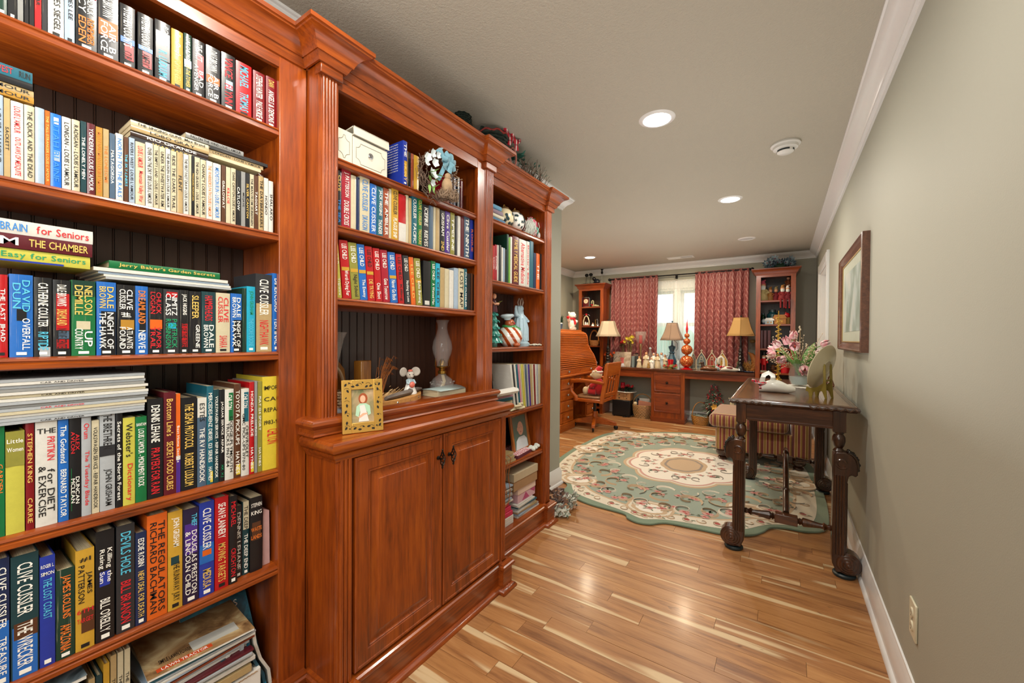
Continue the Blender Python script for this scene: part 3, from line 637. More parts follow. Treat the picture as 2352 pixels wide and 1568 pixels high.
row([(-20, 72, None, 'dark green', 'w NIGHT OF'), (75, 151, None, 'black', 'y THE BORN'), (153, 203, None, 'grey', 'k LUDLUM'), (208, 246, None, 'black', 'w'), (249, 290, None, 'black', 'w THE SHADOW'),
     (292, 350, None, 'red', 'k DARK STAR'), (352, 396, None, 'charcoal', 'w RED'), (400, 532, None, 'white', 'r MICE|k JAMES SIEGEL'), (535, 620, None, 'pale blue', 'k JAMES LEE', {'worn': 2}), (625, 800, None, 'black', 'w CLARK BLACK/MERCY|o REMEMBER/EDEN', {'bands': [(.72, 1, 'crimson', .62, .98)]}),
     (805, 975, None, 'charcoal', 'w DALE BROWN|w AIR B/FORCE', {'bands': [(.30, .52, 'orange')]}), (985, 1110, 20, 'black', 'w STEPHEN COONTS|k CUBA', {'bands': [(.12, .37, 'red', .3, .9), (.38, .47, 'blue')]}),
     (1130, 1256, 95, 'black', 'w STEPHEN COONTS|k AMERICA', {'bands': [(.12, .38, 'red', .3, .9), (.39, .46, 'blue')]}), (1270, 1396, 150, 'black', 'w BOURNE/|c R. LUDLUM', {'bands': [(.06, .34, 'slate blue', .3, .95), (.36, .82, 'black')]}),
     (1405, 1500, 228, 'gold', "w Tom Clancy's|y SPLINTER CELL", {'worn': 0}), (1505, 1570, 265, 'dark green', 'w LUKE CHILDREN|y OF THE TOWER', {'bands': [(.42, .55, 'pale blue')]}), (1575, 1676, 308, 'black', 'w THE ACT|w BAD/AVENGER', {'bands': [(.34, .75, 'red', .4, .9)]}),
     (1685, 1801, 360, 'charcoal', 'w DALE BROWN|w AIR B/FORCE', {'bands': [(.34, .47, 'orange')]}), (1812, 1926, 418, 'black', 'r VINCE|r FLYNN', {'bands': [(.36, .52, 'pale blue', .3, .8)]}), (1930, 2058, 488, 'red', 'c MICHAEL|c THOMAS', {'worn': 0}),
     (2070, 2166, 568, 'dark red', 'w STEPHEN HUNTER|w PALE HORSE'), (2175, 2257, 615, 'dark red', 'y DAN|w ANGELS & DEMONS'), (2260, 2300, 660, 'red', 'w SIGNAL')],
    (0, 0), 3.5636, XL_, 1.905, .105, 'top shelf, nearest bookcase', 'novels on the top shelf of the nearest bookcase', worn=1)
row([(-45, 36, 300, 'pale blue', "k LOUIS L'AMOUR"), (38, 93, 335, 'tan', 'k SACKETT'), (95, 200, 360, 'white', "r LOUIS L'AMOUR|r OUTLAWS OF MESQUITE"), (203, 290, 392, 'cream', 'k THE QUICK AND THE DEAD'), (293, 371, 412, 'pale blue', 'w'), (373, 416, 440, 'orange', "y THE TALL STRANGER LOUIS L'AMOUR", {'worn': 1}),
     (417, 508, 460, 'bright blue', 'b UTAH BLAINE', {'worn': 0, 'bands': [(.86, .95, 'white', .3, .75), (.36, .50, 'pale blue', .3, .85)]}), (511, 588, 490, 'white', "k LONIGAN - LOUIS L'AMOUR"), (592, 659, 512, 'cream', "k RADIGAN - LOUIS L'AMOUR"), (663, 712, 525, 'dark teal', "w THE LONELY MEN"), (716, 784, 541, 'maroon', "w YONDERING LOUIS L'AMOUR"),
     (788, 845, 571, 'ochre', "o MUSTANG MAN-LOUIS L'AMOUR"), (848, 896, 588, 'tan', 'o THE LONESOME'), (900, 946, 625, 'slate blue', 'w MATAGORDA'), (950, 1012, 625, 'white', "b NORTH TO THE RAILS"), (1016, 1055, 655, 'brown', 'c THE SKY-LINERS'), (1058, 1106, 660, 'pale blue', "k RIVERS WEST LOUIS L'AMOUR"),
     (1110, 1190, 692, 'cream', "r LOUIS L'AMOUR|r Mountain Valley War"), (1194, 1256, 700, 'white', "k OVER ON THE DRY SIDE LOUIS L'AMOUR"), (1259, 1303, 720, 'cream', "k THE EMPTY LAND - LOUIS L'AMOUR"), (1306, 1355, 736, 'cream', 'k UNDER THE SWEETWATER RIM'), (1358, 1397, 750, 'white', "k THE BROKEN GUN LOUIS L'AMOUR"), (1400, 1446, 768, 'cream', 'k RIDE THE DARK TRAIL'),
     (1450, 1499, 780, 'tan', 'k FLINT', {'worn': 2}), (1502, 1545, 795, 'white', "k THE FIRST FAST DRAW LOUIS L'AMOUR"), (1548, 1568, 800, 'cream'), (1570, 1592, 815, 'black', 'y TREASURE MOUNTAIN'), (1594, 1637, 820, 'cream', "k THE HIGH GRADERS - LOUIS L'AMOUR"), (1640, 1688, 840, 'cream', "k CHANCY LOUIS L'AMOUR"), (1690, 1742, 850, 'white', "o THE WARRIOR'S PATH LOUIS L'AMOUR"),
     (1744, 1808, 868, 'white', "b MECHSTON RUN - LOUIS L'AMOUR"), (1812, 1847, 885, 'brown', 'w GALLOWAY'), (1850, 1887, 900, 'cream', 'r KILLOE'), (1890, 1930, 910, 'cream', "k DARK CANYON LOUIS L'AMOUR"), (1933, 1970, 928, 'black', 'w CATLOW'), (1973, 2008, 938, 'grey', 'k MOJAVE'), (2010, 2042, 950, 'black', "y SILVER CANYON"),
     (2045, 2078, 960, 'cream', 'k THE MAN FROM SKIBBEREEN'), (2080, 2113, 970, 'brown', 'w TAGGART'), (2115, 2158, 975, 'tan', 'k THE DAYBREAKERS', {'worn': 2}), (2160, 2195, 990, 'white', 'k HONDO'), (2198, 2236, 1015, 'white', 'k SHALAKO')],
    (0, 130), 3.5636, XL_, 1.575, .105, 'second shelf, nearest bookcase', 'worn western paperbacks on the second shelf', worn=1, mark=False)
row([(-30, 66, 462, 'red', 'w THE LAST JIHAD'), (76, 273, 458, 'blue', 'c DAVID/DUN|w OVERFALL/', {'bands': [(.44, .58, 'black', .3, .72)]}), (278, 428, 485, 'black', 'w CATHERINE COULTER|c RIPTIDE', {'bands': [(0, .12, 'silver', .3, .9)]}),
     (433, 580, 505, 'black', "w DALE BROWN'S|y DREAMLAND|k NERVE CENTER", {'bands': [(.34, .82, 'red', .18, .92), (.10, .22, 'red', .2, .9), (.23, .33, 'slate blue', .3, .9)]}), (584, 783, 508, 'green', 'y NELSON/DEMILLE|k .|w UP/COUNTRY', {'bands': [(.80, 1, 'dark green'), (.35, .46, 'cream', .2, .78)]}),
     (790, 952, 520, 'blue', 'y DALE/BROWN|w NIGHT OF/THE HAWK', {'bands': [(0, .60, 'black', .22, .98)]}), (957, 1106, 545, 'black', 'w CLIVE/CUSSLER|w #1|k .|w ATLANTIS/FOUND', {'bands': [(.36, .5, 'ochre', .2, .95)]}), (1108, 1213, 557, 'blue', "o DREAMLAND|w NERVE", {'bands': [(.33, .80, 'black', .3, .82)]}),
     (1215, 1334, 570, 'black', 'r CHUCK/LOGAN|k .|r VAPOR/TRAIL', {'bands': [(.38, .52, 'orange', .1, .95)]}), (1337, 1466, 582, 'charcoal', 'w NIMITZ/CLASS|g PATRICK/ROBINSON', {'bands': [(.88, .96, 'red', .2, .9), (.39, .48, 'cyan', .3, .8)]}), (1468, 1546, 590, 'black', 'w JACK HIGGINS|k YEAR OF THE TIGER', {'bands': [(.1, .47, 'red', .25, .85)]}),
     (1548, 1648, 600, 'black', 'y SLEEPER|w GREENE/'), (1650, 1764, 602, 'dark teal', 'r HAMMERHEADS|w DALE/BROWN'), (1768, 1884, 612, 'cream', 'r CLIVE/CUSSLER|c .|r SAHARA', {'worn': 0}), (1888, 1980, 618, 'blue', 'w DALE/BROWN|w NIGHT OF/HAWK', {'bands': [(0, .55, 'black', .25, .98)]}),
     (1983, 2017, 575, 'dark green', 'w'), (2019, 2090, 560, 'cyan', 'g JOHN GRISHAM|c THEODORE BOONE', {'worn': 0}), (2093, 2226, 455, 'charcoal', 'w CLIVE CUSSLER|r NIGHTHAWK', {'worn': 0, 'bands': [(.0, .62, 'tan', .03, .97)], 'd': .15}), (2228, 2300, 453, 'blue', 'w DIMERCURIO|w TERMINAL', {'worn': 0})],
    (0, 500), 3.5636, XL_, 1.201, .105, 'third shelf, nearest bookcase', 'thrillers on the third shelf of the nearest bookcase', worn=1)
row([(-40, 36, 430, 'green', 'o GARDEN'), (39, 199, 545, 'yellow-green', '_w Little|_w Women', {'bands': [(.66, 1, 'olive', 0, 1)], 'hard': 1}), (204, 279, 460, 'dark red', 'y STEPHEN KING|y CARRIE', {'hard': 1}), (284, 468, 455, 'white', '_k THE|r PRITIKIN/|k for DIET/& EXERCISE', {'hard': 1}), (471, 561, 440, 'blue', 'w The Godsend|w BERNARD TAYLOR', {'hard': 1}), (564, 661, 430, 'black', 'r ALEX/AVLON|w DUNCAN/MCLEAN', {'hard': 1, 'bands': [(.08, .5, 'green', .15, .2)]}),
     (664, 746, 425, 'silver', 'r Orum|r The Tuesday Blade', {'hard': 1}), (749, 811, 450, 'cream', 'k VOLKSWAGEN SERVICE - REPAIR HANDBOOK'), (814, 941, 330, 'silver', 'k THE BRETHREN|w .|k JOHN GRISHAM', {'hard': 1, 'bands': [(.52, .62, 'charcoal', 0, 1)]}), (945, 1003, 385, 'black', 'w Secrets of the North Forest', {'hard': 1}), (1005, 1106, 430, 'yellow-green', "k Webster's|r Dictionary"),
     (1108, 1202, 422, 'green', "_w BANTAM|w LOUIS L'AMOUR - MONUMENT ROCK", {'hard': 1}), (1206, 1336, 275, 'black', 'w DENNIS LEHANE|r PRAYERS FOR RAIN', {'hard': 1}), (1340, 1439, 220, 'maroon', "y Bottom Line's|y SECRET FOOD CURES", {'hard': 1}), (1441, 1478, 230, 'orange', 'w Best Home Secrets', {'bands': [(0, .33, 'purple', 0, 1), (.33, .37, 'white', 0, 1)]}),
     (1481, 1613, 265, 'black', 'y THE SIGMA PROTOCOL|y ROBERT LUDLUM', {'hard': 1}), (1616, 1691, 265, 'slate blue', 'k ESTES|w THE RV HANDBOOK', {'bands': [(.78, 1, 'white', 0, 1)]}), (1693, 1749, 168, 'teal', 'w MERCEDES-BENZ DIESEL 123 SERIES|w HAYNES', {'bands': [(.02, .13, 'yellow', .5, .9)]}), (1751, 1795, 195, 'dark teal', 'w VOLKSWAGEN SERVICE - REPAIR HANDBOOK'), (1797, 1839, 195, 'black', 'w JAGUAR SERVICE - REPAIR|g XK XJ'),
     (1842, 1915, 195, 'white', 'w CHILTON|k DODGE-PLYMOUTH/TRUCKS 1967-84', {'bands': [(.65, .96, 'green', .42, .92)]}), (1917, 1973, 150, 'brown', 'w TOYOTA PICK-UPS|w HAYNES', {'bands': [(.03, .14, 'yellow', .3, .9)]}), (1975, 2041, 190, 'white', 'w CHILTON|k CHEVROLET/GMC PICK-UPS 1970-80', {'bands': [(.62, .96, 'teal', .35, .9)]}), (2043, 2083, 135, 'red', 'w HONDA PRELUDE|w HAYNES', {'bands': [(.02, .13, 'yellow', .3, .9)]}),
     (2085, 2109, 125, 'grey', 'w COMPLETE'), (2112, 2146, 130, 'olive', 'w FIAT 124 SPORT|w HAYNES'), (2149, 2310, 92, 'yellow', '_k IMPORT|_k CAR|_k REPAIR|_k 1983-90|r CHILTON', {'hard': 1, 'd': .18})],
    (0, 840), 3.5636, XL_, .829, .15, 'fourth shelf, nearest bookcase', 'mixed books on the fourth shelf of the nearest bookcase', worn=0, mark=False)
row([(-50, 70, 590, 'navy', 'w CLIVE CUSSLER|w TREASURE', {'bands': [(.0, .5, 'blue', .05, .95)]}), (76, 306, 570, 'dark teal', 'w CLIVE CUSSLER|w THE WRECKER', {'bands': [(.0, .42, 'blue', .05, .95), (.32, .45, 'brown', .1, .95)]}), (311, 439, 570, 'royal blue', '_w ROGER L.|_w SIMON|c THE LOST COAST'),
     (442, 597, 680, 'dark green', 'o JAMES ROLLINS|o AMAZONIA', {'worn': 2}), (600, 756, 520, 'gold', '_k #1|k JAMES/PATTERSON|_r 6TH|_r TARGET', {'bands': [(.17, .40, 'brown', .3, 1)]}), (764, 918, 365, 'black', "w Killing the/Rising Sun|w BILL O'REILLY", {'bands': [(.50, .63, 'royal blue', .2, .75)]}), (932, 1082, 320, 'charcoal', 'c DEVILS HOLE|r BILL BRANON'),
     (1086, 1177, 372, 'navy', 'w EDDIE ROBIN|y NEW DEAL FOR DEATH'), (1180, 1345, 235, 'orange', 'k THE REGULATORS/RICHARD BACHMAN', {'mark': False}), (1349, 1468, 205, 'gold', 'w JOHN GRISHAM|k .|k THE RUNAWAY JURY', {'bands': [(.46, .54, 'dark teal', .2, .75)]}), (1471, 1599, 185, 'dark purple', 'c THIEF/|w DOUGLAS PRESTON/& LINCOLN CHILD', {'bands': [(.52, .84, 'purple', .1, .9)]}),
     (1602, 1724, 130, 'royal blue', 'w CLIVE CUSSLER|k .|y MEDUSA', {'bands': [(.35, .55, 'blue', .03, .97), (.43, .49, 'orange', .2, .8)]}), (1729, 1839, 88, 'red', 'w SEAN FLANNERY|y MOVING TARGETS'), (1843, 1912, 75, 'black', 'r MICHAEL|w .|r CRICHTON', {'back': .0}), (1916, 1972, 165, 'charcoal', 'w DENNIS LEHANE', {'back': .02, 'hard': 0, 'worn': 1, 'd': .11}),
     (1976, 2030, 128, 'dark teal', 'k THE DEEP|w THE DEEP END', {'back': .02, 'hard': 0, 'd': .11, 'bands': [(.62, 1, 'cream', .1, .95)]}), (2032, 2132, 95, 'black', '_w STEPHEN|_w KING|k .|_o WASTE|_o LANDS', {'back': .015, 'hard': 0, 'd': .11, 'bands': [(.42, .66, 'brown', .15, .85)], 'mark': False})],
    (0, 1120), 3.5, XL_+.004, .520, .15, 'fifth shelf, nearest bookcase', 'hardbacks on the fifth shelf of the nearest bookcase', hard=True)
XC_ = -1.285
row([(73, 105, 470, 'black', 'y CLIVE|b THE SEA', {'worn': 1}), (107, 172, 450, 'crimson', 'w J. PATTERSON|w DOUBLE CROSS'), (174, 211, 505, 'cream', ''), (213, 236, 520, 'navy', 'w'), (238, 308, 500, 'cream', 'b CLIVE CUSSLER|b DRAGON'), (310, 358, 565, 'blue', 'w CLIVE CUSSLER'), (360, 405, 585, 'teal', 'w JACK HIGGINS|w THUNDER'), (407, 447, 597, 'rust', 'w THE AMBLER'), (448, 464, 605, 'cream', ''),
     (466, 515, 590, 'gold', 'k CLIVE CUSSLER|w PLAGUE SHIP'), (517, 568, 640, 'red', 'w', {'bands': [(0, .4, 'white', 0, 1)]}), (570, 588, 650, 'cream', 'k'), (590, 610, 670, 'tan', 'k'), (612, 650, 650, 'teal', 'w CUSSLER|w PACIFIC'), (652, 686, 660, 'green', 'y CLIVE CUSSLER|y TREASURE'), (690, 735, 715, 'charcoal', 'w ICEFIRE|w REEVES'), (737, 766, 725, 'slate blue', 'w'), (768, 783, 735, 'cream', ''),
     (785, 812, 740, 'tan', ''), (815, 850, 755, 'black', 'w GRISHAM|y 2ND'), (852, 888, 765, 'purple', 'w Clive Cussler'), (890, 920, 775, 'olive', 'w TIMELINE'), (922, 940, 798, 'charcoal', 'w'), (942, 962, 800, 'white', 'r'), (964, 987, 805, 'maroon', 'w'), (989, 1029, 790, 'slate blue', 'w THE NINTH'), (1032, 1056, 828, 'royal blue', 'o ROGUE'), (1059, 1088, 825, 'black', 'w')],
    (750, 240), 3.136, XC_, 1.633, .12, 'second shelf, middle bookcase', 'novels on the second shelf of the middle bookcase', worn=0, mark=False)
lc = 'w LEE CHILD|k .|w '
lb = {'bands': [(.48, .54, 'gold', .05, .95)]}
row([(78, 112, 985, 'yellow-green', lc+'Tripwire'), (120, 181, 980, 'red', lc+'Worth Dying For', lb), (185, 243, 998, 'olive', 'w LEE CHILD|r .|k Night School', lb), (246, 298, 1010, 'blue', lc+'The Enemy', lb), (302, 352, 1025, 'red', 'k LEE CHILD|y .|y DIE TRYING', lb), (358, 405, 1038, 'red', lc+'One Shot'), (410, 459, 1050, 'crimson', lc+'Gone Tomorrow'), (464, 515, 1066, 'blue', lc+'Never Go Back', lb),
     (522, 561, 1080, 'red', 'k LEE CHILD|k Killing'), (568, 609, 1090, 'charcoal', lc+'Nothing to Lose'), (613, 644, 1102, 'orange', 'y LEE CHILD'), (650, 693, 1110, 'olive', 'w LEE CHILD|w Echo Burning', lb)],
    (750, 240), 3.136, XC_, 1.384, .11, 'third shelf, middle bookcase, leaning', 'leaning paperbacks on the third shelf of the middle bookcase', worn=0, lean=.085, mark=False)
row([(696, 750, 1122, 'black', 'y', {'bands': [(.03, .12, 'white', .2, .8)]}), (753, 783, 1125, 'green', 'w LEE CHILD|w A Wanted Man'), (786, 816, 1140, 'cyan', 'k LEE CHILD'), (819, 850, 1172, 'tan', ''), (852, 882, 1180, 'cream', ''), (885, 915, 1190, 'white', ''), (918, 948, 1175, 'pale blue', 'b'), (950, 990, 1178, 'cream', 'k LOST MAP'), (992, 1011, 1180, 'teal', 'w CLIVE CUSSLER'), (1013, 1038, 1215, 'black', 'w'), (1040, 1057, 1215, 'brown', 'w'), (1059, 1085, 1225, 'black', 'w')],
    (750, 240), 3.136, XC_, 1.384, .12, 'third shelf right half, middle bookcase', 'upright books on the third shelf of the middle bookcase', mark=False)
XE_ = -1.345
row([(84, 97, 530, 'orange', 'w'), (98, 112, 512, 'red', 'w COOK'), (113, 129, 505, 'crimson', 'w COOK'), (130, 140, 508, 'white', ''), (142, 159, 508, 'charcoal', 'w'), (161, 172, 525, 'white', 'k'), (174, 185, 530, 'pale blue', 'k'), (187, 196, 540, 'charcoal', ''), (198, 212, 430, 'dark green', 'c', {'hard': 1}), (213, 224, 455, 'lime green', 'w'), (225, 237, 448, 'white', ''), (239, 286, 440, 'maroon', 'y FAMILY MEDICAL GUIDE', {'hard': 1}),
     (288, 339, 462, 'white', 'r Alternative Medicine', {'hard': 1}), (341, 362, 480, 'white', "r Shooter's Bible"), (364, 391, 476, 'teal', 'w', {'hard': 1}), (393, 410, 565, 'navy', 'w'), (412, 436, 568, 'orange', 'w THE'), (438, 450, 572, 'black', 'y'), (452, 468, 580, 'charcoal', 'w'), (470, 489, 632, 'pale blue', 'r')],
    (1100, 400), 3.1375, XE_, 1.570, .16, 'second shelf, narrow bookcase', 'reference books on the second shelf of the narrow bookcase', mark=False)
bt = [470, 500, 520, 545, 570, 590, 610, 640, 655, 680, 700, 720, 745, 770, 790, 810, 830, 857, 886]
tc = ['white', 'charcoal', 'white', 'teal', 'pink', 'cream', 'yellow-green', 'cream', 'slate blue', 'silver', 'purple', 'tan', 'cream', 'dark red', 'white', 'silver', 'cream', 'tan']
row([(a, b-3, 105, c, '', {'lean': .19-.15*i/17}) for i, (a, b, c) in enumerate(zip(bt, bt[1:], tc))], (1110, 820), 6.4, XE_, .812, .20, 'narrow bookcase magazine shelf, leaning', 'leaning magazines on the fourth shelf of the narrow bookcase', mark=False, kind='magazine')
# ---- books lying flat on top of the rows
zz = at(300, 275, X=-1.35).z
def stack_at(px0, py_top, px1, X, tilt_rows, d, group, where):
    """tilt_rows = [(thickness, colour, title, left px shift, right px shift)] from the top down"""
    z = at(px0, py_top, X=X).z; n = 0
    for th, col, title, a, b, kw in tilt_rows:
        n += 1; z -= th
        yl = at(px0+a, 700, X=X).y; yr = at(px1+b, 700, X=X).y
        pos = 'topmost' if n == 1 else ordw(n)+' down'
        lying(yl, yr, X+.002*(n % 3), z, th-.0007, kw.pop('d', d), col, title, f"{col} {kw.pop('kind', 'book')} lying flat, {pos} {where}", group=group, **kw)
    return z
ztopL2 = 1.575+.172
stack_at(300, 274, 478, -1.35, [(.013, 'cream', 'k THE SINGING GUNS  Max Brand', 0, 0, {'worn': 1}), (.013, 'tan', 'k LOBO GRAY', 0, 0, {'worn': 1}), (.014, 'dark brown', 'w RIO GRANDE', 0, 0, {'worn': 2}), (.011, 'charcoal', 'y WAR PARTY', 0, 0, {'worn': 2})], .105, 'paperbacks lying on the second shelf row', 'in left pile above western paperbacks')
stack_at(426, 303, 558, -1.36, [(.014, 'grey', "k FALLON THE WIND LOUIS L'AMOUR", 0, 0, {'worn': 1}), (.010, 'black', 'w', 55, 55, {'worn': 1}), (.012, 'tan', "k LONIGAN - LOUIS L'AMOUR", 52, 46, {'worn': 1}), (.010, 'cream', 'k', 52, 40, {'worn': 1})], .105, 'paperbacks lying on the second shelf row', 'in right pile above western paperbacks')
stack_at(-70, 118, 76, -1.35, [(.024, 'teal', 'r RAILS WEST|k RUN', 0, 0, {'worn': 0, 'pages': PAGESY}), (.014, 'black', 'w', 0, 0, {'pages': PAGESY}), (.014, 'tan', "k L'AMOUR", 0, 3, {'pages': PAGESY, 'worn': 1}), (.014, 'ochre', "k L'AMOUR", 0, 3, {'pages': PAGESY, 'worn': 1})], .105, 'paperbacks lying on the second shelf row', 'in pile at left picture edge')
stack_at(-16, 497, 213, -1.34, [(.030, 'white', 'b BRAIN|r for Seniors', 0, 0, {}), (.030, 'maroon', 'w M|y THE CHAMBER', 0, -2, {'hard': True}), (.028, 'yellow-green', 'g Easy for Seniors', 0, -6, {'bands': [(.3, 1, 'royal blue', .02, .16)]})], .15, 'books lying on the third shelf row', 'in pile at left over the thrillers')
stack_at(250, 597, 504, -1.342, [(.019, 'green', "y Jerry Baker's Garden Secrets", 0, 0, {'hard': True}), (.009, 'white', '', -36, 18, {'kind': 'magazine', 'd': .19}), (.006, 'pale blue', '', -24, 22, {'kind': 'magazine', 'd': .19}), (.006, 'white', 'r', -12, 25, {'kind': 'magazine', 'd': .19}), (.006, 'silver', '', -8, 26, {'kind': 'magazine', 'd': .19})], .16, 'books lying on the third shelf row', 'under the garden secrets pile above thrillers')
rr = random.Random(4); rows = []
cols = ['silver', 'white', 'silver', 'grey', 'white', 'cream', 'white', 'silver', 'grey', 'silver', 'cream', 'white', 'silver', 'silver']
for i in range(14): rows.append((.0068, cols[i], ('k' if i % 3 else 'r')+' CAR AND DRIVER' if i % 4 == 1 else '', 0, rr.uniform(-8, 4)+(9 if i == 4 else 0), {'kind': 'magazine'}))
z = stack_at(-110, 878, 337, -1.338, rows, .21, 'magazines lying on the fourth shelf row', 'in magazine pile over fourth shelf books')
# ================================================================ THINGS IN AND ON THE BOOKCASES
random.seed(5)
def C(name, col, **kw): return P(name, col, **kw)
GOLD = C('gold_metal', '#c9a24a', rough=.28, metal=.85); BRASS = C('brass_metal', '#a9823c', rough=.25, metal=.9); SILV = C('silver_metal', '#b9bcc0', rough=.18, metal=.95)
WCER = C('white_ceramic', '#e6e5df', rough=.2, coat=.3); CREAMC = C('cream_ceramic', '#d8cba8', rough=.3); REDM = C('bright_red', '#b5101c', rough=.4); REDG = C('gloss_red', '#c41420', rough=.15, coat=.5)
GREENL = C('leaf_green', '#4c8a35', rough=.5, var=.3, vs=40); DKGREEN = C('pine_green', '#20432d', rough=.7, var=.35, vs=60); BROWNW = C('plain_brown_wood', '#6b4222', rough=.5, var=.3); BLACKM = C('black_gloss', '#0d0d10', rough=.25)
STRAW = C('dry_straw', '#b98a45', rough=.8, var=.25, vs=80); WICK = C('wicker', '#a8763c', rough=.6, var=.3, vs=90); PAPER = C('white_paper', '#dcdad2', rough=.8, var=.04); TWIG = C('grey_twig', '#6a5648', rough=.85, var=.3, vs=90)
SKIN = C('painted_skin', '#d9a07c', rough=.5); PINK = C('soft_pink', '#dba2a4', rough=.5); BLUEC = C('pale_blue_cloth', '#6f9fb0', rough=.6, sheen=.4)
def plaid(name, c0, c1, c2, s=60):
    if name in _mats: return _mats[name]
    t = NT(name); sp = t.n('SeparateXYZ'); c = t.n('TexCoord'); t.l(c.outputs['Object'], sp.inputs[0]); a = t.math('PINGPONG', t.math('MULTIPLY', t.math('ADD', sp.outputs[1], sp.outputs[0]), s), 1); b = t.math('PINGPONG', t.math('MULTIPLY', sp.outputs[2], s), 1)
    x = t.mix(t.math('GREATER_THAN', a, .7), c0, c1); x = t.mix(t.math('MULTIPLY', t.math('GREATER_THAN', b, .7), .6), x, c2); _mats[name] = t.out(x, .7); return _mats[name]
PLAIDR = plaid('red_plaid_cloth', '#b3192c', '#e2c9c4', '#5c0f1a'); STRIPW = plaid('candy_stripe', '#e8dcd2', '#c4605c', '#e8dcd2', 70)
def cover_mat(seed, a, b, c):
    k = ('cv', seed)
    if k in _mats: return _mats[k]
    t = NT('magazine_cover_%d' % seed); v = t.coord('Object', (9, 9, 9)); n = t.noise(v, 1.2, 4, .6, 1); _mats[k] = t.out(t.ramp(n, [(.3, a), (.5, b), (.68, c)]), .3, 0, .2); return _mats[k]
def bow(par, p, s, mat, name='bow', M=None):
    g = G()
    for q in (-1, 1):
        for tw in (0, .5):
            g.tube([(p[0]+.1*s*math.sin(a*2), p[1]+q*s*(.55-.55*math.cos(a)), p[2]+s*.42*math.sin(a)*(1-.3*tw)+tw*.15*s) for a in [2*PI*k/10 for k in range(10)]], s*.14, 6, True, M, .35)
        g.tube([(p[0], p[1], p[2]), (p[0]+.12*s, p[1]+q*s*.35, p[2]-.5*s), (p[0]+.1*s, p[1]+q*s*.6, p[2]-1.1*s)], [s*.10, s*.16, s*.14], 6, False, M, .3)
    g.ball(p, s*.17, 8, 6, M); return obj(name, g, mat, par)
def flower(g, p, r, n=5, d=(1, 0, 0), wf=.62, cup=.35):
    d = Vector(d).normalized(); u = d.orthogonal().normalized(); w_ = d.cross(u)
    for k in range(n):
        a = 2*PI*k/n+random.random()*.2; e = (u*math.cos(a)+w_*math.sin(a)+d*cup); g.leaf(p, e, r, r*wf, d, -.2, .08)
def basket(name, label, cat, loc, r0, r1, h, handle=.0, mat=None, sy=1, ha=0, rows=9, stakes=18):
    mat = mat or WICK; t = thing(name, label, cat, loc); g = G()
    for j in range(rows):
        f = (j+.5)/rows; r = r0+(r1-r0)*math.sin(f*PI/2); N = stakes*2
        g.tube([((r+.0035*(1 if (i+j) % 2 else -1))*math.cos(2*PI*i/N), (r+.0035*(1 if (i+j) % 2 else -1))*math.sin(2*PI*i/N)*sy, h*f) for i in range(N)], h/rows*.50, 4, True)
    obj('weave', g, mat, t)
    gs = G()
    for i in range(stakes): a = 2*PI*i/stakes; gs.tube([((r0+(r1-r0)*math.sin(f*PI/2))*math.cos(a), (r0+(r1-r0)*math.sin(f*PI/2))*math.sin(a)*sy, h*f) for f in (0, .3, .6, 1)], .003, 4)
    obj('stake', gs, mat, t)['kind'] = 'stuff'
    obj('rim', G().tube([(r1*1.02*math.cos(2*PI*i/24), r1*1.02*math.sin(2*PI*i/24)*sy, h) for i in range(24)], .006, 6, True), mat, t)
    obj('base', G().lathe([(0, 0), (r0, 0), (r0, .004), (0, .004)], n=20, sy=sy), mat, t)
    if handle:
        obj('handle', G().tube([(r1*math.cos(ha)*math.cos(a), r1*math.sin(ha)*math.cos(a)*sy, h+handle*math.sin(a)) for a in [PI*k/16 for k in range(17)]], .006, 6, False, None, 1.6), mat, t)
    return t
# --- top shelf of the middle bookcase
PW = C('cream_painted_box', '#cfcabb', rough=.5, var=.06)
def panelbox(y0, y1, z1, lab, ring):
    t = thing('storage_box', lab, 'box', (-1.28, y0, 1.8624)); w = y1-y0; h = z1-1.8624; dp = .20
    obj('body', G().box(-dp, 0, 0, w, 0, h), PW, t, bev=.002)
    c = .018; pts = []
    for (cy, cz, s1, s2) in ((.012, .012, 1, 1), (w-.012, .012, -1, 1), (w-.012, h-.018, -1, -1), (.012, h-.018, 1, -1)):
        arc = [(cy+s1*c*math.sin(a), cz+s2*c*math.cos(a)) for a in (PI*k/8 for k in range(5))]
        if s1*s2 < 0: arc = arc[::-1]
        pts += arc
    obj('groove', G().tube([(.0006, a, b) for a, b in pts], .0009, 4, True), C('grey_groove', '#8c8676', rough=.8), t)
    if ring:
        obj('ring_plate', G().lathe([(0, .003), (.009, .002), (.011, 0)], n=18, M=T((0, w*.5, h*.56))@RY(PI/2)), SILV, t)
        obj('pull_ring', G().tube([(.004, w*.5+.009*math.cos(a)-.005, h*.56-.006+.009*math.sin(a)) for a in [2*PI*k/18 for k in range(18)]], .0007, 5, True), SILV, t)
    return t
panelbox(.818, .884, 1.972, 'cream drawer box at the left end of the middle bookcase top shelf', 0)
b = panelbox(.887, 1.037, 1.966, 'cream drawer box with a metal ring pull and its lid propped open', 1)
b2 = obj('lid', G().box(-.20, .006, -.002, .152, 0, .004).box(.002, .006, -.002, .152, -.028, .004), PW, b, loc=(0, 0, .134), rot=(0, -.10, 0)); obj('lid_tray', G().box(-.17, .0, .004, .146, -.012, -.006), PW, b, loc=(.002, 0, .122), rot=(0, -.06, 0))
bb = book(.022, at(930, 325, X=-1.275).z-1.8624, .13, 'royal blue', 'w THE|y HUNT', 0, [(.2, .55, 'gold', .3, .9)]); bb.location = (-1.272, 1.107, 1.8626); tag(bb, 'thick royal blue paperback beside the cream boxes, back cover showing', 'book')
g = G()
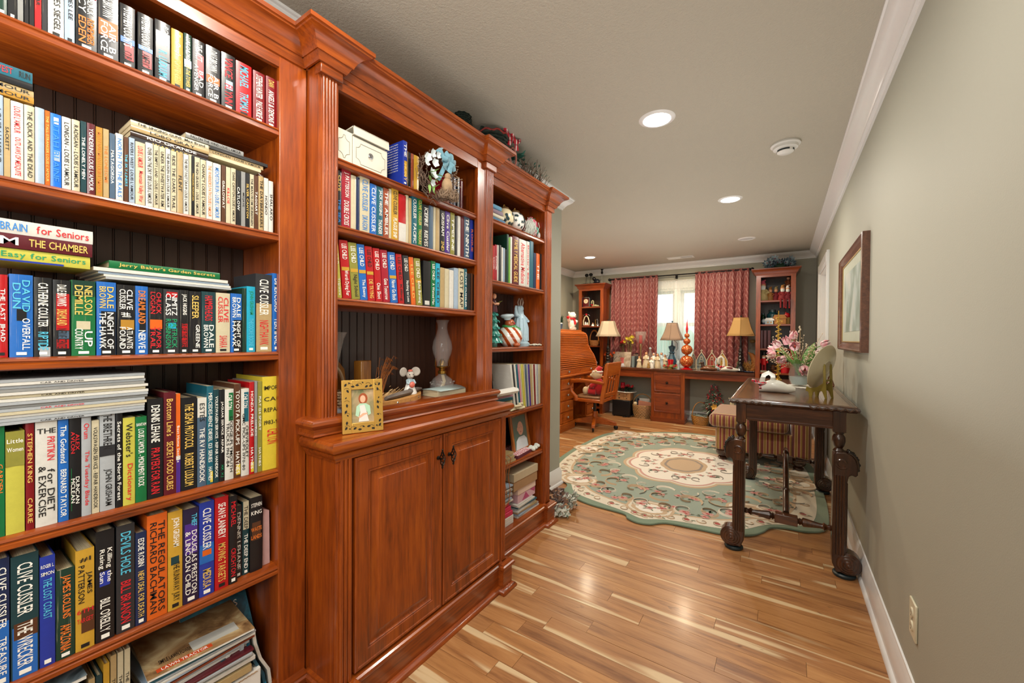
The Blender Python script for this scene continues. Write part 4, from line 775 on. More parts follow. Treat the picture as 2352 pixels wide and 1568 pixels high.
for i in range(11): vs, fs = text_geo(('BEST THRILLER IN YEARS', 'EXTRAORDINARY STORY OF', 'THE YEAR AND A NATION')[i % 3], .085, .0045); g.add([(-.022-(.05-a)*1.0-.0, -.0005, .165-i*.0105+b_) for a, b_ in vs], fs)
obj('cover_print', g, txm('w'), bb, smooth=False)
for i, (l, r, tp, c, kd) in enumerate(((936, 941, 378, 'tan', 'book'), (942, 947, 378, 'black', 'book'), (948, 954, 372, 'rust', 'book'), (955, 966, 365, 'gold', 'book'))):
    q = book(at(r, 400, X=-1.28).y-at(l, 400, X=-1.28).y, .15, .12, c, 'w' if c == 'black' else '', pages=PAGESY); q.location = (-1.29, at(l, 400, X=-1.28).y, 1.8626)
    tag(q, f'{c} book, {ordw(i+1)} right of the thick blue paperback on top shelf', 'book', 'books on the top shelf of the middle bookcase')
for i, (y, c) in enumerate(((1.40, 'dark red'), (1.425, 'dark purple'), (1.447, 'navy'), (1.475, 'charcoal'), (1.5, 'maroon'))):
    q = book(.02, .15+.01*(i % 2), .12, c, 'w'); q.location = (-1.31, y, 1.8626); tag(q, f'{c} book in shadow, {ordw(i+1)} right of the bird wreath', 'book', 'books on the top shelf of the middle bookcase')
# wreath with nest, bird, flowers, bow
wr = thing('wreath', 'twig wreath with a bird nest, white flowers and a blue bow', 'wreath', (-1.235, 1.262, 1.935))
rr = random.Random(2); g = G()
for i in range(150):
    a = rr.uniform(0, 2*PI); ln = rr.uniform(.25, .7); r = .088+rr.gauss(0, .010); x = rr.gauss(0, .012)
    g.tube([(x+rr.gauss(0, .004), (r+rr.gauss(0, .006))*math.cos(a+ln*k/3), (r+rr.gauss(0, .006))*math.sin(a+ln*k/3)) for k in range(4)], .0013, 3)
obj('twig_ring', g, TWIG, wr)
g = G()
for i in range(130):
    a = rr.uniform(0, 2*PI); r = .036+rr.gauss(0, .005)
    g.tube([(.030+(r)*math.cos(a+.3*k)*.8, .035+r*math.sin(a+.3*k)*1.25, -.075+rr.uniform(-.02, .02)+rr.gauss(0, .003)) for k in range(4)], .0012, 3)
for i in range(60): a = rr.uniform(-1.3, .9); p = Vector((.01+rr.gauss(0, .01), .088*math.cos(a), .088*math.sin(a))); e = p+Vector((rr.uniform(0, .02), rr.uniform(0, .03), rr.uniform(-.02, .03))); g.tube([p, (p+e)/2+Vector((0, .003, .003)), e], .0012, 3); g.ball(e, .0025, 5, 4)
obj('nest', g, C('pale_twig', '#8f7862', rough=.85, var=.3, vs=90), wr)
g = G().ball((.03, .03, -.035), (.022, .024, .034), 14, 10).ball((.036, .028, .002), (.014, .015, .015), 12, 8); bird = obj('bird', g, C('bird_feather', '#a98d6c', rough=.8, var=.4, vs=60), wr)
obj('beak', G().cyl((0, 0, 0), .003, .010, 6, .0002, M=T((.048, .030, .003))@RY(PI/2)), C('beak_dark', '#4a3522'), bird); obj('tail', G().leaf((.02, .035, -.05), (-.2, .3, -1), .035, .016), C('bird_feather', '#a98d6c'), bird)
fl = G()
for p, r in (((.03, -.062, -.018), .030), ((.028, -.085, .045), .022), ((.028, -.06, .07), .022), ((.028, -.045, .035), .022), ((.03, -.095, .018), .020), ((.028, -.028, .075), .018), ((.02, -.05, -.045), .018)): flower(fl, p, r, 5, (1, rr.uniform(-.3, .3), rr.uniform(-.3, .3)), .85)
f = obj('flowers', fl, C('white_petals', '#cfd9dc', rough=.6), wr)
gl = G()
for i in range(14): gl.leaf((.015, -.05+rr.gauss(0, .01), -.01+rr.gauss(0, .03)), (.4, rr.uniform(-.6, .8), rr.uniform(-.9, .9)), .05, .012)
obj('leaves', gl, C('pale_green_leaf', '#7fa65a', rough=.6, var=.2), wr)
g = G()
for a in range(7):
    an = a*2*PI/7+.3; c = Vector((.03, .035, .065)); e = Vector((0, math.cos(an), math.sin(an)))
    g.tube([c, c+e*.022+Vector((.012, 0, 0)), c+e*.042+Vector((.006, 0, 0)), c+e*.03-Vector((.004, 0, 0)), c], .011, 6, False, None, .3)
g.tube([(.02, .03, .06), (.02, .01, .02), (.015, -.01, -.02)], .009, 6, False, None, .3); g.tube([(.03, .0, .075), (.03, -.02, .10), (.02, .0, .115)], .013, 6, False, None, .35); obj('ribbon_bow', g, BLUEC, wr)
# --- middle bookcase, niche above the cabinet
fr = thing('photo_frame', 'gold photo frame with black leaf cut-outs and a portrait, on the cabinet top', 'photo frame', (-1.192, .862, .9257), (0, 0, R_(-67)+PI/2))
a_, b_ = Vector((-1.22, .798)), Vector((-1.169, .921)); ang = math.atan2(b_.y-a_.y, b_.x-a_.x); fr.rotation_euler = (-.12, 0, ang); fr.location = ((a_.x+b_.x)/2+.018, (a_.y+b_.y)/2, .9262)
W, H_ = .134, .178; GF = C('satin_gold_frame', '#d2a652', rough=.35, metal=.6)
obj('frame', G().box(-W/2, -W/2+.030, 0, .010, 0, H_).box(W/2-.030, W/2, 0, .010, 0, H_).box(-W/2+.03, W/2-.03, 0, .010, 0, .033).box(-W/2+.03, W/2-.03, 0, .010, H_-.033, H_), GF, fr, bev=.001)
obj('backing', G().box(-W/2+.002, W/2-.002, .010, .020, .002, H_-.002), C('navy_velvet', '#1a2236', rough=.9), fr)
obj('easel_leg', G().tube([(0, .02, .13), (0, .07, .005)], .006, 4), C('navy_velvet', '#1a2236'), fr)
g = G(); rr = random.Random(9)
def border_pts(n):
    for i in range(n):
        s = (i+.5)/n*4; k = int(s); f = s-k
        yield ((-W/2+.012+f*(W-.024), .017, 0), (W/2-.015, .012+f*(H_-.024), 1.57), (W/2-.012-f*(W-.024), H_-.017, 3.14), (-W/2+.015, H_-.012-f*(H_-.024), 4.71))[k]
for i, (x, z, a) in enumerate(border_pts(30)):
    o_ = rr.uniform(-.006, .006); ax = a+rr.uniform(-.7, .7); s = .013 if i % 3 else .008
    g.leaf((x, -.0006, z+o_), (math.cos(ax), 0, math.sin(ax)), s, s*.55, (0, 1, 0), 0, 0)
    if i % 2: g.tube([(x+.008*math.cos(t), -.0004, z+.006*math.sin(t)) for t in (0, .7, 1.4, 2.1, 2.8)], .0006, 4)
obj('leaf_cutouts', g, C('matt_black_cutout', '#16120a', rough=.8), fr)
def flatpoly(par, pts, mat, y, name, n=None): return obj(name, G().prism(pts, y-.0002, y, 'y'), mat, par, recalc=True)
ph = obj('photograph', G().box(-W/2+.03, W/2-.03, .006, .0072, .033, H_-.033), cover_mat(50, '#5d6b46', '#a9936f', '#c4a98b'), fr)
def ell(cx, cz, rx, rz, n=18): return [(cx+rx*math.cos(2*PI*k/n), cz+rz*math.sin(2*PI*k/n)) for k in range(n)]
flatpoly(ph, ell(.002, .113, .015, .019), C('auburn_print', '#9a4a22'), .0058, 'hair'); flatpoly(ph, ell(.001, .112, .009, .0125), C('skin_print', '#e0a98a'), .0055, 'face')
flatpoly(ph, [(-.020, .088), (-.008, .097), (.010, .097), (.024, .088), (.027, .060), (.018, .055), (.014, .070), (-.010, .070), (-.014, .052), (-.024, .058)], C('mint_print', '#a9cdb0'), .0055, 'cardigan')
flatpoly(ph, [(-.010, .090), (.006, .092), (.012, .070), (.020, .036), (-.014, .036), (-.008, .07)], C('white_print', '#dcd6cf'), .0052, 'dress'); flatpoly(ph, [(-.016, .052), (-.010, .048), (.006, .058), (.016, .060), (.014, .064), (.0, .064)], C('skin_print', '#e0a98a'), .0049, 'hands')
dio = thing('mouse_diorama', 'driftwood diorama on a bark-edged wood slice with dried grass and a block', 'figurine', (-1.425, 1.175, .9655), (0, 0, .30))
g = G(); N = 32; rr = random.Random(3); rad = [1+rr.gauss(0, .02) for _ in range(N)]
bot = [(.100*rad[i]*math.cos(2*PI*i/N), .205*rad[i]*math.sin(2*PI*i/N)) for i in range(N)]
obj('wood_slice', G().prism(bot, .0, .026), C('pale_cut_wood', '#b98548', rough=.6, var=.3, vs=60), dio, bev=.002)
for y in (-.08, .0, .09): obj('nail_head', G().lathe([(0, .004), (.005, .002), (.006, 0)], n=12, M=T((.098*math.sqrt(1-(y/.205)**2)-.001, y, .013))@RY(PI/2)), SILV, dio)
dw = wood('grey_driftwood', '#3d3430', '#6d635c', '#958b82', 'y', .8, 0)
obj('driftwood', G().tube([(.065, -.13, .036), (.07, -.05, .040), (.062, .05, .038), (.05, .14, .040), (.045, .19, .038)], [.010, .014, .016, .013, .006], 8, False, None, .8).tube([(.06, .06, .045), (.03, .12, .05), (.02, .17, .043)], [.010, .009, .004], 6), dw, dio)
obj('wood_block', G().box(-.085, -.045, -.135, -.070, .026, .185), wood('amber_block_wood', '#3f2209', '#8f5a1c', '#c08a3c', 'z'), dio, bev=.004)
g = G()
for i in range(26):
    a = rr.uniform(-.2, .9); L = rr.uniform(.10, .17); b0 = Vector((-.03+rr.gauss(0, .006), -.03+rr.gauss(0, .01), .03)); top = b0+Vector((rr.gauss(0, .012), L*.25+a*.05, L)); g.tube([b0, b0.lerp(top, .6)+Vector((0, -.012, .01)), top, top+Vector((0, .03, -.012))], [.0012, .001, .0009, .0006], 3)
    for k in range(5): q = top+Vector((0, .006*k, -.002*k)); g.leaf(q, (rr.uniform(-1, 1), .6, -.6), .016, .003)
obj('dried_grass', g, C('rust_dry_grass', '#a3602b', rough=.8, var=.3), dio)
g = G()
for k in range(2):
    c = ((-.02, -.12, .07), (.03, -.045, .04))[k]
    for i in range(60): p = Vector(c)+Vector((rr.gauss(0, .012), rr.gauss(0, .014), rr.gauss(0, .012))); g.tube([p, p+Vector((rr.gauss(0, .01),)*3)], .0013, 3)
obj('dried_moss', g, C('pale_moss', '#c9a878', rough=.9, var=.2), dio)
mo = thing('mouse_figurine', 'porcelain mouse figurine in a white and pink dress on driftwood slice', 'figurine', (-1.40, 1.265, .9925), (0, 0, -.35)); MG = C('grey_porcelain', '#b3aba0', rough=.3, coat=.3)
obj('dress', G().lathe([(.0, 0), (.032, .0), (.033, .006), (.026, .022), (.017, .045), (.012, .058), (.0, .06)], n=24, sx=.8), WCER, mo); obj('bodice', G().lathe([(.016, .040), (.017, .05), (.013, .066), (.006, .074)], n=18, sx=.85), C('blue_white_glaze', '#9fb5bd', rough=.3), mo)
hd = obj('head', G().ball((.004, 0, .086), (.017, .018, .018), 16, 10).ball((.020, 0, .081), (.009, .008, .007), 10, 7).ball((.029, 0, .081), .003, 8, 6), MG, mo)
for s in (-1, 1):
    obj('ear', G().lathe([(0, .002), (.017, .003), (.021, 0), (.018, -.003), (0, -.002)], n=20, M=T((-.004, s*.029, .100))@RZ(-s*.3)@RY(PI/2)), MG, hd); obj('eye', G().ball((.018, s*.008, .089), .0026, 8, 6), BLACKM, hd)
    obj('arm', G().tube([(.004, s*.014, .063), (.016, s*.018, .050), (.024, s*.006, .046)], [.006, .0055, .004], 8), C('blue_white_glaze', '#9fb5bd'), mo)
obj('bonnet_flower', G().ball((.004, 0, .105), (.010, .011, .006), 10, 6), C('coral_glaze', '#d06a58', rough=.4), mo); obj('posy', G().ball((.026, 0, .044), (.009, .013, .014), 10, 8), C('coral_glaze', '#d06a58'), mo)
# oil lamp
CG = NT('clear_glass'); CG.b.inputs['Transmission Weight'].default_value = 1; CG.b.inputs['IOR'].default_value = 1.3; CG = CG.out('#dfe6e6', .03)
THG = NT('thin_smoky_glass'); m_ = THG.out('#b9b4ae', .06); tr = THG.n('BsdfTransparent'); mx = THG.n('MixShader'); mx.inputs[0].default_value = .26; THG.l(tr.outputs[0], mx.inputs[1]); THG.l(THG.b.outputs[0], mx.inputs[2]); THG.l(mx.outputs[0], THG.t.nodes['Material Output'].inputs[0]); THG = m_
def thing_at(name, label, cat, x, y, z, rot=0, group=None): return thing(name, label, cat, (x, y, z), (0, 0, rot), group)
ly = at(1016, 800, X=-1.45).y; hz = lambda py: at(1016, py, X=-1.45).z-.9655
t = thing_at('oil_lamp', 'glass oil lamp with a tall clear chimney and brass burner', 'oil lamp', -1.45, ly, .9655)
zt = hz(735)
obj('font', G().lathe([(.045, 0), (.060, .004), (.062, .03), (.058, .055), (.045, .075), (.022, .090), (.018, .10)], n=28, cap=False), THG, t)
g = G(); rr = random.Random(1)
for i in range(34): a = rr.uniform(0, 6.28); zz_ = rr.uniform(.01, .065); g.ball((.060*math.cos(a), .060*math.sin(a), zz_), .005, 6, 4)
obj('hobnails', g, THG, t)['kind'] = 'stuff'
obj('oil', G().lathe([(0, .006), (.054, .008), (.055, .02), (0, .021)], n=20), C('amber_oil', '#7d5a33', rough=.1), t); obj('wick', G().tube([(0, 0, .03), (.01, .005, .06), (0, 0, .10)], .008, 6, False, None, .4), C('wick_cloth', '#c9b48a'), t)
b_ = obj('burner', G().lathe([(.018, .095), (.022, .10), (.022, .112), (.014, .116), (.016, .125), (.028, .13), (.030, .136), (.020, .142), (.016, .160), (.008, .172), (.003, .174)], n=24), BRASS, t)
for k in range(4): a = k*PI/2+.5; obj('prong', G().tube([(.028*math.cos(a), .028*math.sin(a), .134), (.038*math.cos(a), .038*math.sin(a), .138), (.034*math.cos(a), .034*math.sin(a), .175)], .0012, 5), BRASS, b_)
pr_ = [(.028, .137), (.030, .16), (.046, .20), (.052, .228), (.047, .262), (.032, .298), (.024, .33), (.026, .352), (.035, zt)]
obj('chimney', G().lathe(pr_, n=32, cap=False), THG, t)
# cream book lying
bq = lying(1.385, 1.565, -1.335, .9655, .030, .12, 'cream', 'k', 'cream book lying on the cabinet deck, grey jacket lifting', rot=-.10, hard=True)
ob = G(); vs = [(-.125+.135*u, .182*(1-v)*-1+0, .031+.010*math.sin(PI*u)*(.3+v)) for v in (0, .5, 1) for u in (0, .25, .5, .75, 1)]; fs = [(5*j+i, 5*j+i+1, 5*j+i+6, 5*j+i+5) for j in range(2) for i in range(4)]
jk = obj('book_jacket', ob.add([(x-1.335, 1.567+y, z+.9655) for x, y, z in vs], fs), C('grey_green_jacket', '#9fb0ad', rough=.5), None); m = jk.modifiers.new('t', 'SOLIDIFY'); m.thickness = .001; tag(jk, 'grey green paper jacket resting on the cream book', 'book jacket')
# violin-shaped painted board, glass vase, ring handle
t = thing_at('painted_board', 'violin-shaped tan board with a dark green painting at the back of the niche', 'plaque', -1.535, .80, .9655)
pts = [(0, 0), (.16, 0), (.205, .03), (.225, .09), (.215, .15), (.185, .185), (.175, .22), (.150, .235), (.125, .26), (.11, .31), (.08, .335), (0, .335)]
obj('board', G().prism([(a, b) for a, b in pts], -.006, .006, 'x'), C('tan_lacquer', '#b07c42', rough=.35, coat=.3), t, rot=(0, .06, 0)); obj('painting', G().prism([(0, .08), (.15, .10), (.165, .17), (.14, .215), (0, .215)], .0062, .007, 'x'), C('dark_green_painting', '#24382f', rough=.5, var=.3), t, rot=(0, .06, 0))
t = thing_at('glass_vase', 'tall flared clear glass vase behind the fluted pilaster', 'vase', -1.37, .865, .9655)
obj('glass', G().lathe([(.03, 0), (.032, .01), (.012, .03), (.014, .10), (.022, .19), (.040, .275), (.052, .30)], n=28, cap=False), THG, t); obj('foot', G().lathe([(0, 0), (.034, 0), (.034, .006), (0, .010)], n=24), THG, t)
t = basket('small_basket', 'small round basket with a pale hoop handle behind the gold frame', 'basket', (-1.50, .955, .9655), .035, .045, .06, .10, C('pale_willow', '#b9a284', rough=.7), ha=PI/2, rows=5, stakes=10)
g = G().lathe([(0, 0), (.05, 0), (.052, .006), (0, .004)], n=24); tag(obj('blue_dish', g, C('blue_glaze', '#2c4c6e', rough=.2), None, loc=(-1.38, .90, .9655)), 'small dark blue dish behind the gold frame', 'dish')
# --- on top of the bookcases
def woven_shape(g, prof, c, n=14, sx=1, sy=1, rot=None):
    for j, (r, z) in enumerate(prof):
        N = n*2; g.tube([((r+.003*(1 if (i+j) % 2 else -1))*math.cos(2*PI*i/N)*sx+c[0], (r+.003*(1 if (i+j) % 2 else -1))*math.sin(2*PI*i/N)*sy+c[1], z+c[2]) for i in range(N)], .0055, 4, True)
DKW = C('dark_green_wicker', '#1f2a24', rough=.6, var=.4, vs=50)
t = thing_at('boot_basket', 'dark green woven boot basket with a red rim on top of bookcase', 'basket', -1.44, 1.665, 2.2055)
g = G(); woven_shape(g, [(.050+.004*math.sin(k*.6), .012*k+.006) for k in range(21)], (0, 0, 0), 10, .8, 1.0); obj('woven_leg', g, DKW, t)
g = G(); woven_shape(g, [(.052-.0012*k*k*.25, .012*k+.006) for k in range(6)], (.0, .09, 0), 10, .8, 1.4); obj('woven_foot', g, DKW, t); obj('rim', G().tube([(.044*math.cos(a), .053*math.sin(a), .26+.004*math.sin(3*a)) for a in [2*PI*k/24 for k in range(24)]], .009, 6, True), C('red_raffia', '#8c2a22', rough=.7, var=.3), t)
t = basket('oval_basket', 'dark wicker basket with a red braided rim and plaid bow on bookcase', 'basket', (-1.42, 1.89, 2.2055), .07, .095, .20, .07, DKW, 1.0, PI/2, 10, 14)
obj('braid', G().tube([(.098*math.cos(a), .098*math.sin(a), .205+.006*math.sin(9*a)) for a in [2*PI*k/40 for k in range(40)]], .007, 6, True), C('red_raffia', '#8c2a22'), t); bow(t, (.09, .085, .235), .075, PLAIDR, 'plaid_bow')
obj('side_ring', G().tube([(.06, .14+.035*math.cos(a), .13+.055*math.sin(a)) for a in [2*PI*k/20 for k in range(20)]], .006, 6, True), C('pink_cane', '#a8665a', rough=.5), t)
t = thing_at('twig_arrangement', 'spray of grey twigs and green leaves on top of the narrow bookcase', 'artificial plant', -1.42, 2.27, 2.2055); g = G(); g2 = G(); rr = random.Random(8)
for i in range(150):
    b0 = Vector((rr.gauss(0, .03), rr.uniform(-.12, .14), .01)); d = Vector((rr.uniform(-.25, .5), rr.uniform(-.8, 1.0), 1)).normalized()*rr.uniform(.12, .215); g.tube([b0, b0+d*.5+Vector((rr.gauss(0, .01),)*3), b0+d], [.0022, .0016, .0008], 4)
    if i % 2: g2.leaf(b0+d*rr.uniform(.5, 1), (rr.uniform(-1, 1), rr.uniform(-1, 1), rr.uniform(0, 1)), .03, .009)
for i in range(14): g2.leaf((rr.gauss(.02, .02), -.14+rr.gauss(0, .03), .16), (rr.uniform(0, 1), rr.uniform(-1, .6), rr.uniform(0, 1)), .06, .028)
obj('twigs', g, TWIG, t); obj('leaves', g2, C('blue_green_leaf', '#2f6a5c', rough=.5, var=.3), t)
# --- narrow bookcase, top shelf
z0 = 1.9054
for i, (th, c, nm) in enumerate(((.022, '#3c6f93', 'blue'), (.022, '#c9c4ae', 'cream'), (.024, '#7b6a7a', 'mauve'), (.026, '#4c86a6', 'pale blue'))):
    o = obj('folded_linen', G().box(-.16, 0, 0, .15-.012*i, 0, th-.001), C('linen_'+nm.replace(' ', '_'), c, rough=.8, sheen=.3), None, loc=(-1.345, 1.79, z0), bev=.008); z0 += th
    tag(o, f'folded {nm} linen, {("bottom of", "second up in", "third up in", "topmost of")[i]} the narrow bookcase top shelf pile', 'linen', 'folded linens')
def orb(name, label, p, r, col, spots, scol, cap):
    t = thing_at(name, label, 'ornament', *p); obj('ball', G().ball((0, 0, r), (r*.95, r, r*.97), 24, 16), col, t); g = G(); rr = random.Random(len(label))
    for i in range(spots):
        th = rr.uniform(-1.0, 1.0); phi = rr.uniform(-.7, .8); d = Vector((math.cos(phi)*math.cos(th), math.cos(phi)*math.sin(th), math.sin(phi))); q = d.to_track_quat('Z', 'Y').to_matrix().to_4x4()
        M = T(Vector((0, 0, r))+d*r*.975)@q
        if scol == 'star': g.prism([((.011 if k % 2 == 0 else .0045)*math.cos(PI*k/5), (.011 if k % 2 == 0 else .0045)*math.sin(PI*k/5)) for k in range(10)], -.001, .0012, 'z', M)
        else: g.lathe([(0, .001), (.008, .001), (.010, 0)], n=14, M=M)
    obj('stars' if scol == 'star' else 'holes', g, C('teal_black', '#16343a', rough=.4), t)
    if cap: obj('cap', G().lathe([(r*.55, r*1.78), (r*.45, r*2.0), (r*.2, r*2.08), (0, r*2.1)], n=20), C('bronze_cap', '#7a5c3c', rough=.35, metal=.6), t); obj('hanging_loop', G().tube([(0, .008*math.cos(a), r*2.14+.010*math.sin(a)) for a in [2*PI*k/12 for k in range(12)]], .0015, 5, True), GOLD, t)
    return t
t = orb('pierced_ornament', 'cream pierced ball ornament beside the folded linens', (-1.40, 2.00, 1.9055), .062, CREAMC, 16, 'hole', 1)
t = orb('star_ornament', 'large white ball ornament painted with dark stars', (-1.40, 2.115, 1.9055), .066, WCER, 14, 'star', 1)
t = thing_at('santa_doll', 'cloth santa doll with a long white beard and pink hat lying on shelf', 'doll', -1.395, 2.27, 1.9055, 0)
obj('body', G().ball((0, .01, .045), (.045, .07, .045), 16, 10), C('rose_cloth', '#b4525c', rough=.8, sheen=.4), t); obj('hat', G().tube([(.0, .0, .085), (.0, .03, .12), (.005, .075, .11), (.01, .085, .07)], [.032, .026, .018, .012], 10), C('pink_cloth', '#c2566c', rough=.8), t)
obj('head', G().ball((.02, -.02, .08), (.026, .028, .027), 12, 9), SKIN, t); g = G(); rr = random.Random(6)
for i in range(160): b0 = Vector((.035+rr.gauss(0, .008), -.03+rr.gauss(0, .02), .085+rr.gauss(0, .014))); g.tube([b0, b0+Vector((.012, rr.gauss(-.01, .012), -.035)), b0+Vector((.004, rr.gauss(-.03, .018), -.075))], [.0022, .0018, .0006], 3)
obj('beard', g, C('white_wool', '#d2d6cf', rough=.95), t); obj('mitten', G().ball((.03, .055, .055), (.018, .014, .026), 10, 8), C('teal_cloth', '#4d8f80', rough=.8), t); obj('hand_muff', G().ball((.02, .10, .03), (.022, .018, .03), 10, 8), C('white_fleece', '#d9d6d2', rough=.9), t); obj('holly', G().leaf((.03, -.02, .115), (.4, .8, .2), .04, .018).leaf((.03, -.02, .115), (.4, -.8, .1), .035, .018), C('holly_green', '#3f7d5e'), t)
# --- narrow bookcase, figurine shelf
TQ = C('turquoise_glaze', '#3f9488', rough=.25, coat=.4, var=.3)
t = thing_at('angel_tree_figurine', 'green ceramic tree figurine topped by a long-haired angel', 'figurine', -1.42, 1.925, 1.1955)
g = G()
for k in range(5):
    r = .058-.010*k; z = .02+.040*k; g.lathe([(r*.4, z), (r, z+.004), (r*.95, z+.012), (r*.5, z+.045)], n=14)
    for i in range(9): a = 2*PI*i/9+k; g.leaf((r*.7*math.cos(a), r*.7*math.sin(a), z+.02), (math.cos(a), math.sin(a), -.5), .028, .024, (0, 0, 1), .3)
obj('tree', g, TQ, t); obj('trunk', G().lathe([(0, 0), (.024, 0), (.026, .03), (0, .03)], n=14), TQ, t)
an = obj('angel', G().lathe([(.026, .205), (.022, .235), (.014, .27), (.008, .285)], n=14), C('plum_glaze', '#4a2028', rough=.3), t); obj('head', G().ball((.006, 0, .298), (.013, .013, .016), 12, 9), SKIN, an); obj('hair', G().ball((-.004, 0, .30), (.014, .016, .018), 12, 9).tube([(-.008, .004, .30), (-.014, .004, .27), (-.014, .0, .24)], [.012, .012, .005], 8), C('chestnut_hair', '#8a4a1c', rough=.6), an)
obj('arms', G().tube([(0, -.018, .265), (.02, -.014, .25), (.03, .008, .255)], .006, 7).tube([(0, .018, .265), (.02, .018, .25), (.03, .010, .255)], .006, 7), SKIN, an); obj('wing', G().leaf((.018, .01, .245), (.3, .7, .8), .05, .03), C('green_gold_wing', '#8c9a4a', rough=.4), an)
t = thing_at('snowman_cookie_jar', 'round snowman chef cookie jar with orange striped sides', 'cookie jar', -1.415, 2.085, 1.1955)
cs = NT('jar_stripes'); c = cs.n('TexCoord'); w_ = cs.n('TexWave'); w_.inputs['Scale'].default_value = 9; w_.inputs['Distortion'].default_value = 1.2; w_.bands_direction = 'DIAGONAL'; cs.l(c.outputs['Object'], w_.inputs['Vector']); CSM = cs.out(cs.ramp(w_.outputs[0], [(.0, '#9a3c10'), (.38, '#b8551c'), (.42, '#dcdcd4'), (1, '#e2e4de')]), .15, 0, .6)
obj('body', G().lathe([(0, 0), (.040, .0), (.072, .024), (.084, .056), (.078, .09), (.055, .114), (.03, .125), (0, .128)], n=28), CSM, t); obj('head', G().ball((.004, 0, .142), (.033, .034, .030), 16, 11), C('copper_glaze', '#a2502a', rough=.2, coat=.5), t)
obj('scarf', G().tube([(.035*math.cos(a), .037*math.sin(a), .120+.004*math.sin(2*a)) for a in [2*PI*k/18 for k in range(18)]], .012, 8, True).tube([(.03, .02, .118), (.06, .035, .105)], [.012, .008], 8), C('holly_scarf', '#3f8a4e', rough=.3), t)
obj('chef_hat', G().lathe([(.020, .166), (.024, .176), (.038, .182), (.044, .192), (.036, .200), (0, .204)], n=20, M=T((0, 0, 0))@RX(.12)), C('pale_blue_glaze', '#b9cbd2', rough=.2), t)
for s in (-1, 1): obj('eye', G().ball((.034, s*.011, .150), .0035, 8, 6), BLACKM, t)
obj('nose', G().ball((.038, 0, .143), .006, 8, 6), REDM, t); obj('foot', G().ball((.066, -.015, .012), (.022, .026, .014), 12, 8), C('copper_glaze', '#a2502a'), t)
t = thing_at('angel_statue', 'pale blue ceramic robed figure with a raised arm and crown', 'figurine', -1.455, 2.275, 1.1955); BL = C('pale_blue_bisque', '#a9c3cf', rough=.4, var=.15, vs=60)
obj('robe', G().lathe([(0, 0), (.062, 0), (.064, .018), (.050, .03), (.056, .05), (.050, .12), (.040, .17), (.030, .20), (.016, .222), (.012, .23)], n=26), BL, t); g = G()
for i in range(12): a = 2*PI*i/12; g.tube([(.052*math.cos(a), .052*math.sin(a), .035), (.051*math.cos(a+.05), .051*math.sin(a+.05), .12), (.036*math.cos(a), .036*math.sin(a), .185)], [.006, .005, .003], 6)
obj('folds', g, BL, t); obj('head', G().ball((.004, 0, .248), (.019, .019, .023), 14, 10), BL, t); obj('veil', G().lathe([(.036, .19), (.032, .23), (.024, .262), (.0, .275)], n=18, M=T((-.012, 0, 0))), BL, t)
obj('raised_arm', G().tube([(0, -.03, .20), (.01, -.062, .205), (.012, -.075, .245), (.01, -.068, .262)], [.014, .013, .009, .006], 9), BL, t); obj('lowered_arm', G().tube([(.0, .03, .20), (.025, .045, .17), (.05, .02, .165)], [.014, .013, .008], 9), BL, t)
for k in range(6): a = 2*PI*k/6; obj('crown_point', G().tube([(.014*math.cos(a), .014*math.sin(a), .268), (.020*math.cos(a), .020*math.sin(a), .29), (.014*math.cos(a+.6), .014*math.sin(a+.6), .318)], [.005, .006, .002], 6), C('brown_glaze_crown', '#8b7565', rough=.4), t)
g = G(); rr = random.Random(12)
for i in range(30): x, y = rr.uniform(-.02, .035), rr.uniform(-.04, .04); g.ball((x, y, .006+rr.uniform(0, .006)), (.010, .012, .005), 7, 5)
tag(obj('lace_doily', g, C('ivory_lace', '#cfcdbc', rough=.9), None, loc=(-1.37, 2.325, 1.1955)), 'crumpled ivory lace beside the blue statue', 'lace')
# --- narrow bookcase, magazine shelf: flat pile at the left
cols = ['cream', 'tan', 'white', 'tan', 'cream', 'brown', 'cream', 'tan', 'teal', 'pale blue', 'pink', 'white']; z = .8125
for i, c in enumerate(cols):
    th = (.009, .006, .012, .005, .008, .010, .012, .008, .014, .006, .007, .004)[i]; dy = .008*math.sin(i*2.1)
    o = obj('pattern_envelope' if c in ('cream', 'tan', 'brown') else 'magazine', G().box(-.20, 0, 0, .22+dy, 0, th-.0006), bookmat(c, 0), None, loc=(-1.335+.005*math.sin(i*1.7), 1.785, z), rot=(0, 0, .02*math.sin(i*3))); z += th
    tag(o, f'{c} papers, {ordw(i+1)} up in the flat pile on the narrow bookcase fourth shelf', 'papers', 'flat pile on the fourth shelf')
rl = thing_at('paper_roll', 'white rolled papers jutting out beside the cabinet top', 'papers', -1.30, 1.80, .918)
obj('sheet', G().prism([(-.18, 0), (-.02, .002), (.008, .008), (.016, .022), (.010, .036), (-.02, .040), (-.02, .037), (.008, .033), (.012, .022), (.006, .011), (-.02, .005), (-.18, .003)], 0, .20, 'y'), PAPER, rl)
t = thing_at('dark_album', 'dark album standing behind the papers on the narrow bookcase shelf', 'album', -1.50, 1.79, .8125); obj('cover', G().box(-.012, .012, 0, .26, 0, .20), C('midnight_violet', '#16152e', rough=.4, var=.5, vs=14), t); obj('cardboard', G().box(.014, .018, -.01, .27, .17, .215), C('old_cardboard', '#6b5a48', rough=.9), t)
g = G(); rr = random.Random(15)
for i in range(7): g.tube([(rr.gauss(0, .012), -.05+.016*i+rr.gauss(0, .004), .006+.012*(i % 3)), (.01+rr.gauss(0, .01), -.02+.016*i, .012+.01*(i % 3)), (.0, .01+.016*i, .008+.012*(i % 3))], .007, 6)
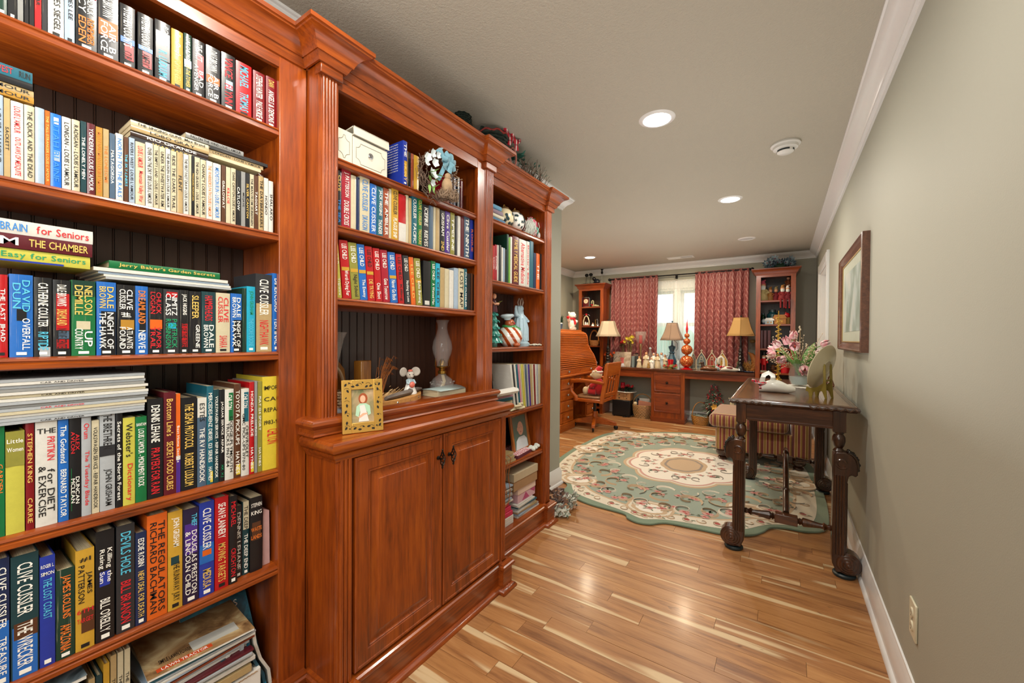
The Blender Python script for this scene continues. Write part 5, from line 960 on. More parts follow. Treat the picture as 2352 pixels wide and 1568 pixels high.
tag(obj('cloth_gloves', g, C('cream_knit', '#c9bf9f', rough=.95), None, loc=(-1.335, 2.03, .8125)), 'crumpled cream gloves at the edge of the magazine shelf', 'gloves')
# --- narrow bookcase, photo shelf
t = thing_at('baby_photo_frame', 'wood framed baby portrait leaning on the narrow bookcase shelf', 'photo frame', -1.395, 2.222, .5105); t.rotation_euler = (0, -.16, .06); w_, h_ = .225, .255
OF = wood('orange_frame_wood', '#7a3f14', '#a8622a', '#c8854a', 'z')
obj('frame', G().box(-.012, .006, -w_/2, -w_/2+.022, 0, h_).box(-.012, .006, w_/2-.022, w_/2, 0, h_).box(-.012, .006, -w_/2+.022, w_/2-.022, 0, .022).box(-.012, .006, -w_/2+.022, w_/2-.022, h_-.022, h_), OF, t, bev=.004)
p = obj('photograph', G().box(-.008, -.003, -w_/2+.02, w_/2-.02, .02, h_-.02), C('grey_green_backdrop', '#5f7a72', rough=.15, coat=.6), t)
def fx(par, pts, mat, x, name): return obj(name, G().prism(pts, x-.0003, x, 'x'), mat, par)
fx(p, [(-.07, .021), (.088, .021), (.080, .075), (.05, .098), (-.02, .098), (-.055, .075)], C('white_shirt_print', '#cfd6da'), -.0026, 'shirt'); fx(p, ell(.012, .150, .036, .044), C('baby_skin_print', '#cf9f8a'), -.0022, 'head'); fx(p, ell(-.026, .148, .006, .012), C('baby_skin_print', '#cf9f8a'), -.0023, 'ear')
for s in (-.004, .024): fx(p, ell(s, .156, .003, .002), C('eye_print', '#33281f'), -.0018, 'eye')
fx(p, ell(.012, .128, .009, .003), C('mouth_print', '#9c4f4a'), -.0018, 'mouth')
z = .5105
for i in range(5):
    o = obj('envelope', G().box(-.16, 0, 0, .26-.01*i, 0, .011), bookmat(('tan', 'cream', 'tan', 'cream', 'tan')[i], 0), None, loc=(-1.33, 1.78+.004*i, z), rot=(0, 0, .03*(i % 2))); z += .012
    tag(o, f'brown paper envelope, {ordw(i+1)} up in pile on the photo shelf', 'envelope', 'paper envelopes on the photo shelf')
tag(obj('raffia_cord', G().tube([(-1.315, 1.93, .57), (-1.305, 1.95, .55), (-1.31, 1.93, .45), (-1.312, 1.955, .36), (-1.31, 1.94, .30), (-1.314, 1.90, .275)], .0022, 6).tube([(-1.318, 1.90, .572), (-1.308, 1.92, .53), (-1.312, 1.90, .42), (-1.31, 1.92, .33)], .002, 6), C('orange_cord', '#b06a34', rough=.6), None), 'orange cord dangling from the envelope pile', 'cord')
t = obj('notebook', G().box(-.15, 0, 0, .20, 0, .020), C('plum_pages', '#5a2030', rough=.7), None, loc=(-1.33, 2.065, .5105), rot=(0, 0, .10)); tag(t, 'notebook with a red and white patterned cover on the photo shelf', 'notebook'); nb = NT('floral_print'); v = nb.coord('Object', (90, 90, 90)); nn = nb.noise(v, 1, 2); obj('cover', G().box(-.151, .001, -.001, .201, .020, .0215), nb.out(nb.ramp(nn, [(.45, '#b3223c'), (.55, '#e8dcdc')]), .4), t)
g = G(); rr = random.Random(17)
for i in range(9): g.ball((rr.uniform(-.02, .02), -.045+.011*i, .012+rr.uniform(0, .012)), (.016, .014, .012), 8, 6)
tag(obj('white_mitten', g, C('white_knit', '#d0d4cb', rough=.95, bump=.4), None, loc=(-1.36, 2.30, .5105)), 'crumpled white mittens beside the floral notebook', 'gloves')
# --- narrow bookcase, bottom shelf
def lidbox(name, label, x, y0, y1, z, h, lidh, c_lid, c_body, d=.17, deco=None):
    t = thing_at(name, label, 'box', x, y0, z); w_ = y1-y0; obj('body', G().box(-d+.003, -.003, .003, w_-.003, 0, h-.004), c_body, t); obj('lid', G().box(-d, 0, 0, w_, h-lidh, h), c_lid, t, bev=.001)
    if deco: obj('triangle_print', G().prism([(w_*.25, .004), (w_*.65, .006), (w_*.45, h*.52)], -.0028, -.0022, 'x').prism([(w_*.68, h*.52), (w_*.95, .02), (w_*.98, h*.52)], -.0028, -.0022, 'x'), deco, t)
    return t
z = .1425; rr = random.Random(21); cl = ['white', 'pale blue', 'silver', 'tan', 'white', 'silver', 'teal', 'white']
for i in range(9):
    o = obj('magazine', G().box(-.20, 0, 0, .26-.008*i, 0, .0085), bookmat(cl[i % 8], 0), None, loc=(-1.335+.006*math.sin(i*2), 2.075+.008*math.sin(i*1.3), z), rot=(0, 0, .05*math.sin(i*1.9))); z += .0091
    tag(o, f'magazine, {ordw(i+1)} up in the pile under the pink shoe box', 'magazine', 'magazines under the pink shoe box')
KR = C('kraft_card', '#a07d58', rough=.8); KL = C('kraft_lid', '#b9a88a', rough=.7); PB = C('pale_pink_card', '#c9a4ac', rough=.7)
lidbox('shoe_box', 'pale pink shoe box with dark pink triangles', -1.345, 2.09, 2.305, z, .092, .040, C('cream_pink_card', '#d8bfae', rough=.7), PB, deco=C('rose_print', '#b04a74')); z2 = z+.093
lidbox('shoe_box', 'tan cardboard shoe box with a paler lid, on the pink one', -1.335, 2.03, 2.315, z2, .105, .048, KL, KR)
z = .1425
for i in range(2): o = obj('ring_binder', G().box(-.21, 0, 0, .22, 0, .024), C('white_binder', '#d0cfca', rough=.4), None, loc=(-1.33, 1.80, z), bev=.002); tag(o, f'white ring binder, {("lowest", "second up")[i]} beneath the pink folders', 'binder', 'white binders'); z += .0245
for i in range(3): o = obj('pink_folder', G().box(-.21, 0, 0, .215-.01*i, 0, .028), C('hot_pink_vinyl', '#c22450', rough=.3), None, loc=(-1.335, 1.80, z), rot=(0, 0, .03*i-.02), bev=.004); tag(o, f'hot pink folder, {("lowest", "middle", "topmost")[i]} of three', 'folder', 'hot pink folders'); z += .0285
for i in range(11): o = obj('magazine', G().box(-.20, 0, 0, .215-.012*(i % 3), 0, .0085), bookmat(('white', 'silver', 'pale blue', 'grey')[i % 4], 0), None, loc=(-1.33, 1.80+.004*(i % 2), z), rot=(0, 0, .04*math.sin(i*2.3))); tag(o, f'thin magazine, {ordw(i+1)} up in pile above the pink folders', 'magazine', 'magazines above the pink folders'); z += .0092
# --- nearest bookcase, bottom shelf: magazine piles
z = .1425; X0 = -1.335
t = thing_at('carton', 'white carton with a corrugated edge under the magazine pile', 'box', X0+.005, .375, z); obj('body', G().box(-.22, 0, 0, .23, 0, .085), PAPER, t, bev=.002); obj('corrugated_edge', G().tube([(.001, .01+.21*k/40, .078+.0015*(k % 2)) for k in range(41)], .0012, 4), KR, t)
z += .086; cs_ = [('cream', .012), ('tan', .022), ('silver', .008), ('white', .012), ('white', .010), ('silver', .008), ('maroon', .007), ('white', .010), ('silver', .008), ('rust', .006), ('white', .008), ('pale blue', .006), ('white', .007), ('silver', .006), ('teal', .006), ('white', .006)]
rr = random.Random(31)
for i, (c, th) in enumerate(cs_):
    o = obj('magazine', G().box(-.21, 0, 0, .235, 0, th-.0006), bookmat(c, 0), None, loc=(X0+rr.uniform(-.006, .012), .345+rr.uniform(-.008, .012), z), rot=(0, 0, rr.uniform(-.05, .05)), bev=.001); z += th
    tag(o, f'{c} magazine, {ordw(i+1)} up in the tall pile on the bottom shelf', 'magazine', 'magazines in the tall pile')
t = thing_at('magazine', 'lawn tractor magazine with a torn address card, topmost of the tall pile', 'magazine', X0+.012, .335, z, -.08); obj('pages', G().box(-.21, 0, 0, .24, 0, .006), PAPER, t); obj('cover', G().box(-.211, .001, -.001, .241, .006, .0072), cover_mat(1, '#4a2a1a', '#9a7a52', '#c9b78c'), t)
vs, fs = text_geo('LAWN TRACTOR', .10, .011); obj('masthead', G().add([(-.018-b_, .080+a, .0076) for a, b_ in vs], fs), txm('w'), t, smooth=False); obj('title_band', G().box(-.026, -.010, .02, .14, .0072, .0074), C('orange_print', '#b8431c'), t)
vs, fs = text_geo('SIMPLE LAWN POWER', .07, .018); obj('headline', G().add([(-.050-b_, .065+a, .0076) for a, b_ in vs], fs), txm('k'), t, smooth=False); obj('address_card', G().box(-.075, -.03, .10, .21, .0073, .0082), C('grey_card', '#a9a9a2', rough=.6), t)
tc_ = thing_at('catalogue', 'dark teal diving catalogue propped against the back right corner', 'catalogue', -1.41, .548, .215); tc_.rotation_euler = (0, -.55, .0)
obj('pages', G().box(-.006, 0, -.09, .09, 0, .20), PAPER, tc_); obj('cover', G().box(0, .0012, -.09, .09, 0, .20), cover_mat(3, '#062a36', '#0b5166', '#1f94b4'), tc_); vs, fs = text_geo('STOPPERS', .12, .020); obj('masthead', G().add([(.0016, a, .175+b_) for a, b_ in vs], fs), txm('w'), tc_, smooth=False)
for i in range(7):
    g = G(); y = .645-.0165*i; pts = [(0, 0), (-.006-.002*i, .05), (-.030, .10), (-.045-.004*i, .155), (-.05, .195-.006*i)]
    poly = [(y+a, .1425+b_) for a, b_ in pts]+[(y+a-.009, .1425+b_+.001) for a, b_ in pts[::-1]]
    o = obj('magazine', g.prism(poly, -1.53, -1.345+.004*(i % 3), 'x'), (bookmat('white', 0), cover_mat(3, '#062a36', '#0b5166', '#1f94b4'), bookmat('silver', 0), bookmat('slate blue', 0))[i % 4], None); tag(o, f'curled magazine, {ordw(i+1)} in from the right side of the bottom shelf', 'magazine', 'curled magazines')
for i, (c, ti) in enumerate((('tan', 'k'), ('dark teal', ''), ('gold', 'k 21'), ('tan', 'k THE SESAME STREET TREASURY'), ('cream', 'k THE SESAME STREET TREASURY'), ('cream', 'k THE SESAME STREET TREASURY'))):
    q = book(.0105, .325-.012*(i < 3)-.02*(i < 2), .19, c, ti, hard=True); q.location = (-1.35, .235+.0125*i, .1426); tag(q, f'slim {c} picture book, {ordw(i+1)} from left on the bottom shelf', 'book', 'slim picture books')
z = .1425
for i in range(18):
    o = obj('magazine', G().box(-.21, 0, 0, .27, 0, .0165), bookmat(('white', 'silver', 'maroon', 'white', 'slate blue')[i % 5], 0), None, loc=(-1.335+.006*math.sin(i*2), -.05+.01*math.sin(i), z), rot=(0, 0, .04*math.sin(i*1.7))); z += .017
    tag(o, f'magazine, {ordw(i+1)} up in the pile left of the slim picture books', 'magazine', 'magazines in the left pile')
t = thing_at('magazine', 'snowy red barn magazine, topmost at the left of the bottom shelf', 'magazine', -1.332, -.045, z, .03); obj('pages', G().box(-.21, 0, 0, .275, 0, .008), PAPER, t); obj('cover', G().box(-.211, .001, -.001, .276, .008, .0095), cover_mat(7, '#1e2a2c', '#7d8f97', '#c9d2d6'), t); obj('barn_print', G().prism([(-.03, .10), (-.20, .08), (-.19, .20), (-.09, .22)], .0095, .0098), C('barn_red_print', '#9c1020'), t)
# crumpled bags at the right ends
for (yb, z0, h, lab, cc) in ((.628, 1.576, .185, 'crumpled grey plastic bag at the end of the western paperbacks', '#8b7f78'), ):
    g = G(); rr = random.Random(40); nu, nv = 10, 12; vs = [(-1.35-.15*i/nu, yb+.012*math.sin(i*1.3+j*.9)+rr.gauss(0, .003)-(.01 if j == nv else 0), z0+h*j/nv*(1-.15*abs(i/nu-.3))) for j in range(nv+1) for i in range(nu+1)]
    g.add(vs, [(j*(nu+1)+i, j*(nu+1)+i+1, (j+1)*(nu+1)+i+1, (j+1)*(nu+1)+i) for j in range(nv) for i in range(nu)]); o = obj('plastic_bag', g, C('plastic_bag', cc, rough=.3, var=.3, vs=14), None); m = o.modifiers.new('t', 'SOLIDIFY'); m.thickness = .002; tag(o, lab, 'bag')
t = thing_at('paper_bag', 'pink lined paper bag with amber print beside the last hardback', 'bag', -1.44, .625, .5205); obj('bag', G().prism([(0, 0), (.022, 0), (.020, .17), (.002, .18)], -.10, .075, 'x'), C('pink_newsprint', '#b58f8c', rough=.7, var=.15, vs=40), t); obj('amber_print', G().prism([(-.1, 0), (.075, 0), (.075, .07), (-.1, .085)], -.0016, -.0008, 'y'), cover_mat(60, '#4a1c06', '#a85a14', '#d89a3c'), t)
# ================================================================ RUG, TABLE, OTTOMAN CHAIR, FLOOR THINGS
def catmull(pts, n=6):
    out = []; N = len(pts)
    for i in range(N):
        p0, p1, p2, p3 = (Vector(pts[(i+k-1) % N]) for k in range(4))
        for j in range(n): t = j/n; out.append(.5*((2*p1)+(p2-p0)*t+(2*p0-5*p1+4*p2-p3)*t*t+(3*p1-p0-3*p2+p3)*t**3))
    return out
RC = Vector((-.79, 4.24)); half = [(-.30, 2.885), (-.43, 2.87), (-.60, 2.85), (-.665, 2.82), (-.72, 2.76), (-.80, 2.735), (-.88, 2.765), (-.93, 2.82), (-1.19, 2.835), (-1.37, 2.90), (-1.465, 2.965), (-1.495, 3.09), (-1.58, 3.18), (-1.70, 3.26), (-1.80, 3.33), (-1.86, 3.50), (-1.90, 3.70), (-1.93, 4.0), (-1.94, 4.24), (-1.935, 4.5), (-1.93, 4.85), (-1.88, 5.10), (-1.74, 5.28), (-1.52, 5.38), (-1.34, 5.55), (-1.05, 5.72), (-.85, 5.74), (-.62, 5.73), (-.45, 5.68), (-.30, 5.56), (-.10, 5.42), (.08, 5.33), (.20, 5.15), (.27, 4.8), (.29, 4.24), (.29, 3.7), (.26, 3.36), (.16, 3.235), (.03, 3.21), (-.05, 3.16), (-.09, 3.06), (-.16, 2.96)]
RO = catmull(half, 4)
def inset(d):
    out = []; N = len(RO)
    for i in range(N):
        t = (RO[(i+2) % N]-RO[i-2]).normalized(); out.append(RO[i]+Vector((t.y, -t.x))*d)
    for _ in range(int(d*380)): out = [(out[i-1]+out[i]*2+out[(i+1) % N])/4 for i in range(N)]
    return out
rug = thing('area_rug', 'large sage green floral rug with scalloped edges on the wood floor', 'rug', (RC.x, RC.y, 0))
def pile(name, c0, c1, sc=220):
    t = NT(name); v = t.coord('Object'); n = t.noise(v, sc, 2); n2 = t.noise(v, 4, 3); m = t.out(t.mix(n2, t.mix(n, c0, c1), c0), .95, 0, 0, .1); t.bump(n, .5, .004); t.b.inputs['Sheen Weight'].default_value = .25; return m
SAGE = pile('sage_wool', '#869386', '#9aa597'); EDGE = pile('green_wool_edge', '#6c7f6a', '#839480'); CRW = pile('cream_wool', '#cdc4b2', '#ddd5c5'); TANW = pile('tan_wool', '#b49a7c', '#c6ad90'); ROSEW = pile('rose_wool', '#b98a80', '#caa197'); REDW = pile('red_wool', '#9a3a38', '#b2514c'); GRW = pile('grey_taupe_wool', '#857a70', '#998e84'); PALEW = pile('ivory_wool', '#dcd6ca', '#e6e1d7')
def flat(pts, z, zb=.001): return G().prism([(p[0]-RC.x, p[1]-RC.y) for p in pts][::-1], zb, z)
obj('edge_band', flat(RO, .014), EDGE, rug, bev=.004); obj('border', flat(inset(.055), .0158, .013), CRW, rug); obj('border_line', flat(inset(.165), .0164, .014), TANW, rug); obj('field', flat(inset(.185), .0170, .014), SAGE, rug)
def inrug(x, y, m=.2):
    P_ = inset(m) if m not in _cache else _cache[m]; _cache[m] = P_; c = False; j = len(P_)-1
    for i in range(len(P_)):
        if (P_[i].y > y) != (P_[j].y > y) and x < (P_[j].x-P_[i].x)*(y-P_[i].y)/(P_[j].y-P_[i].y)+P_[i].x: c = not c
        j = i
    return c
_cache = {}
def scal(cx, cy, rx, ry, n, k, z, mat, name, zb=.014, N=96):
    pts = [(cx+(rx*(1+k*abs(math.sin(n*PI*i/N))))*math.cos(2*PI*i/N), cy+(ry*(1+k*abs(math.sin(n*PI*i/N))))*math.sin(2*PI*i/N)) for i in range(N)]; obj(name, G().prism(pts, zb, z), mat, rug)
for rx, ry, k, z, m in ((.50, .58, .12, .0176, TANW), (.475, .552, .12, .0180, CRW), (.455, .53, .12, .0184, ROSEW), (.435, .508, .12, .0188, PALEW), (.20, .26, .06, .0194, TANW), (.165, .215, .06, .0198, GRW), (.145, .19, .05, .0202, TANW)): scal(0, -.02, rx, ry, 8, k, z, m, 'medallion_ring')
gr, gc, gt, gg, gk, gp = G(), G(), G(), G(), G(), G(); rr = random.Random(77)
def rose(x, y, s, z=.0195):
    for k in range(5): a = k*1.2566+rr.random(); gc.ball((x+s*.55*math.cos(a), y+s*.5*math.sin(a), z), (s*.42, s*.36, .0014), 7, 4)
    gr.ball((x, y, z+.0006), (s*.42, s*.34, .0016), 7, 4); gr.ball((x+s*.5, y+s*.2, z+.0004), (s*.2, s*.16, .0014), 6, 4)
    for k in range(3): a = rr.uniform(0, 6.28); gg.leaf((x+s*.6*math.cos(a), y+s*.6*math.sin(a), z), (math.cos(a), math.sin(a), 0), s*1.1, s*.4, (0, 0, 1), 0, 0)
def scroll(g, x, y, s, a0, sg, w=.016, z=.0188):
    pts = [(x+s*(1-t)*math.cos(a0+sg*t*7.5)+s*1.4*t*0, y+s*(1-t)*math.sin(a0+sg*t*7.5), z) for t in [k/18 for k in range(15)]]; g.tube(pts, [w*(.5+.5*math.sin(PI*(k+1)/16)) for k in range(15)], 5, False, None, .18)
for k in range(16): a = k*PI/8; rose(.27*math.cos(a), -.02+.335*math.sin(a), .022, .0205)
for k in range(8): a = k*PI/4+.2; rose(.33*math.cos(a), -.02+.39*math.sin(a), .042, .0205)
for k in range(12): a = k*PI/6; scroll(gk, .36*math.cos(a), -.02+.43*math.sin(a), .06, a, 1 if k % 2 else -1, .007, .0205)
for k in range(24):
    a = 2*PI*k/24; x, y = .72*math.cos(a), .88*math.sin(a)
    for q in range(3): rose(x+rr.gauss(0, .045), y+rr.gauss(0, .04), .036)
    scroll(gt, x*1.12, y*1.10, .10, a+1, 1 if k % 2 else -1, .018); scroll(gp, x*.93, y*.92, .085, a+2, -1 if k % 2 else 1, .014)
for k in range(40):
    a = 2*PI*(k+.5)/40; x, y = .96*math.cos(a), 1.20*math.sin(a)
    if inrug(x+RC.x, y+RC.y, .20): rose(x, y, .042); rose(x+rr.gauss(0, .05), y+rr.gauss(0, .05), .034)
    scroll(gp if k % 2 else gt, x*.97, y*.97, .09, a, -1 if k % 2 else 1, .018)
for (x, y) in ((.0, -1.24), (-.68, -.98), (-1.0, 0), (0, 1.24), (.62, -.86), (.9, 0), (-.9, .98)):
    for rx, m, z in ((.165, TANW, .0178), (.145, CRW, .0182), (.125, TANW, .0186), (.095, PALEW, .019)): scal(x, y, rx, rx*.8, 8, .06, z, m, 'oval_medallion', N=48)
    rose(x, y, .032, .0205)
bp = inset(.11)
for i in range(0, len(bp), 3):
    p = bp[i]; x, y = p.x-RC.x, p.y-RC.y
    if i % 2 == 0: gr.ball((x, y, .0168), (.020, .016, .0014), 7, 4); gg.leaf((x+.02, y, .0168), (1, rr.uniform(-1, 1), 0), .04, .014, (0, 0, 1), 0, 0)
    scroll(gt, x, y, .04, i, 1 if i % 2 else -1, .007, .0168)
for n_, g_, m_ in (('rose_centres', gr, REDW), ('rose_petals', gc, ROSEW), ('scrollwork', gt, TANW), ('leaf_pattern', gg, pile('olive_wool', '#5f6a55', '#7a8468')), ('medallion_scrolls', gk, GRW), ('cream_scrolls', gp, CRW)): obj(n_, g_, m_, rug)['kind'] = 'stuff'
# ---- console table
tb = thing('console_table', 'dark carved console table on scroll legs against the right wall', 'table', (.035, 3.46, 0))
TX0, TX1, TY0, TY1 = -.255, .335, 2.73, 4.32
def tw(name, g, mat=WALNUT, **kw): return obj(name, g, mat, tb, loc=-tb.location, **kw)
tw('tabletop', G().box(TX0+.006, TX1-.006, TY0+.006, TY1-.006, .878, .90).box(TX0+.035, TX1-.035, TY0+.035, TY1-.035, .899, .9008), WALNUTY, bev=.003)
for k in range(5): tw('top_plank', G().box(TX0+.036+k*.1036, TX0+.036+(k+1)*.1036-.001, TY0+.036, TY1-.036, .8995, .9015), WALNUTY)
TM = [(-.02, .868), (.0, .868), (.004, .872), (.010, .876), (.016, .884), (.014, .892), (.006, .898), (-.008, .901), (-.02, .901)]
tw('edge_moulding', G().sweep(TM, [(TX0+.01, TY0+.01), (TX0+.01, TY1-.01), (TX1-.01, TY1-.01), (TX1-.01, TY0+.01)], True, side=-1))
CARV = C('worn_silvery_brown_carving', '#4e3a2e', rough=.22, var=.5, vs=45, coat=.5); g = G(); rr = random.Random(5)
def carve(x0, y0, x1, y1):
    n = int(math.hypot(x1-x0, y1-y0)/.018)
    for i in range(n):
        t = (i+.5)/n; x = x0+(x1-x0)*t; y = y0+(y1-y0)*t; a = math.atan2(y1-y0, x1-x0); d = Vector((math.cos(a), math.sin(a), .9*(1 if i % 2 else -1))); g.tube([Vector((x, y, .884))-d*.009, Vector((x, y, .884))+d.cross(Vector((0, 0, 1)))*.004, Vector((x, y, .884))+d*.009], [.003, .0055, .003], 6)
carve(TX0, TY0-.004, TX0+.21, TY0-.004); carve(TX1-.21, TY0-.004, TX1, TY0-.004); carve(TX0-.004, TY0, TX0-.004, TY1); tw('carved_edge', g, CARV)['kind'] = 'stuff'
for bx in ((-.205, .275, 2.752, 2.772), (-.205, .275, 4.16, 4.18), (-.208, -.190, 2.77, 4.17), (.258, .276, 2.77, 4.17)): tw('apron', G().box(*bx, .782, .87), WALNUTX, bev=.002)
tw('apron_bead', G().box(-.168, .241, 2.746, 2.756, .776, .788), WALNUTX)
def leg(xi, sg, yc, back=0):
    """xi inner edge, sg outward direction"""
    L = tw('leg', G().box(min(xi, xi+sg*-.004)+(-.0 if sg > 0 else -.048), (xi+.052) if sg > 0 else xi+.004, yc-.026, yc+.026, .762, .872), WALNUT, bev=.002)
    def lw(n, g, m=WALNUT, **kw): return obj(n, g, m, L, **kw)
    cx = xi+sg*.024
    lw('turned_neck', G().lathe([(.020, .655), (.026, .662), (.020, .670), (.016, .676), (.024, .69), (.030, .712), (.028, .735), (.019, .750), (.024, .757), (.024, .764)], (cx, yc, 0), 20))
    pr = [(0, .645), (.012, .660), (.045, .662), (.072, .652), (.090, .632), (.100, .600), (.100, .552), (.092, .540), (.075, .548), (.064, .538), (.058, .505), (.057, .14), (.064, .10), (.05, .03), (.018, .026), (.0, .07), (-.003, .12), (.0, .5)]
    poly = [(xi+sg*u, z) for u, z in pr]; lw('scroll_shaft', G().prism(poly, yc-.040, yc+.040, 'y'), bev=.005)
    f = yc-.0405
    g = G()
    for u in (.010, .022, .034, .046): g.tube([(xi+sg*u, f, .12), (xi+sg*u, f, .54)], .0045, 6)
    for yy in (-.03, -.015, 0, .015, .03): g.tube([(xi+sg*.057, yc+yy, .14), (xi+sg*.057, yc+yy, .50)], .0045, 6)
    g.tube([(xi+sg*(.035+.022*math.cos(a)), f, .600+.022*math.sin(a)) for a in [.4+5.2*k/14 for k in range(15)]], [.006]*14+[.008], 6); lw('reeding', g, WALNUT)
    g = G()
    for yy in (-.033, -.011, .011, .033): g.tube([(xi+sg*(.055+.047*math.sin(a)), yc+yy, .598+.064*math.cos(a)) for a in [.1+1.9*k/8 for k in range(9)]], .006, 6)
    for yy in (-.022, .022):
        for k in range(5): a = .25+k*.42; g.ball((xi+sg*(.055+.050*math.sin(a)), yc+yy, .598+.066*math.cos(a)), .0085, 8, 6)
    lw('studded_scroll', g, C('black_brown_gloss', '#120d0b', rough=.18, coat=.6))
    vx = xi+sg*.066; g = G()
    for s in (-1, 1):
        for r, d in ((.058, .040), (.050, .046), (.038, .052), (.024, .058), (.010, .064)): g.lathe([(r, 0), (r, d-.006), (r-.006, d), (0, d)], n=24, M=T((vx, yc, .078))@RX(-s*PI/2))
    lw('foot_volute', g, WALNUT); lw('foot_pad', G().lathe([(0, 0), (.046, 0), (.050, .006), (.050, .014), (.044, .020), (0, .020)], (vx-sg*.012, yc, 0), 24), C('teal_black_pad', '#15272c', rough=.4))
    return L
for xi, sg in ((-.176, -1), (.232, 1)):
    for yc in (2.762, 4.165): leg(xi, sg, yc)
ST = [(.012, 0), (.016, .01), (.012, .02), (.018, .03), (.022, .034), (.014, .04), (.013, .05), (.024, .12), (.024, .125), (.014, .132), (.020, .138), (.014, .144), (.018, .150)]
for yc in (2.762, 4.165):
    for M in (T((-.178, yc, .238))@RY(PI/2), T((.234, yc, .238))@RY(-PI/2)): tw('stretcher', G().lathe(ST, n=16, M=M@Matrix.Scale(1.03, 4, (0, 0, 1))))
    tw('stretcher_block', G().box(-.026, .082, yc-.024, yc+.024, .212, .262), WALNUTX, bev=.003)
def arch(t): return (.028, 2.79+1.35*t, .262+.175*math.sin(PI*t)**.8+.0*t)
tw('arched_stretcher', G().tube([arch(k/24) for k in range(25)], .017, 10, False, None, .9), WALNUT); tw('arch_boss', G().ball(arch(.5), (.022, .03, .03), 12, 8).ball(arch(.12), (.02, .02, .024), 10, 8), WALNUT)
# ---- things on the table
def onT(px, py): return at(px, py, Z=.9016)
SW = C('white_painted_wood', '#d3d3cb', rough=.35, coat=.2, var=.1); SCF = plaid('red_check_scarf', '#b8202e', '#2a2a38', '#d9d2cf', 90)
def decoy(name, label, loc, s, body, neck='curl', rot=0, scarf=None, beak='#222222', headc=None, wing=None, L=1.0, group=None, HB=.72):
    t = thing(name, label, 'decoy', loc, (0, 0, rot)); prof = []
    g = G(); N = 14; M = 18; vs = []; fs = []
    for j in range(N+1):
        u = j/N; x = (-.5+u)*s*2*L; w_ = s*.52*math.sin(PI*min(.97, u*.92+.06))**.7; h = s*HB*math.sin(PI*min(.98, u*.85+.10))**.8*(1-.25*u); zt = h+s*.10*max(0, u-.7)*3
        for i in range(M): a = 2*PI*i/M; vs.append((x, w_*math.cos(a), max(0, zt*.5+zt*.5*math.sin(a)*(1 if math.sin(a) > 0 else .98))+(.0 if u < .8 else s*.12*(u-.8)*5)))
    for j in range(N):
        for i in range(M): k = (i+1) % M; fs.append((j*M+i, j*M+k, (j+1)*M+k, (j+1)*M+i))
    fs += [tuple(range(M)), tuple(N*M+i for i in range(M))]; obj('body', g.add(vs, fs), body, t)
    hm = headc or body; x0 = -s*.72*L
    if neck == 'curl': pts = [(x0, 0, s*.35), (x0-.12*s, 0, s*.75), (x0-.02*s, 0, s*1.12), (x0+.25*s, 0, s*1.28), (x0+.48*s, 0, s*1.12), (x0+.50*s, 0, s*.86), (x0+.34*s, 0, s*.66)]; rs = [.22, .16, .14, .14, .15, .16, .08]
    elif neck == 'goose': pts = [(x0+.05*s, 0, s*.3), (x0+.15*s, 0, s*.9), (x0+.1*s, 0, s*1.5), (x0-.12*s, 0, s*1.75), (x0-.38*s, 0, s*1.55), (x0-.42*s, 0, s*1.1), (x0-.36*s, 0, s*.85)]; rs = [.2, .15, .14, .15, .16, .17, .07]
    else: pts = [(x0+.1*s, 0, s*.3), (x0, 0, s*.62), (x0-.05*s, 0, s*.88)]; rs = [.26, .20, .17]
    obj('neck', G().tube([Vector(p) for p in pts], [r*s for r in rs], 12), hm, t)
    if neck == 'duck': obj('head', G().ball((x0-.08*s, 0, s*.98), (s*.24, s*.18, s*.19), 14, 9), hm, t); obj('bill', G().tube([(x0-.25*s, 0, s*.95), (x0-.52*s, 0, s*.86)], [.10*s, .07*s], 10, False, None, 1.5), C('bill_grey', '#6b6a4a', rough=.3), t)
    else: e = pts[-1]; obj('bill', G().tube([Vector(e), Vector(e)+Vector((-.03*s, 0, -.25*s))], [.08*s, .04*s], 8), C('bill_black', beak, rough=.4), t)
    if scarf: obj('scarf', G().tube([(x0-.02*s+.26*s*math.cos(a), .26*s*math.sin(a), s*(.55+.04*math.sin(3*a))) for a in [2*PI*k/16 for k in range(16)]], .10*s, 8, True).tube([(x0-.22*s, .1*s, s*.5), (x0-.45*s, .16*s, s*.62), (x0-.72*s, .1*s, s*.74)], [.10*s, .14*s, .10*s], 6, False, None, .5).tube([(x0-.2*s, -.1*s, s*.5), (x0-.2*s, -.28*s, s*.22)], [.1*s, .13*s], 6, False, None, .5), scarf, t)
    if wing: obj('wing_patch', G().ball((.05*s, -s*.42, s*.42), (s*.35, s*.10, s*.16), 10, 7), wing, t)
    return t
p = onT(1782, 901); decoy('swan_decoy', 'white carved swan with a curled neck and red check scarf on the table', (p.x+.006, p.y, .9016), .100, SW, 'curl', .0, SCF, HB=.95)
t = thing('display_plate', 'large cream plate seen from behind on an easel', 'plate', (.225, 3.085, .945), (0, 0, -.30)); 
PLM = C('cream_stoneware', '#c9bf9f', rough=.25, coat=.4, var=.04); t.rotation_euler = (0, 0, 0)
pn = Vector((-.87, .48, .30)).normalized()
obj('plate', G().lathe([(0, .004), (.040, .004), (.044, 0), (.048, .004), (.085, .010), (.137, .026), (.139, .029), (.134, .031), (.085, .017), (0, .011)], n=48, M=T((0, 0, .134))@pn.to_track_quat('Z', 'Y').to_matrix().to_4x4()), PLM, t)
e = thing('plate_easel', 'gold wooden easel holding the cream plate', 'easel', (.202, 3.085, .9016), (0, 0, -2.086)); GOLDW = C('antique_gold_wood', '#8a7a34', rough=.4, metal=.3, var=.3)
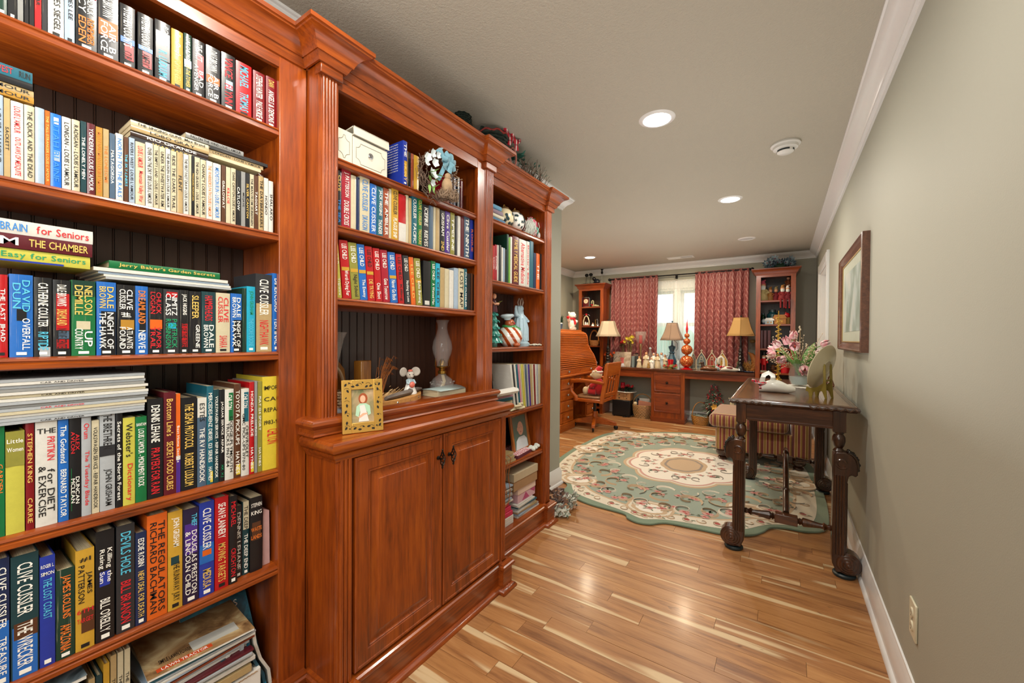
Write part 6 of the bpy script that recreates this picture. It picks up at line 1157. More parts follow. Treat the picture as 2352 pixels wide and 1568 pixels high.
for s in (-1, 1): obj('side_bracket', G().prism([(-.07, .035), (-.055, .03), (-.05, .0), (-.035, .0), (-.03, .03), (.0, .045), (.02, .04), (.035, 0), (.045, 0), (.040, .06), (.035, .20), (.028, .205), (.024, .19), (.024, .09), (-.01, .062), (-.045, .055), (-.065, .062)], -.003, .003, 'x', T((s*.035, 0, 0))), GOLDW, e)
obj('cross_bar', G().box(-.035, .035, .027, .033, .10, .112).box(-.035, .035, .0, .006, .045, .055), GOLDW, e); obj('chain', G().tube([(-.03, -.02, .05), (0, -.01, .03), (.03, .01, .05)], .0012, 5), BRASS, e)
p = onT(1835, 886); vb = thing('tulip_vase', 'round clear glass vase of pink tulips on the table', 'vase', (p.x, p.y-.03, .9045))
obj('vase', G().lathe([(0, 0), (.035, .001), (.055, .018), (.066, .055), (.066, .09), (.056, .135), (.043, .175), (.044, .180), (.048, .182)], n=32, cap=False), THG, vb); obj('water', G().lathe([(0, .004), (.045, .012), (.060, .045), (.062, .070), (0, .071)], n=28), NT('vase_water').out('#b9cfd0', .1), vb)
STEM = C('tulip_stem', '#6a9a4a', rough=.5, var=.2); TL = NT('pink_tulip_petal'); v = TL.coord('Object', (30, 30, 30)); n = TL.noise(v, 1, 3); TLM = TL.out(TL.ramp(n, [(.3, '#e3dcd0'), (.5, '#dfa9b0'), (.7, '#d77f86')]), .5)
def fpt(px, py): q = at(px, py, Y=p.y); return Vector((q.x-vb.location.x, q.y-vb.location.y, q.z-vb.location.z))
gst, glf = G(), G()
for (px, py, dy, big, dr) in ((1786, 792, -.06, 1, (-.5, -.6, .6)), (1776, 815, .0, 1, (-1, -.5, .1)), (1797, 824, -.09, 1, (-.6, -1, -.1)), (1825, 795, -.08, 1.15, (0, -1, .35)), (1822, 773, .04, 1, (.1, -.3, 1)), (1808, 785, -.02, 1, (-.4, -.6, .8)), (1846, 846, -.12, 1.15, (.1, -1, -.5)), (1893, 792, .04, 1, (1, -.3, .5)), (1775, 803, .06, .9, (-1, .3, .3)), (1880, 812, .02, .9, (.8, -.6, .2))):
    e_ = fpt(px, py)+Vector((0, dy, 0)); d = Vector(dr).normalized(); b0 = Vector((0, 0, .08)); m1 = Vector((e_.x*.35, e_.y*.4, .19)); gst.tube([b0, m1, e_-d*.06, e_-d*.02], [.004, .0042, .0038, .0035], 6)
    g = G(); r = .030*big
    for k in range(6):
        a = k*PI/3+rr.random()*.3; u = d.orthogonal().normalized(); w_ = d.cross(u); side = u*math.cos(a)+w_*math.sin(a); base = e_-d*.02
        c = [base, base+side*r*.85+d*.014, base+side*r*(.95 if k % 2 else .7)+d*.040, base+side*r*(.55 if k % 2 else .8)+d*.064*big]; tg = d.cross(side); W_ = (.4, 1.0, .85, .12); vs = []
        for q, ww in zip(c, W_): vs += [q-tg*r*.55*ww, q+side*.003, q+tg*r*.55*ww]
        g.add(vs, [(3*j+i, 3*j+i+1, 3*j+i+4, 3*j+i+3) for j in range(3) for i in range(2)])
    o = obj('tulip', g, TLM, vb, recalc=False); m = o.modifiers.new('t', 'SOLIDIFY'); m.thickness = .0015
    if big > 1: obj('stamen', G().tube([e_-d*.01, e_+d*.02], [.008, .004], 6), C('coral_stamen', '#cf5a40'), o)
for k in range(7): a = k*.9; glf.leaf((0, 0, .12), (math.cos(a)*.6, math.sin(a)*.6, .8), .15, .04, (0, 0, 1), .3, .2)
glf.leaf((.02, -.02, .15), fpt(1872, 785)-Vector((.02, -.02, .15)), .20, .060, (0, -1, .2), .05, .12); glf.leaf((.02, -.03, .16), (.8, -.3, -.35), .10, .05, (0, -1, .3), .2, .1); glf.leaf((.015, -.02, .14), fpt(1868, 812)-Vector((.015, -.02, .14)), .16, .05, (0, -1, .3), .1, .1)
obj('stems', gst, STEM, vb); lv = obj('leaves', glf, C('tulip_leaf', '#6f9f52', rough=.45, var=.25), vb); m = lv.modifiers.new('t', 'SOLIDIFY'); m.thickness = .001
g = G(); g2 = G()
for i in range(46):
    a = rr.uniform(-PI, PI); tip = Vector((rr.uniform(-.20, .16), rr.uniform(-.12, .12), rr.uniform(.20, .40) if i % 3 else rr.uniform(.18, .26))); mid = tip*.5+Vector((0, 0, .05)); g.tube([(0, 0, .12), mid, tip], [.0014, .0012, .0009], 4)
    for k in range(7): q = mid.lerp(tip, k/6)+Vector((rr.gauss(0, .008), rr.gauss(0, .008), rr.gauss(0, .008))); g2.ball(q, .0042, 6, 4)
for bx, by in (((1838, 750), (1846, 760)), ((1764, 815), (1770, 822)), ((1856, 790), (1880, 778))):
    e_ = fpt(*bx); g.tube([(0, 0, .15), e_*.5+Vector((0, 0, .1)), e_], .0018, 5); [g2.ball(e_+Vector((rr.gauss(0, .008), 0, -.008*k)), .006, 7, 5) for k in range(6)]
obj('pip_twigs', g, C('cream_twig', '#b99a72', rough=.7), vb); obj('pip_berries', g2, C('cream_berries', '#d9c8ad', rough=.4, var=.15), vb)['kind'] = 'stuff'
g = G(); g.lathe([(0, 0), (.13, 0), (.14, .0015), (0, .003)], n=40)
for k in range(34): a = 2*PI*k/34; g.ball((.142*math.cos(a), .142*math.sin(a), .0015), (.012, .012, .0015), 8, 4)
tag(obj('doily', g, C('white_crochet', '#d5d2c8', rough=.9, bump=.5), None, loc=(.155, 3.72, .9018)), 'round white crochet doily under the tulip vase', 'doily')
t = thing_at('small_easel', 'small carved easel at the wall side of the table', 'easel', .305, 3.93, .9016, .4); obj('frame', G().tube([(0, -.05, 0), (0, -.02, .05), (0, 0, .10)], .005, 6).tube([(0, .05, 0), (0, .02, .05), (0, 0, .10)], .005, 6).tube([(.0, -.04, .02), (0, .04, .02)], .004, 6), C('brown_carved', '#6a3a20'), t); obj('back_leg', G().tube([(.0, 0, .09), (.03, 0, 0)], .004, 6), C('brown_carved', '#6a3a20'), t)
# gold filigree stem behind the flowers
t = thing_at('gold_filigree_stake', 'tall gold filigree finial standing behind the tulips', 'ornament', -.030, 4.22, .9016); g = G(); rr = random.Random(3)
for k in range(46): z = .02+k*.0115; r = .012+.010*abs(math.sin(k*.33)); a = k*1.9; g.tube([(r*math.cos(a+q), r*math.sin(a+q), z+.006*q) for q in (0, .8, 1.6, 2.4)], .003, 5); g.ball((r*math.cos(a), r*math.sin(a), z), .005, 6, 4)
obj('filigree', g, GOLD, t); obj('stem', G().tube([(0, 0, .0), (0, 0, .60)], [.009, .004], 8), GOLD, t); obj('foot', G().lathe([(0, 0), (.03, 0), (.028, .008), (.01, .014), (0, .02)], n=20), GOLD, t)
# ---- striped chair / ottoman beyond the table
sm = NT('red_gold_stripe_velvet'); c = sm.n('TexCoord'); sp = sm.n('SeparateXYZ'); sm.l(c.outputs['Object'], sp.inputs[0]); ge = sm.n('NewGeometry'); sn = sm.n('SeparateXYZ'); sm.l(ge.outputs['Normal'], sn.inputs[0])
up = sm.math('GREATER_THAN', sn.outputs[2], .75); u = sm.n('MixRGB'); sm.l(up, u.inputs[0]); sm.l(sp.outputs[0], u.inputs[1]); sm.l(sp.outputs[1], u.inputs[2])
sidey = sm.math('GREATER_THAN', sm.math('ABSOLUTE', sn.outputs[0]), .75); u2 = sm.n('MixRGB'); sm.l(sidey, u2.inputs[0]); sm.l(u.outputs[0], u2.inputs[1]); sm.l(sp.outputs[1], u2.inputs[2])
fr_ = sm.math('FRACT', sm.math('ADD', sm.math('MULTIPLY', u2.outputs[0], 1/.082), 50.0)); STRM = sm.out(sm.ramp(fr_, [(0, '#6e2417'), (.26, '#6e2417'), (.27, '#c9a878'), (.31, '#c9a878'), (.32, '#8f6a22'), (.52, '#9a742a'), (.53, '#cdb07c'), (.57, '#cdb07c'), (.58, '#7c2c1e'), (.80, '#7c2c1e'), (.81, '#c9a878'), (.84, '#c9a878'), (.85, '#96702a'), (1, '#8f6a22')], 'CONSTANT'), .7); sm.b.inputs['Sheen Weight'].default_value = .6
oc = thing('slipper_chair', 'low striped velvet chair with a loose T cushion beyond the table', 'chair', (-.17, 4.95, .0175))
def soft(name, x0, x1, y0, y1, z0, z1, r=.05, lv=1):
    o = obj(name, G().box(x0, x1, y0, y1, z0, z1), STRM, oc, loc=-Vector((oc.location.x, oc.location.y, 0))); b = o.modifiers.new('b', 'BEVEL'); b.width = r; b.segments = 5; b.limit_method = 'ANGLE'; o.data.shade_smooth(); return o
soft('base', -.565, .10, 4.62, 5.34, .10, .335, .03); cu = soft('seat_cushion', -.625, .06, 4.58, 5.36, .335, .475, .055); soft('chair_back', .075, .235, 4.62, 5.34, .10, .83, .045)
obj('piping', G().tube([(x, y, .365) for x, y in ((-.60, 4.60), (.04, 4.60), (.04, 5.34), (-.60, 5.34))], .007, 6, True).tube([(x, y, .450) for x, y in ((-.60, 4.60), (.04, 4.60), (.04, 5.34), (-.60, 5.34))], .007, 6, True), C('brown_piping', '#7a4a2a', rough=.7), cu, loc=(0, 0, 0))
g = G(); [g.ball((-.03+rr.gauss(0, .012), 4.60+rr.gauss(0, .004), .40+rr.gauss(0, .015)), .006, 6, 4) for _ in range(12)]; obj('tuft', g, C('cream_fringe', '#c9b48c'), cu)
for x, y in ((-.50, 4.68), (.14, 4.70), (-.50, 5.26), (.15, 5.27)): obj('foot', G().lathe([(.03, 0), (.040, .006), (.046, .02), (.03, .034), (.050, .045), (.062, .07), (.060, .095), (.045, .104), (0, .105)], (x-oc.location.x, y-oc.location.y, 0), 20), WALNUT, oc)
t = thing_at('gnome_figurine', 'tiny cream figurine with raised arms behind the striped chair', 'figurine', -.505, 5.62, 0)
obj('post', G().lathe([(0, 0), (.05, 0), (.05, .01), (.012, .02), (.012, .44), (0, .44)], n=16), CREAMC, t); obj('body', G().lathe([(.018, .44), (.024, .46), (.014, .50), (0, .51)], n=14), CREAMC, t); obj('head', G().ball((0, 0, .525), .014, 10, 8), CREAMC, t); obj('arms', G().tube([(0, -.014, .495), (0, -.036, .51), (0, -.04, .54)], .006, 6).tube([(0, .014, .495), (.01, .036, .51), (.01, .04, .54)], .006, 6).tube([(-.014, 0, .495), (-.036, 0, .53)], .006, 6).tube([(.014, 0, .495), (.036, 0, .53)], .006, 6), CREAMC, t)
# ---- ruffled cloth bundle and plate by the end of the bookcases
t = thing_at('ruffled_cloth', 'crumpled brown and white ruffled cloth on the floor by the bookcase', 'cloth', -1.33, 2.60, .0); rr = random.Random(19)
def ruffle(g, c, n, r, h, seed):
    r_ = random.Random(seed)
    for i in range(n):
        a = r_.uniform(0, 2*PI); q = Vector(c)+Vector((r*math.cos(a)*r_.random(), r*1.1*math.sin(a)*r_.random(), h*r_.random())); d = Vector((r_.gauss(0, 1), r_.gauss(0, 1), r_.gauss(0, .5))).normalized()*.035; s = d.orthogonal().normalized()*.012
        g.tube([q-d, q-d*.4+s, q+d*.3-s, q+d+s*.5], [.006, .013, .013, .005], 6, False, None, .35)
def floral():
    t_ = NT('white_floral_cotton'); n = t_.noise(t_.coord('Object', (70, 70, 70)), 1, 3); return t_.out(t_.ramp(n, [(.4, '#4f6a58'), (.47, '#c9c9bc'), (.7, '#d6d3c8')]), .85)
g = G(); ruffle(g, (-.03, .02, .03), 42, .09, .11, 1); obj('brown_ruffles', g, C('brown_velour', '#6a4a38', rough=.8, sheen=.5, var=.3), t); g = G(); ruffle(g, (.03, -.05, .02), 30, .08, .03, 2); ruffle(g, (.07, .09, .03), 26, .05, .08, 3); obj('floral_ruffles', g, floral(), t)
g = G().lathe([(0, .004), (.06, .004), (.085, .014), (.09, .018), (.084, .018), (.058, .008), (0, .008)], n=32, M=T((0, 0, 0))@RY(PI/2-.25)); tag(obj('white_plate', g, WCER, None, loc=(-1.50, 2.54, .095)), 'white plate propped on edge behind the ruffled cloth', 'plate')
# ================================================================ FAR END: ROLL-TOP DESK, CHAIR, BUILT-IN DESK
rt = thing('rolltop_desk', 'orange oak roll-top desk with a slatted tambour cover', 'desk', (-2.79, 5.41, 0)); DX, D0, D1 = -2.42, 4.77, 6.05
def rw(name, g, mat=OAKZ, par=None, **kw): 
    if par is None: return obj(name, g, mat, rt, loc=-rt.location, **kw)
    return obj(name, g, mat, par, **kw)
BX = -3.14
rw('desktop', G().box(BX, DX+.03, D0-.02, D1+.02, .725, .752), OAK, bev=.006)
for a, b in ((D0, 5.20), (5.62, D1)):
    pd = rw('pedestal', G().box(BX, DX-.012, a, b, .09, .725), OAKZ); rw('pedestal_base', G().box(BX, DX+.012, a-.012, b+.012, 0, .105), OAK, bev=.005)
    for k in range(4): z1 = .700-.152*k; d = rw('drawer', rings(G(), a+.03, b-.03, z1-.135, z1, DX, [(0, -.014), (0, 0), (.005, .004), (.012, .004), (.016, .001), (.02, .001)]), OAK); rw('knob', G().lathe([(0, .026), (.014, .024), (.019, .016), (.016, .008), (.008, .004), (.008, 0)], n=18, M=T((DX+.002, (a+b)/2, z1-.068))@RY(PI/2)), SILV, d)
rw('centre_drawer', rings(G(), 5.22, 5.60, .62, .71, DX-.02, [(0, -.014), (0, 0), (.005, .004), (.012, .004), (.016, .001)]), OAK); rw('knob', G().lathe([(0, .026), (.014, .024), (.019, .016), (.016, .008), (.008, 0)], n=18, M=T((DX-.018, 5.41, .665))@RY(PI/2)), SILV)
rw('modesty_panel', G().box(BX+.02, BX+.035, 5.20, 5.62, .1, .72), OAKZ)
S = [(-2.44, .752), (-2.435, .80), (-2.45, .90), (-2.485, .985), (-2.535, 1.06), (-2.575, 1.13), (-2.59, 1.20), (-2.60, 1.27), (-2.63, 1.325), (-2.69, 1.352), (-2.78, 1.355)]
def cat2(pts, n=5):
    out = []
    for i in range(len(pts)-1):
        p0 = Vector(pts[max(0, i-1)]); p1 = Vector(pts[i]); p2 = Vector(pts[i+1]); p3 = Vector(pts[min(len(pts)-1, i+2)])
        for j in range(n): t = j/n; out.append(.5*((2*p1)+(p2-p0)*t+(2*p0-5*p1+4*p2-p3)*t*t+(3*p1-p0-3*p2+p3)*t**3))
    return out+[Vector(pts[-1])]
SC_ = cat2(S, 8)
for a, b in ((D0, D0+.025), (D1-.025, D1)): rw('curved_side', G().prism([(p.x+.012, p.y+.004) for p in SC_]+[(BX, 1.36), (BX, .752)], a, b, 'y'), OAKZ, bev=.004)
L_ = [0]; [L_.append(L_[-1]+(SC_[i+1]-SC_[i]).length) for i in range(len(SC_)-1)]
def atl(s):
    for i in range(len(L_)-1):
        if L_[i+1] >= s: t = (s-L_[i])/(L_[i+1]-L_[i]); return SC_[i].lerp(SC_[i+1], t), (SC_[i+1]-SC_[i]).normalized()
    return SC_[-1], (SC_[-1]-SC_[-2]).normalized()
n = 26; s0 = .075; st_ = (L_[-1]-s0)/n
me = G().prism([(-.006, 0), (.001, 0), (.007, .005), (.010, st_*.40), (.007, st_*.72), (.001, st_*.76), (-.006, st_*.76)], 0, D1-D0-.056, 'y').mesh('tambour_slat'); me.materials.append(OAK)
for i in range(n):
    p, tg = atl(s0+st_*i); a = math.atan2(-tg.x, tg.y); o = obj('tambour_slat', me, None, rt, loc=(p.x-rt.location.x, D0+.028-rt.location.y, p.y)); o.rotation_euler = (0, -a, 0)
rw('slat_gap_shade', G().prism([(p.x-.009, p.y) for p in SC_]+[(p.x-.012, p.y-.002) for p in SC_[::-1]], D0+.028, D1-.028, 'y'), C('gap_shade_brown', '#2a1408', rough=.9))  # dark sheet added behind the slats, painting shade into their gaps
rail = rw('tambour_rail', G().box(-2.452, -2.430, D0+.028, D1-.028, .755, .822), OAK, bev=.004)
for y in (5.03, 5.79): rw('knob', G().lathe([(0, .026), (.014, .024), (.019, .016), (.016, .008), (.008, 0)], n=18, M=T((-2.43, y, .788))@RY(PI/2)), SILV, rail)
rw('keyhole', G().lathe([(0, .003), (.010, .002), (.011, 0)], n=14, M=T((-2.43, 5.41, .79))@RY(PI/2)), BRASS, rail)
rw('inner_back', G().box(BX, BX+.015, D0, D1, .75, 1.35), OAKZ); rw('top_board', G().box(BX-.02, -2.70, D0-.02, D1+.02, 1.357, 1.382), OAK, bev=.006)
# --- things on the roll-top desk
BW = C('white_plush', '#dedbd4', rough=.95, sheen=.5, bump=.3)
q = at(1313, 756, X=-2.86); t = thing_at('polar_bear_figure', 'white bear figure with a red scarf on top of roll-top desk', 'figurine', -2.86, q.y, 1.3825, -.35)
obj('body', G().ball((0, 0, .10), (.058, .062, .10), 16, 12), BW, t); obj('head', G().ball((.01, 0, .235), (.062, .066, .056), 16, 11).ball((.062, 0, .222), (.03, .03, .022), 12, 8), BW, t); obj('scarf', G().tube([(.056*math.cos(a), .058*math.sin(a), .185) for a in [2*PI*k/16 for k in range(16)]], .014, 8, True).tube([(.055, .0, .18), (.068, .005, .13), (.068, .01, .09)], [.016, .018, .018], 6, False, None, .5), REDM, t)
for s in (-1, 1): obj('ear', G().ball((-.005, s*.055, .275), (.012, .022, .022), 10, 8), BW, t); obj('eye', G().ball((.060, s*.022, .246), .006, 8, 6), BLACKM, t); obj('leg', G().tube([(.01, s*.03, .03), (.045, s*.035, .016)], .030, 10), BW, t)
obj('arm', G().tube([(.0, -.05, .16), (.03, -.10, .15), (.05, -.115, .19)], [.024, .022, .018], 10), BW, t); obj('arm', G().tube([(.0, .05, .16), (.05, .08, .13)], [.026, .022], 10), BW, t); obj('nose', G().ball((.090, 0, .228), .008, 8, 6), BLACKM, t); obj('red_bird', G().ball((.055, -.135, .20), (.03, .022, .024), 10, 7).leaf((.05, -.155, .2), (-.2, -1, .4), .05, .02), REDM, t)
t = thing_at('striped_lamp', 'small lamp with a red and white striped shade on roll-top desk', 'table lamp', -2.86, 5.30, 1.3825); 
obj('shade', G().lathe([(.045, .34), (.11, .20)], n=24, cap=False), STRIPW, t); obj('stem', G().lathe([(.04, 0), (.045, .02), (.015, .05), (.012, .21), (.01, .30)], n=16), WCER, t)
t = thing_at('potted_greenery', 'small blue pot of pine sprigs beside the striped lamp', 'potted plant', -2.70, 5.30, 1.3825); obj('pot', G().lathe([(0, 0), (.03, 0), (.042, .075), (.036, .078), (0, .07)], n=18), C('slate_blue_pot', '#4a5a74', rough=.3), t); obj('snow', G().ball((0, 0, .075), (.04, .04, .02), 12, 6), WCER, t); g = G(); rr = random.Random(2)
for i in range(60): a = rr.uniform(0, 6.28); g.tube([(0, 0, .07), (.03*math.cos(a), .03*math.sin(a), .07+rr.uniform(.03, .12)), (.05*math.cos(a), .05*math.sin(a), .08+rr.uniform(0, .14))], .0018, 3)
obj('sprigs', g, DKGREEN, t)
# --- swivel chair
sc = thing('desk_chair', 'oak swivel armchair with a slatted back at the roll-top desk', 'chair', (-2.17, 5.34, 0))
def cw(name, g, mat=OAKX, **kw): return obj(name, g, mat, sc, **kw)
for k, a in enumerate((-1.25, .20, 1.77, 3.34)):
    d = Vector((math.cos(a), math.sin(a), 0)); M = RZ(a); lg = cw('leg', G().prism([(.02, .07), (.30, .055), (.30, .095), (.28, .105), (.10, .15), (.02, .165)], -.022, .022, 'y', M), bev=.004)
    obj('castor', G().lathe([(.006, 0), (.024, .004), (.030, .014), (.024, .026), (.006, .03)], n=18, M=T(d*.29+Vector((0, 0, .030)))@RZ(a)@T((0, -.015, 0))@RX(-PI/2)).box(-.012, .012, -.006, .006, .028, .058, T(d*.285)@M), BLACKM, lg)
cw('column', G().lathe([(.032, .06), (.036, .07), (.036, .17), (.030, .19), (.030, .235), (.0, .235)], n=20), OAKZ); cw('gas_lift', G().lathe([(.020, .23), (.020, .37)], n=16), BLACKM); cw('tilt_mechanism', G().box(-.09, .09, -.06, .06, .355, .385), BLACKM, bev=.004)
seat = [( -.24, -.20), (-.26, 0), (-.24, .20), (-.15, .245), (.17, .235), (.19, .2), (.19, -.2), (.17, -.235), (-.15, -.245)]
cw('seat', G().prism(seat, .385, .430), bev=.010); cw('seat_pad', G().prism([(a*.86, b*.86) for a, b in seat], .428, .462), C('brown_leather_pad', '#7d5a3c', rough=.4), bev=.012)
for s in (-1, 1):
    cw('back_stile', G().prism([(.165, .385), (.215, .385), (.255, .62), (.285, .91), (.240, .91), (.205, .62)], s*.245-.018, s*.245+.018, 'y'), OAKZ, bev=.004)
    cw('arm', G().tube([(.235, s*.262, .655), (.10, s*.285, .675), (-.10, s*.295, .682), (-.22, s*.285, .665), (-.262, s*.27, .60), (-.235, s*.265, .52), (-.17, s*.255, .455), (-.165, s*.25, .40)], [.018, .022, .026, .026, .022, .019, .019, .022], 10, False, None, 1.25), OAKX)
cw('top_rail', G().prism([(.225+.0, .745), (.262, .745), (.292, .925), (.252, .925)], -.262, .262, 'y'), OAK, bev=.006)
cw('lower_rail', G().prism([(.185, .455), (.21, .455), (.222, .51), (.196, .51)], -.245, .245, 'y'), OAK, bev=.003)
for k in range(4): y = -.165+.11*k; cw('slat', G().prism([(.200, .50), (.214, .50), (.258, .75), (.244, .75)], y-.022, y+.022, 'y'), OAKZ)
t = thing_at('plush_bear', 'cream plush bear in red trousers sitting on the desk chair', 'plush toy', -2.15, 5.33, .4635); CP = C('cream_plush', '#d3c29c', rough=.95, sheen=.5, bump=.3); RP = C('red_felt', '#b31420', rough=.9, sheen=.4)
obj('body', G().ball((.04, 0, .12), (.075, .085, .12), 16, 11), RP, t); obj('head', G().ball((.01, 0, .285), (.075, .075, .07), 16, 11).ball((-.06, 0, .27), (.032, .034, .026), 10, 8), CP, t); obj('hat', G().tube([(.03, 0, .325), (.055, 0, .38), (.09, 0, .375)], [.06, .035, .012], 12), RP, t); obj('fur_trim', G().tube([(.02+.062*math.cos(a), .062*math.sin(a), .325) for a in [2*PI*k/16 for k in range(16)]], .013, 7, True), BW, t)
for s in (-1, 1): obj('leg', G().tube([(.02, s*.05, .05), (-.08, s*.07, .055)], [.048, .046], 12), RP, t); obj('foot', G().ball((-.125, s*.07, .06), (.04, .042, .055), 12, 9), CP, t); obj('arm', G().tube([(.03, s*.08, .18), (-.03, s*.10, .13), (-.06, s*.07, .11)], [.032, .03, .024], 10), RP, t); obj('ear', G().ball((.02, s*.06, .335), .02, 8, 6), CP, t)
# --- built-in desk
FD = thing('built_in_desk', 'long cherry desk with a two-drawer pedestal beneath the window', 'desk', (-1.38, 6.52, 0)); DF = 6.30
def dw_(name, g, mat=CHERRYX, par=None, **kw): return obj(name, g, mat, FD, loc=-FD.location, **kw) if par is None else obj(name, g, mat, par, **kw)
dw_('desktop', G().box(-2.455, -.303, DF-.022, 6.735, .762, .80), wood('dark_cherry_top', '#2f160a', '#552a14', '#74401f', 'x', .25, .5), bev=.005)
[dw_('apron', G().box(*b_), CHERRYX, bev=.003) for b_ in ((-2.455, -1.656, DF, DF+.02, .655, .762), (-1.178, -.303, DF, DF+.02, .672, .762))]
dw_('pedestal', G().box(-1.654, -1.178, DF, 6.72, .07, .762).box(-1.64, -1.19, DF+.02, 6.72, 0, .07), CHERRY); dw_('pedestal_plinth', G().sweep([(0, 0), (.010, 0), (.010, .012), (.003, .02), (.0, .07), (-.01, .07)], [(-1.654, 6.5), (-1.654, DF), (-1.178, DF), (-1.178, 6.5)], side=-1), CHERRYX)
for z0, z1 in ((.455, .735), (.150, .432)):
    d = dw_('drawer', rings(G(), -1.612, -1.232, z0, z1, DF, [(0, .002), (0, -.014), (.004, -.018), (.014, -.018), (.018, -.015), (.024, -.015), (.03, -.017), (.038, -.017)], 1, 'y'), CHERRYX); cx, cz = -1.422, (z0+z1)/2
    g = G(); [g.leaf((cx, DF-.022, cz), (math.cos(a), 0, math.sin(a)), .028, .010, (0, -1, 0), 0, .1) for a in [k*PI/3 for k in range(6)]]; g.ball((cx, DF-.030, cz), .009, 10, 8).tube([(cx, DF-.012, cz), (cx, DF-.03, cz)], .004, 6); obj('handle', g, BRZ, d, recalc=False)
def tallcab(name, label, x0, x1, yf, shelves, ztop, zb, side):
    t = thing(name, label, 'bookcase', ((x0+x1)/2, (yf+6.73)/2, 0)); w_ = lambda n, g, m=CHERRY, **k: obj(n, g, m, t, loc=-t.location, **k)
    w_('side_panel', G().box(x0, x0+.018, yf+.002, 6.73, 0, ztop), CHERRY); w_('side_panel', G().box(x1-.018, x1, yf+.002, 6.73, 0, ztop), CHERRY)
    w_('stile', G().box(x0, x0+.052, yf-.016, yf+.002, 0, ztop), CHERRY); w_('stile', G().box(x1-.052, x1, yf-.016, yf+.002, 0, ztop), CHERRY); w_('top_rail', G().box(x0+.052, x1-.052, yf-.016, yf+.002, ztop-.045, ztop).box(x0, x1, yf, 6.73, ztop-.02, ztop), CHERRYX)
    w_('back_panel', G().box(x0+.01, x1-.01, 6.71, 6.73, 0, ztop), DARKBACK)
    for z in shelves: w_('shelf', G().box(x0+.018, x1-.018, yf-.008, 6.71, z-.022, z), CHERRYX, bev=.002)
    w_('crown_moulding', G().sweep([(-.01, ztop-.02), (.004, ztop-.02), (.008, ztop-.008), (.022, ztop+.006), (.028, ztop+.030), (.050, ztop+.048), (.056, ztop+.052), (.056, ztop+.066), (-.01, ztop+.066)], [(x0, 6.72), (x0, yf-.014), (x1, yf-.014), (x1, 6.72)], side=-1 if False else 1).box(x0, x1, yf, 6.72, ztop, ztop+.064), CHERRYX)
    return t
tallcab('corner_bookcase', 'narrow cherry bookcase left of the window by the roll-top desk', -2.90, -2.462, 6.40, [1.782, 1.455, 1.125, .80, .45, .10], 2.095, 0, 1)
tallcab('corner_bookcase', 'narrow cherry bookcase right of the window holding santa figures', -.298, .135, 6.30, [1.765, 1.452, 1.132, .815, .45, .10], 2.115, 0, 1)
# --- lamps
def lamp(label, x, y, shade_z0, shade_z1, r0, r1, prof, bmat, smat, ns=8, cord=False, inner=None):
    t = thing('table_lamp', label, 'table lamp', (x, y, .8005)); h0, h1 = shade_z0-.8, shade_z1-.8
    obj('base', G().lathe(prof, n=24), bmat, t); g = G(); K = 6
    pf = [(r0*(1-k/K)+r1*k/K-.10*(r0-r1)*math.sin(PI*k/K)*1.2, h0+(h1-h0)*k/K) for k in range(K+1)]
    o = obj('shade', G().lathe(pf, n=ns, cap=False, a0=PI/ns), smat, t, smooth=True); m = o.modifiers.new('t', 'SOLIDIFY'); m.thickness = .003
    g = G()
    for i in range(ns): a = PI/ns+2*PI*i/ns; g.tube([(r*1.012*math.cos(a), r*1.012*math.sin(a), z) for r, z in pf], .0025, 4)
    for r, z in (pf[0], pf[-1]): g.tube([(r*math.cos(PI/ns+2*PI*i/ns), r*math.sin(PI/ns+2*PI*i/ns), z) for i in range(ns)], .003, 4, True)
    obj('shade_trim', g, inner or smat, o)
    obj('harp', G().tube([(0, 0, prof[-1][1]), (.05, 0, h0+.03), (.05, 0, h1-.03), (0, 0, h1+.005), (-.05, 0, h1-.03), (-.05, 0, h0+.03), (0, 0, prof[-1][1])], .002, 5), BRASS, t); obj('finial', G().lathe([(.003, h1), (.004, h1+.01), (.013, h1+.02), (.013, h1+.028), (.004, h1+.036), (0, h1+.038)], n=14), bmat, t)
    if cord: obj('cord', G().tube([(.03, -.02, h0), (.085, -.03, h0-.05), (.09, -.03, h0-.13), (.06, -.02, h0-.16)], .003, 6), BLACKM, t)
    return t
def shade_mat(n, c):
    t = NT(n); m = t.out(c, .8); tr = t.n('BsdfTranslucent'); tr.inputs[0].default_value = srgb(c); mx = t.n('MixShader'); mx.inputs[0].default_value = .35; t.l(t.b.outputs[0], mx.inputs[1]); t.l(tr.outputs[0], mx.inputs[2]); t.l(mx.outputs[0], t.t.nodes['Material Output'].inputs[0]); return m
TURN = [(0, 0), (.065, 0), (.070, .012), (.060, .03), (.045, .045), (.040, .075), (.024, .085), (.030, .10), (.034, .115), (.022, .13), (.030, .145), (.034, .16), (.022, .178), (.030, .192), (.034, .206), (.022, .224), (.030, .238), (.033, .25), (.020, .268), (.028, .285), (.026, .30), (.014, .33), (.018, .345), (.022, .355), (.012, .365), (.010, .42), (.010, .50)]
BKL = C('black_turned_wood', '#14161c', rough=.25, coat=.5)
lamp('table lamp with a cream bell shade left of the window', at(1397, 750, Y=6.38).x, 6.38, at(1397, 772, Y=6.38).z, at(1397, 738, Y=6.38).z, .195, .105, TURN, C('dark_bronze_wood', '#1d1a17', rough=.4), shade_mat('cream_silk_shade', '#d8ccb4'))
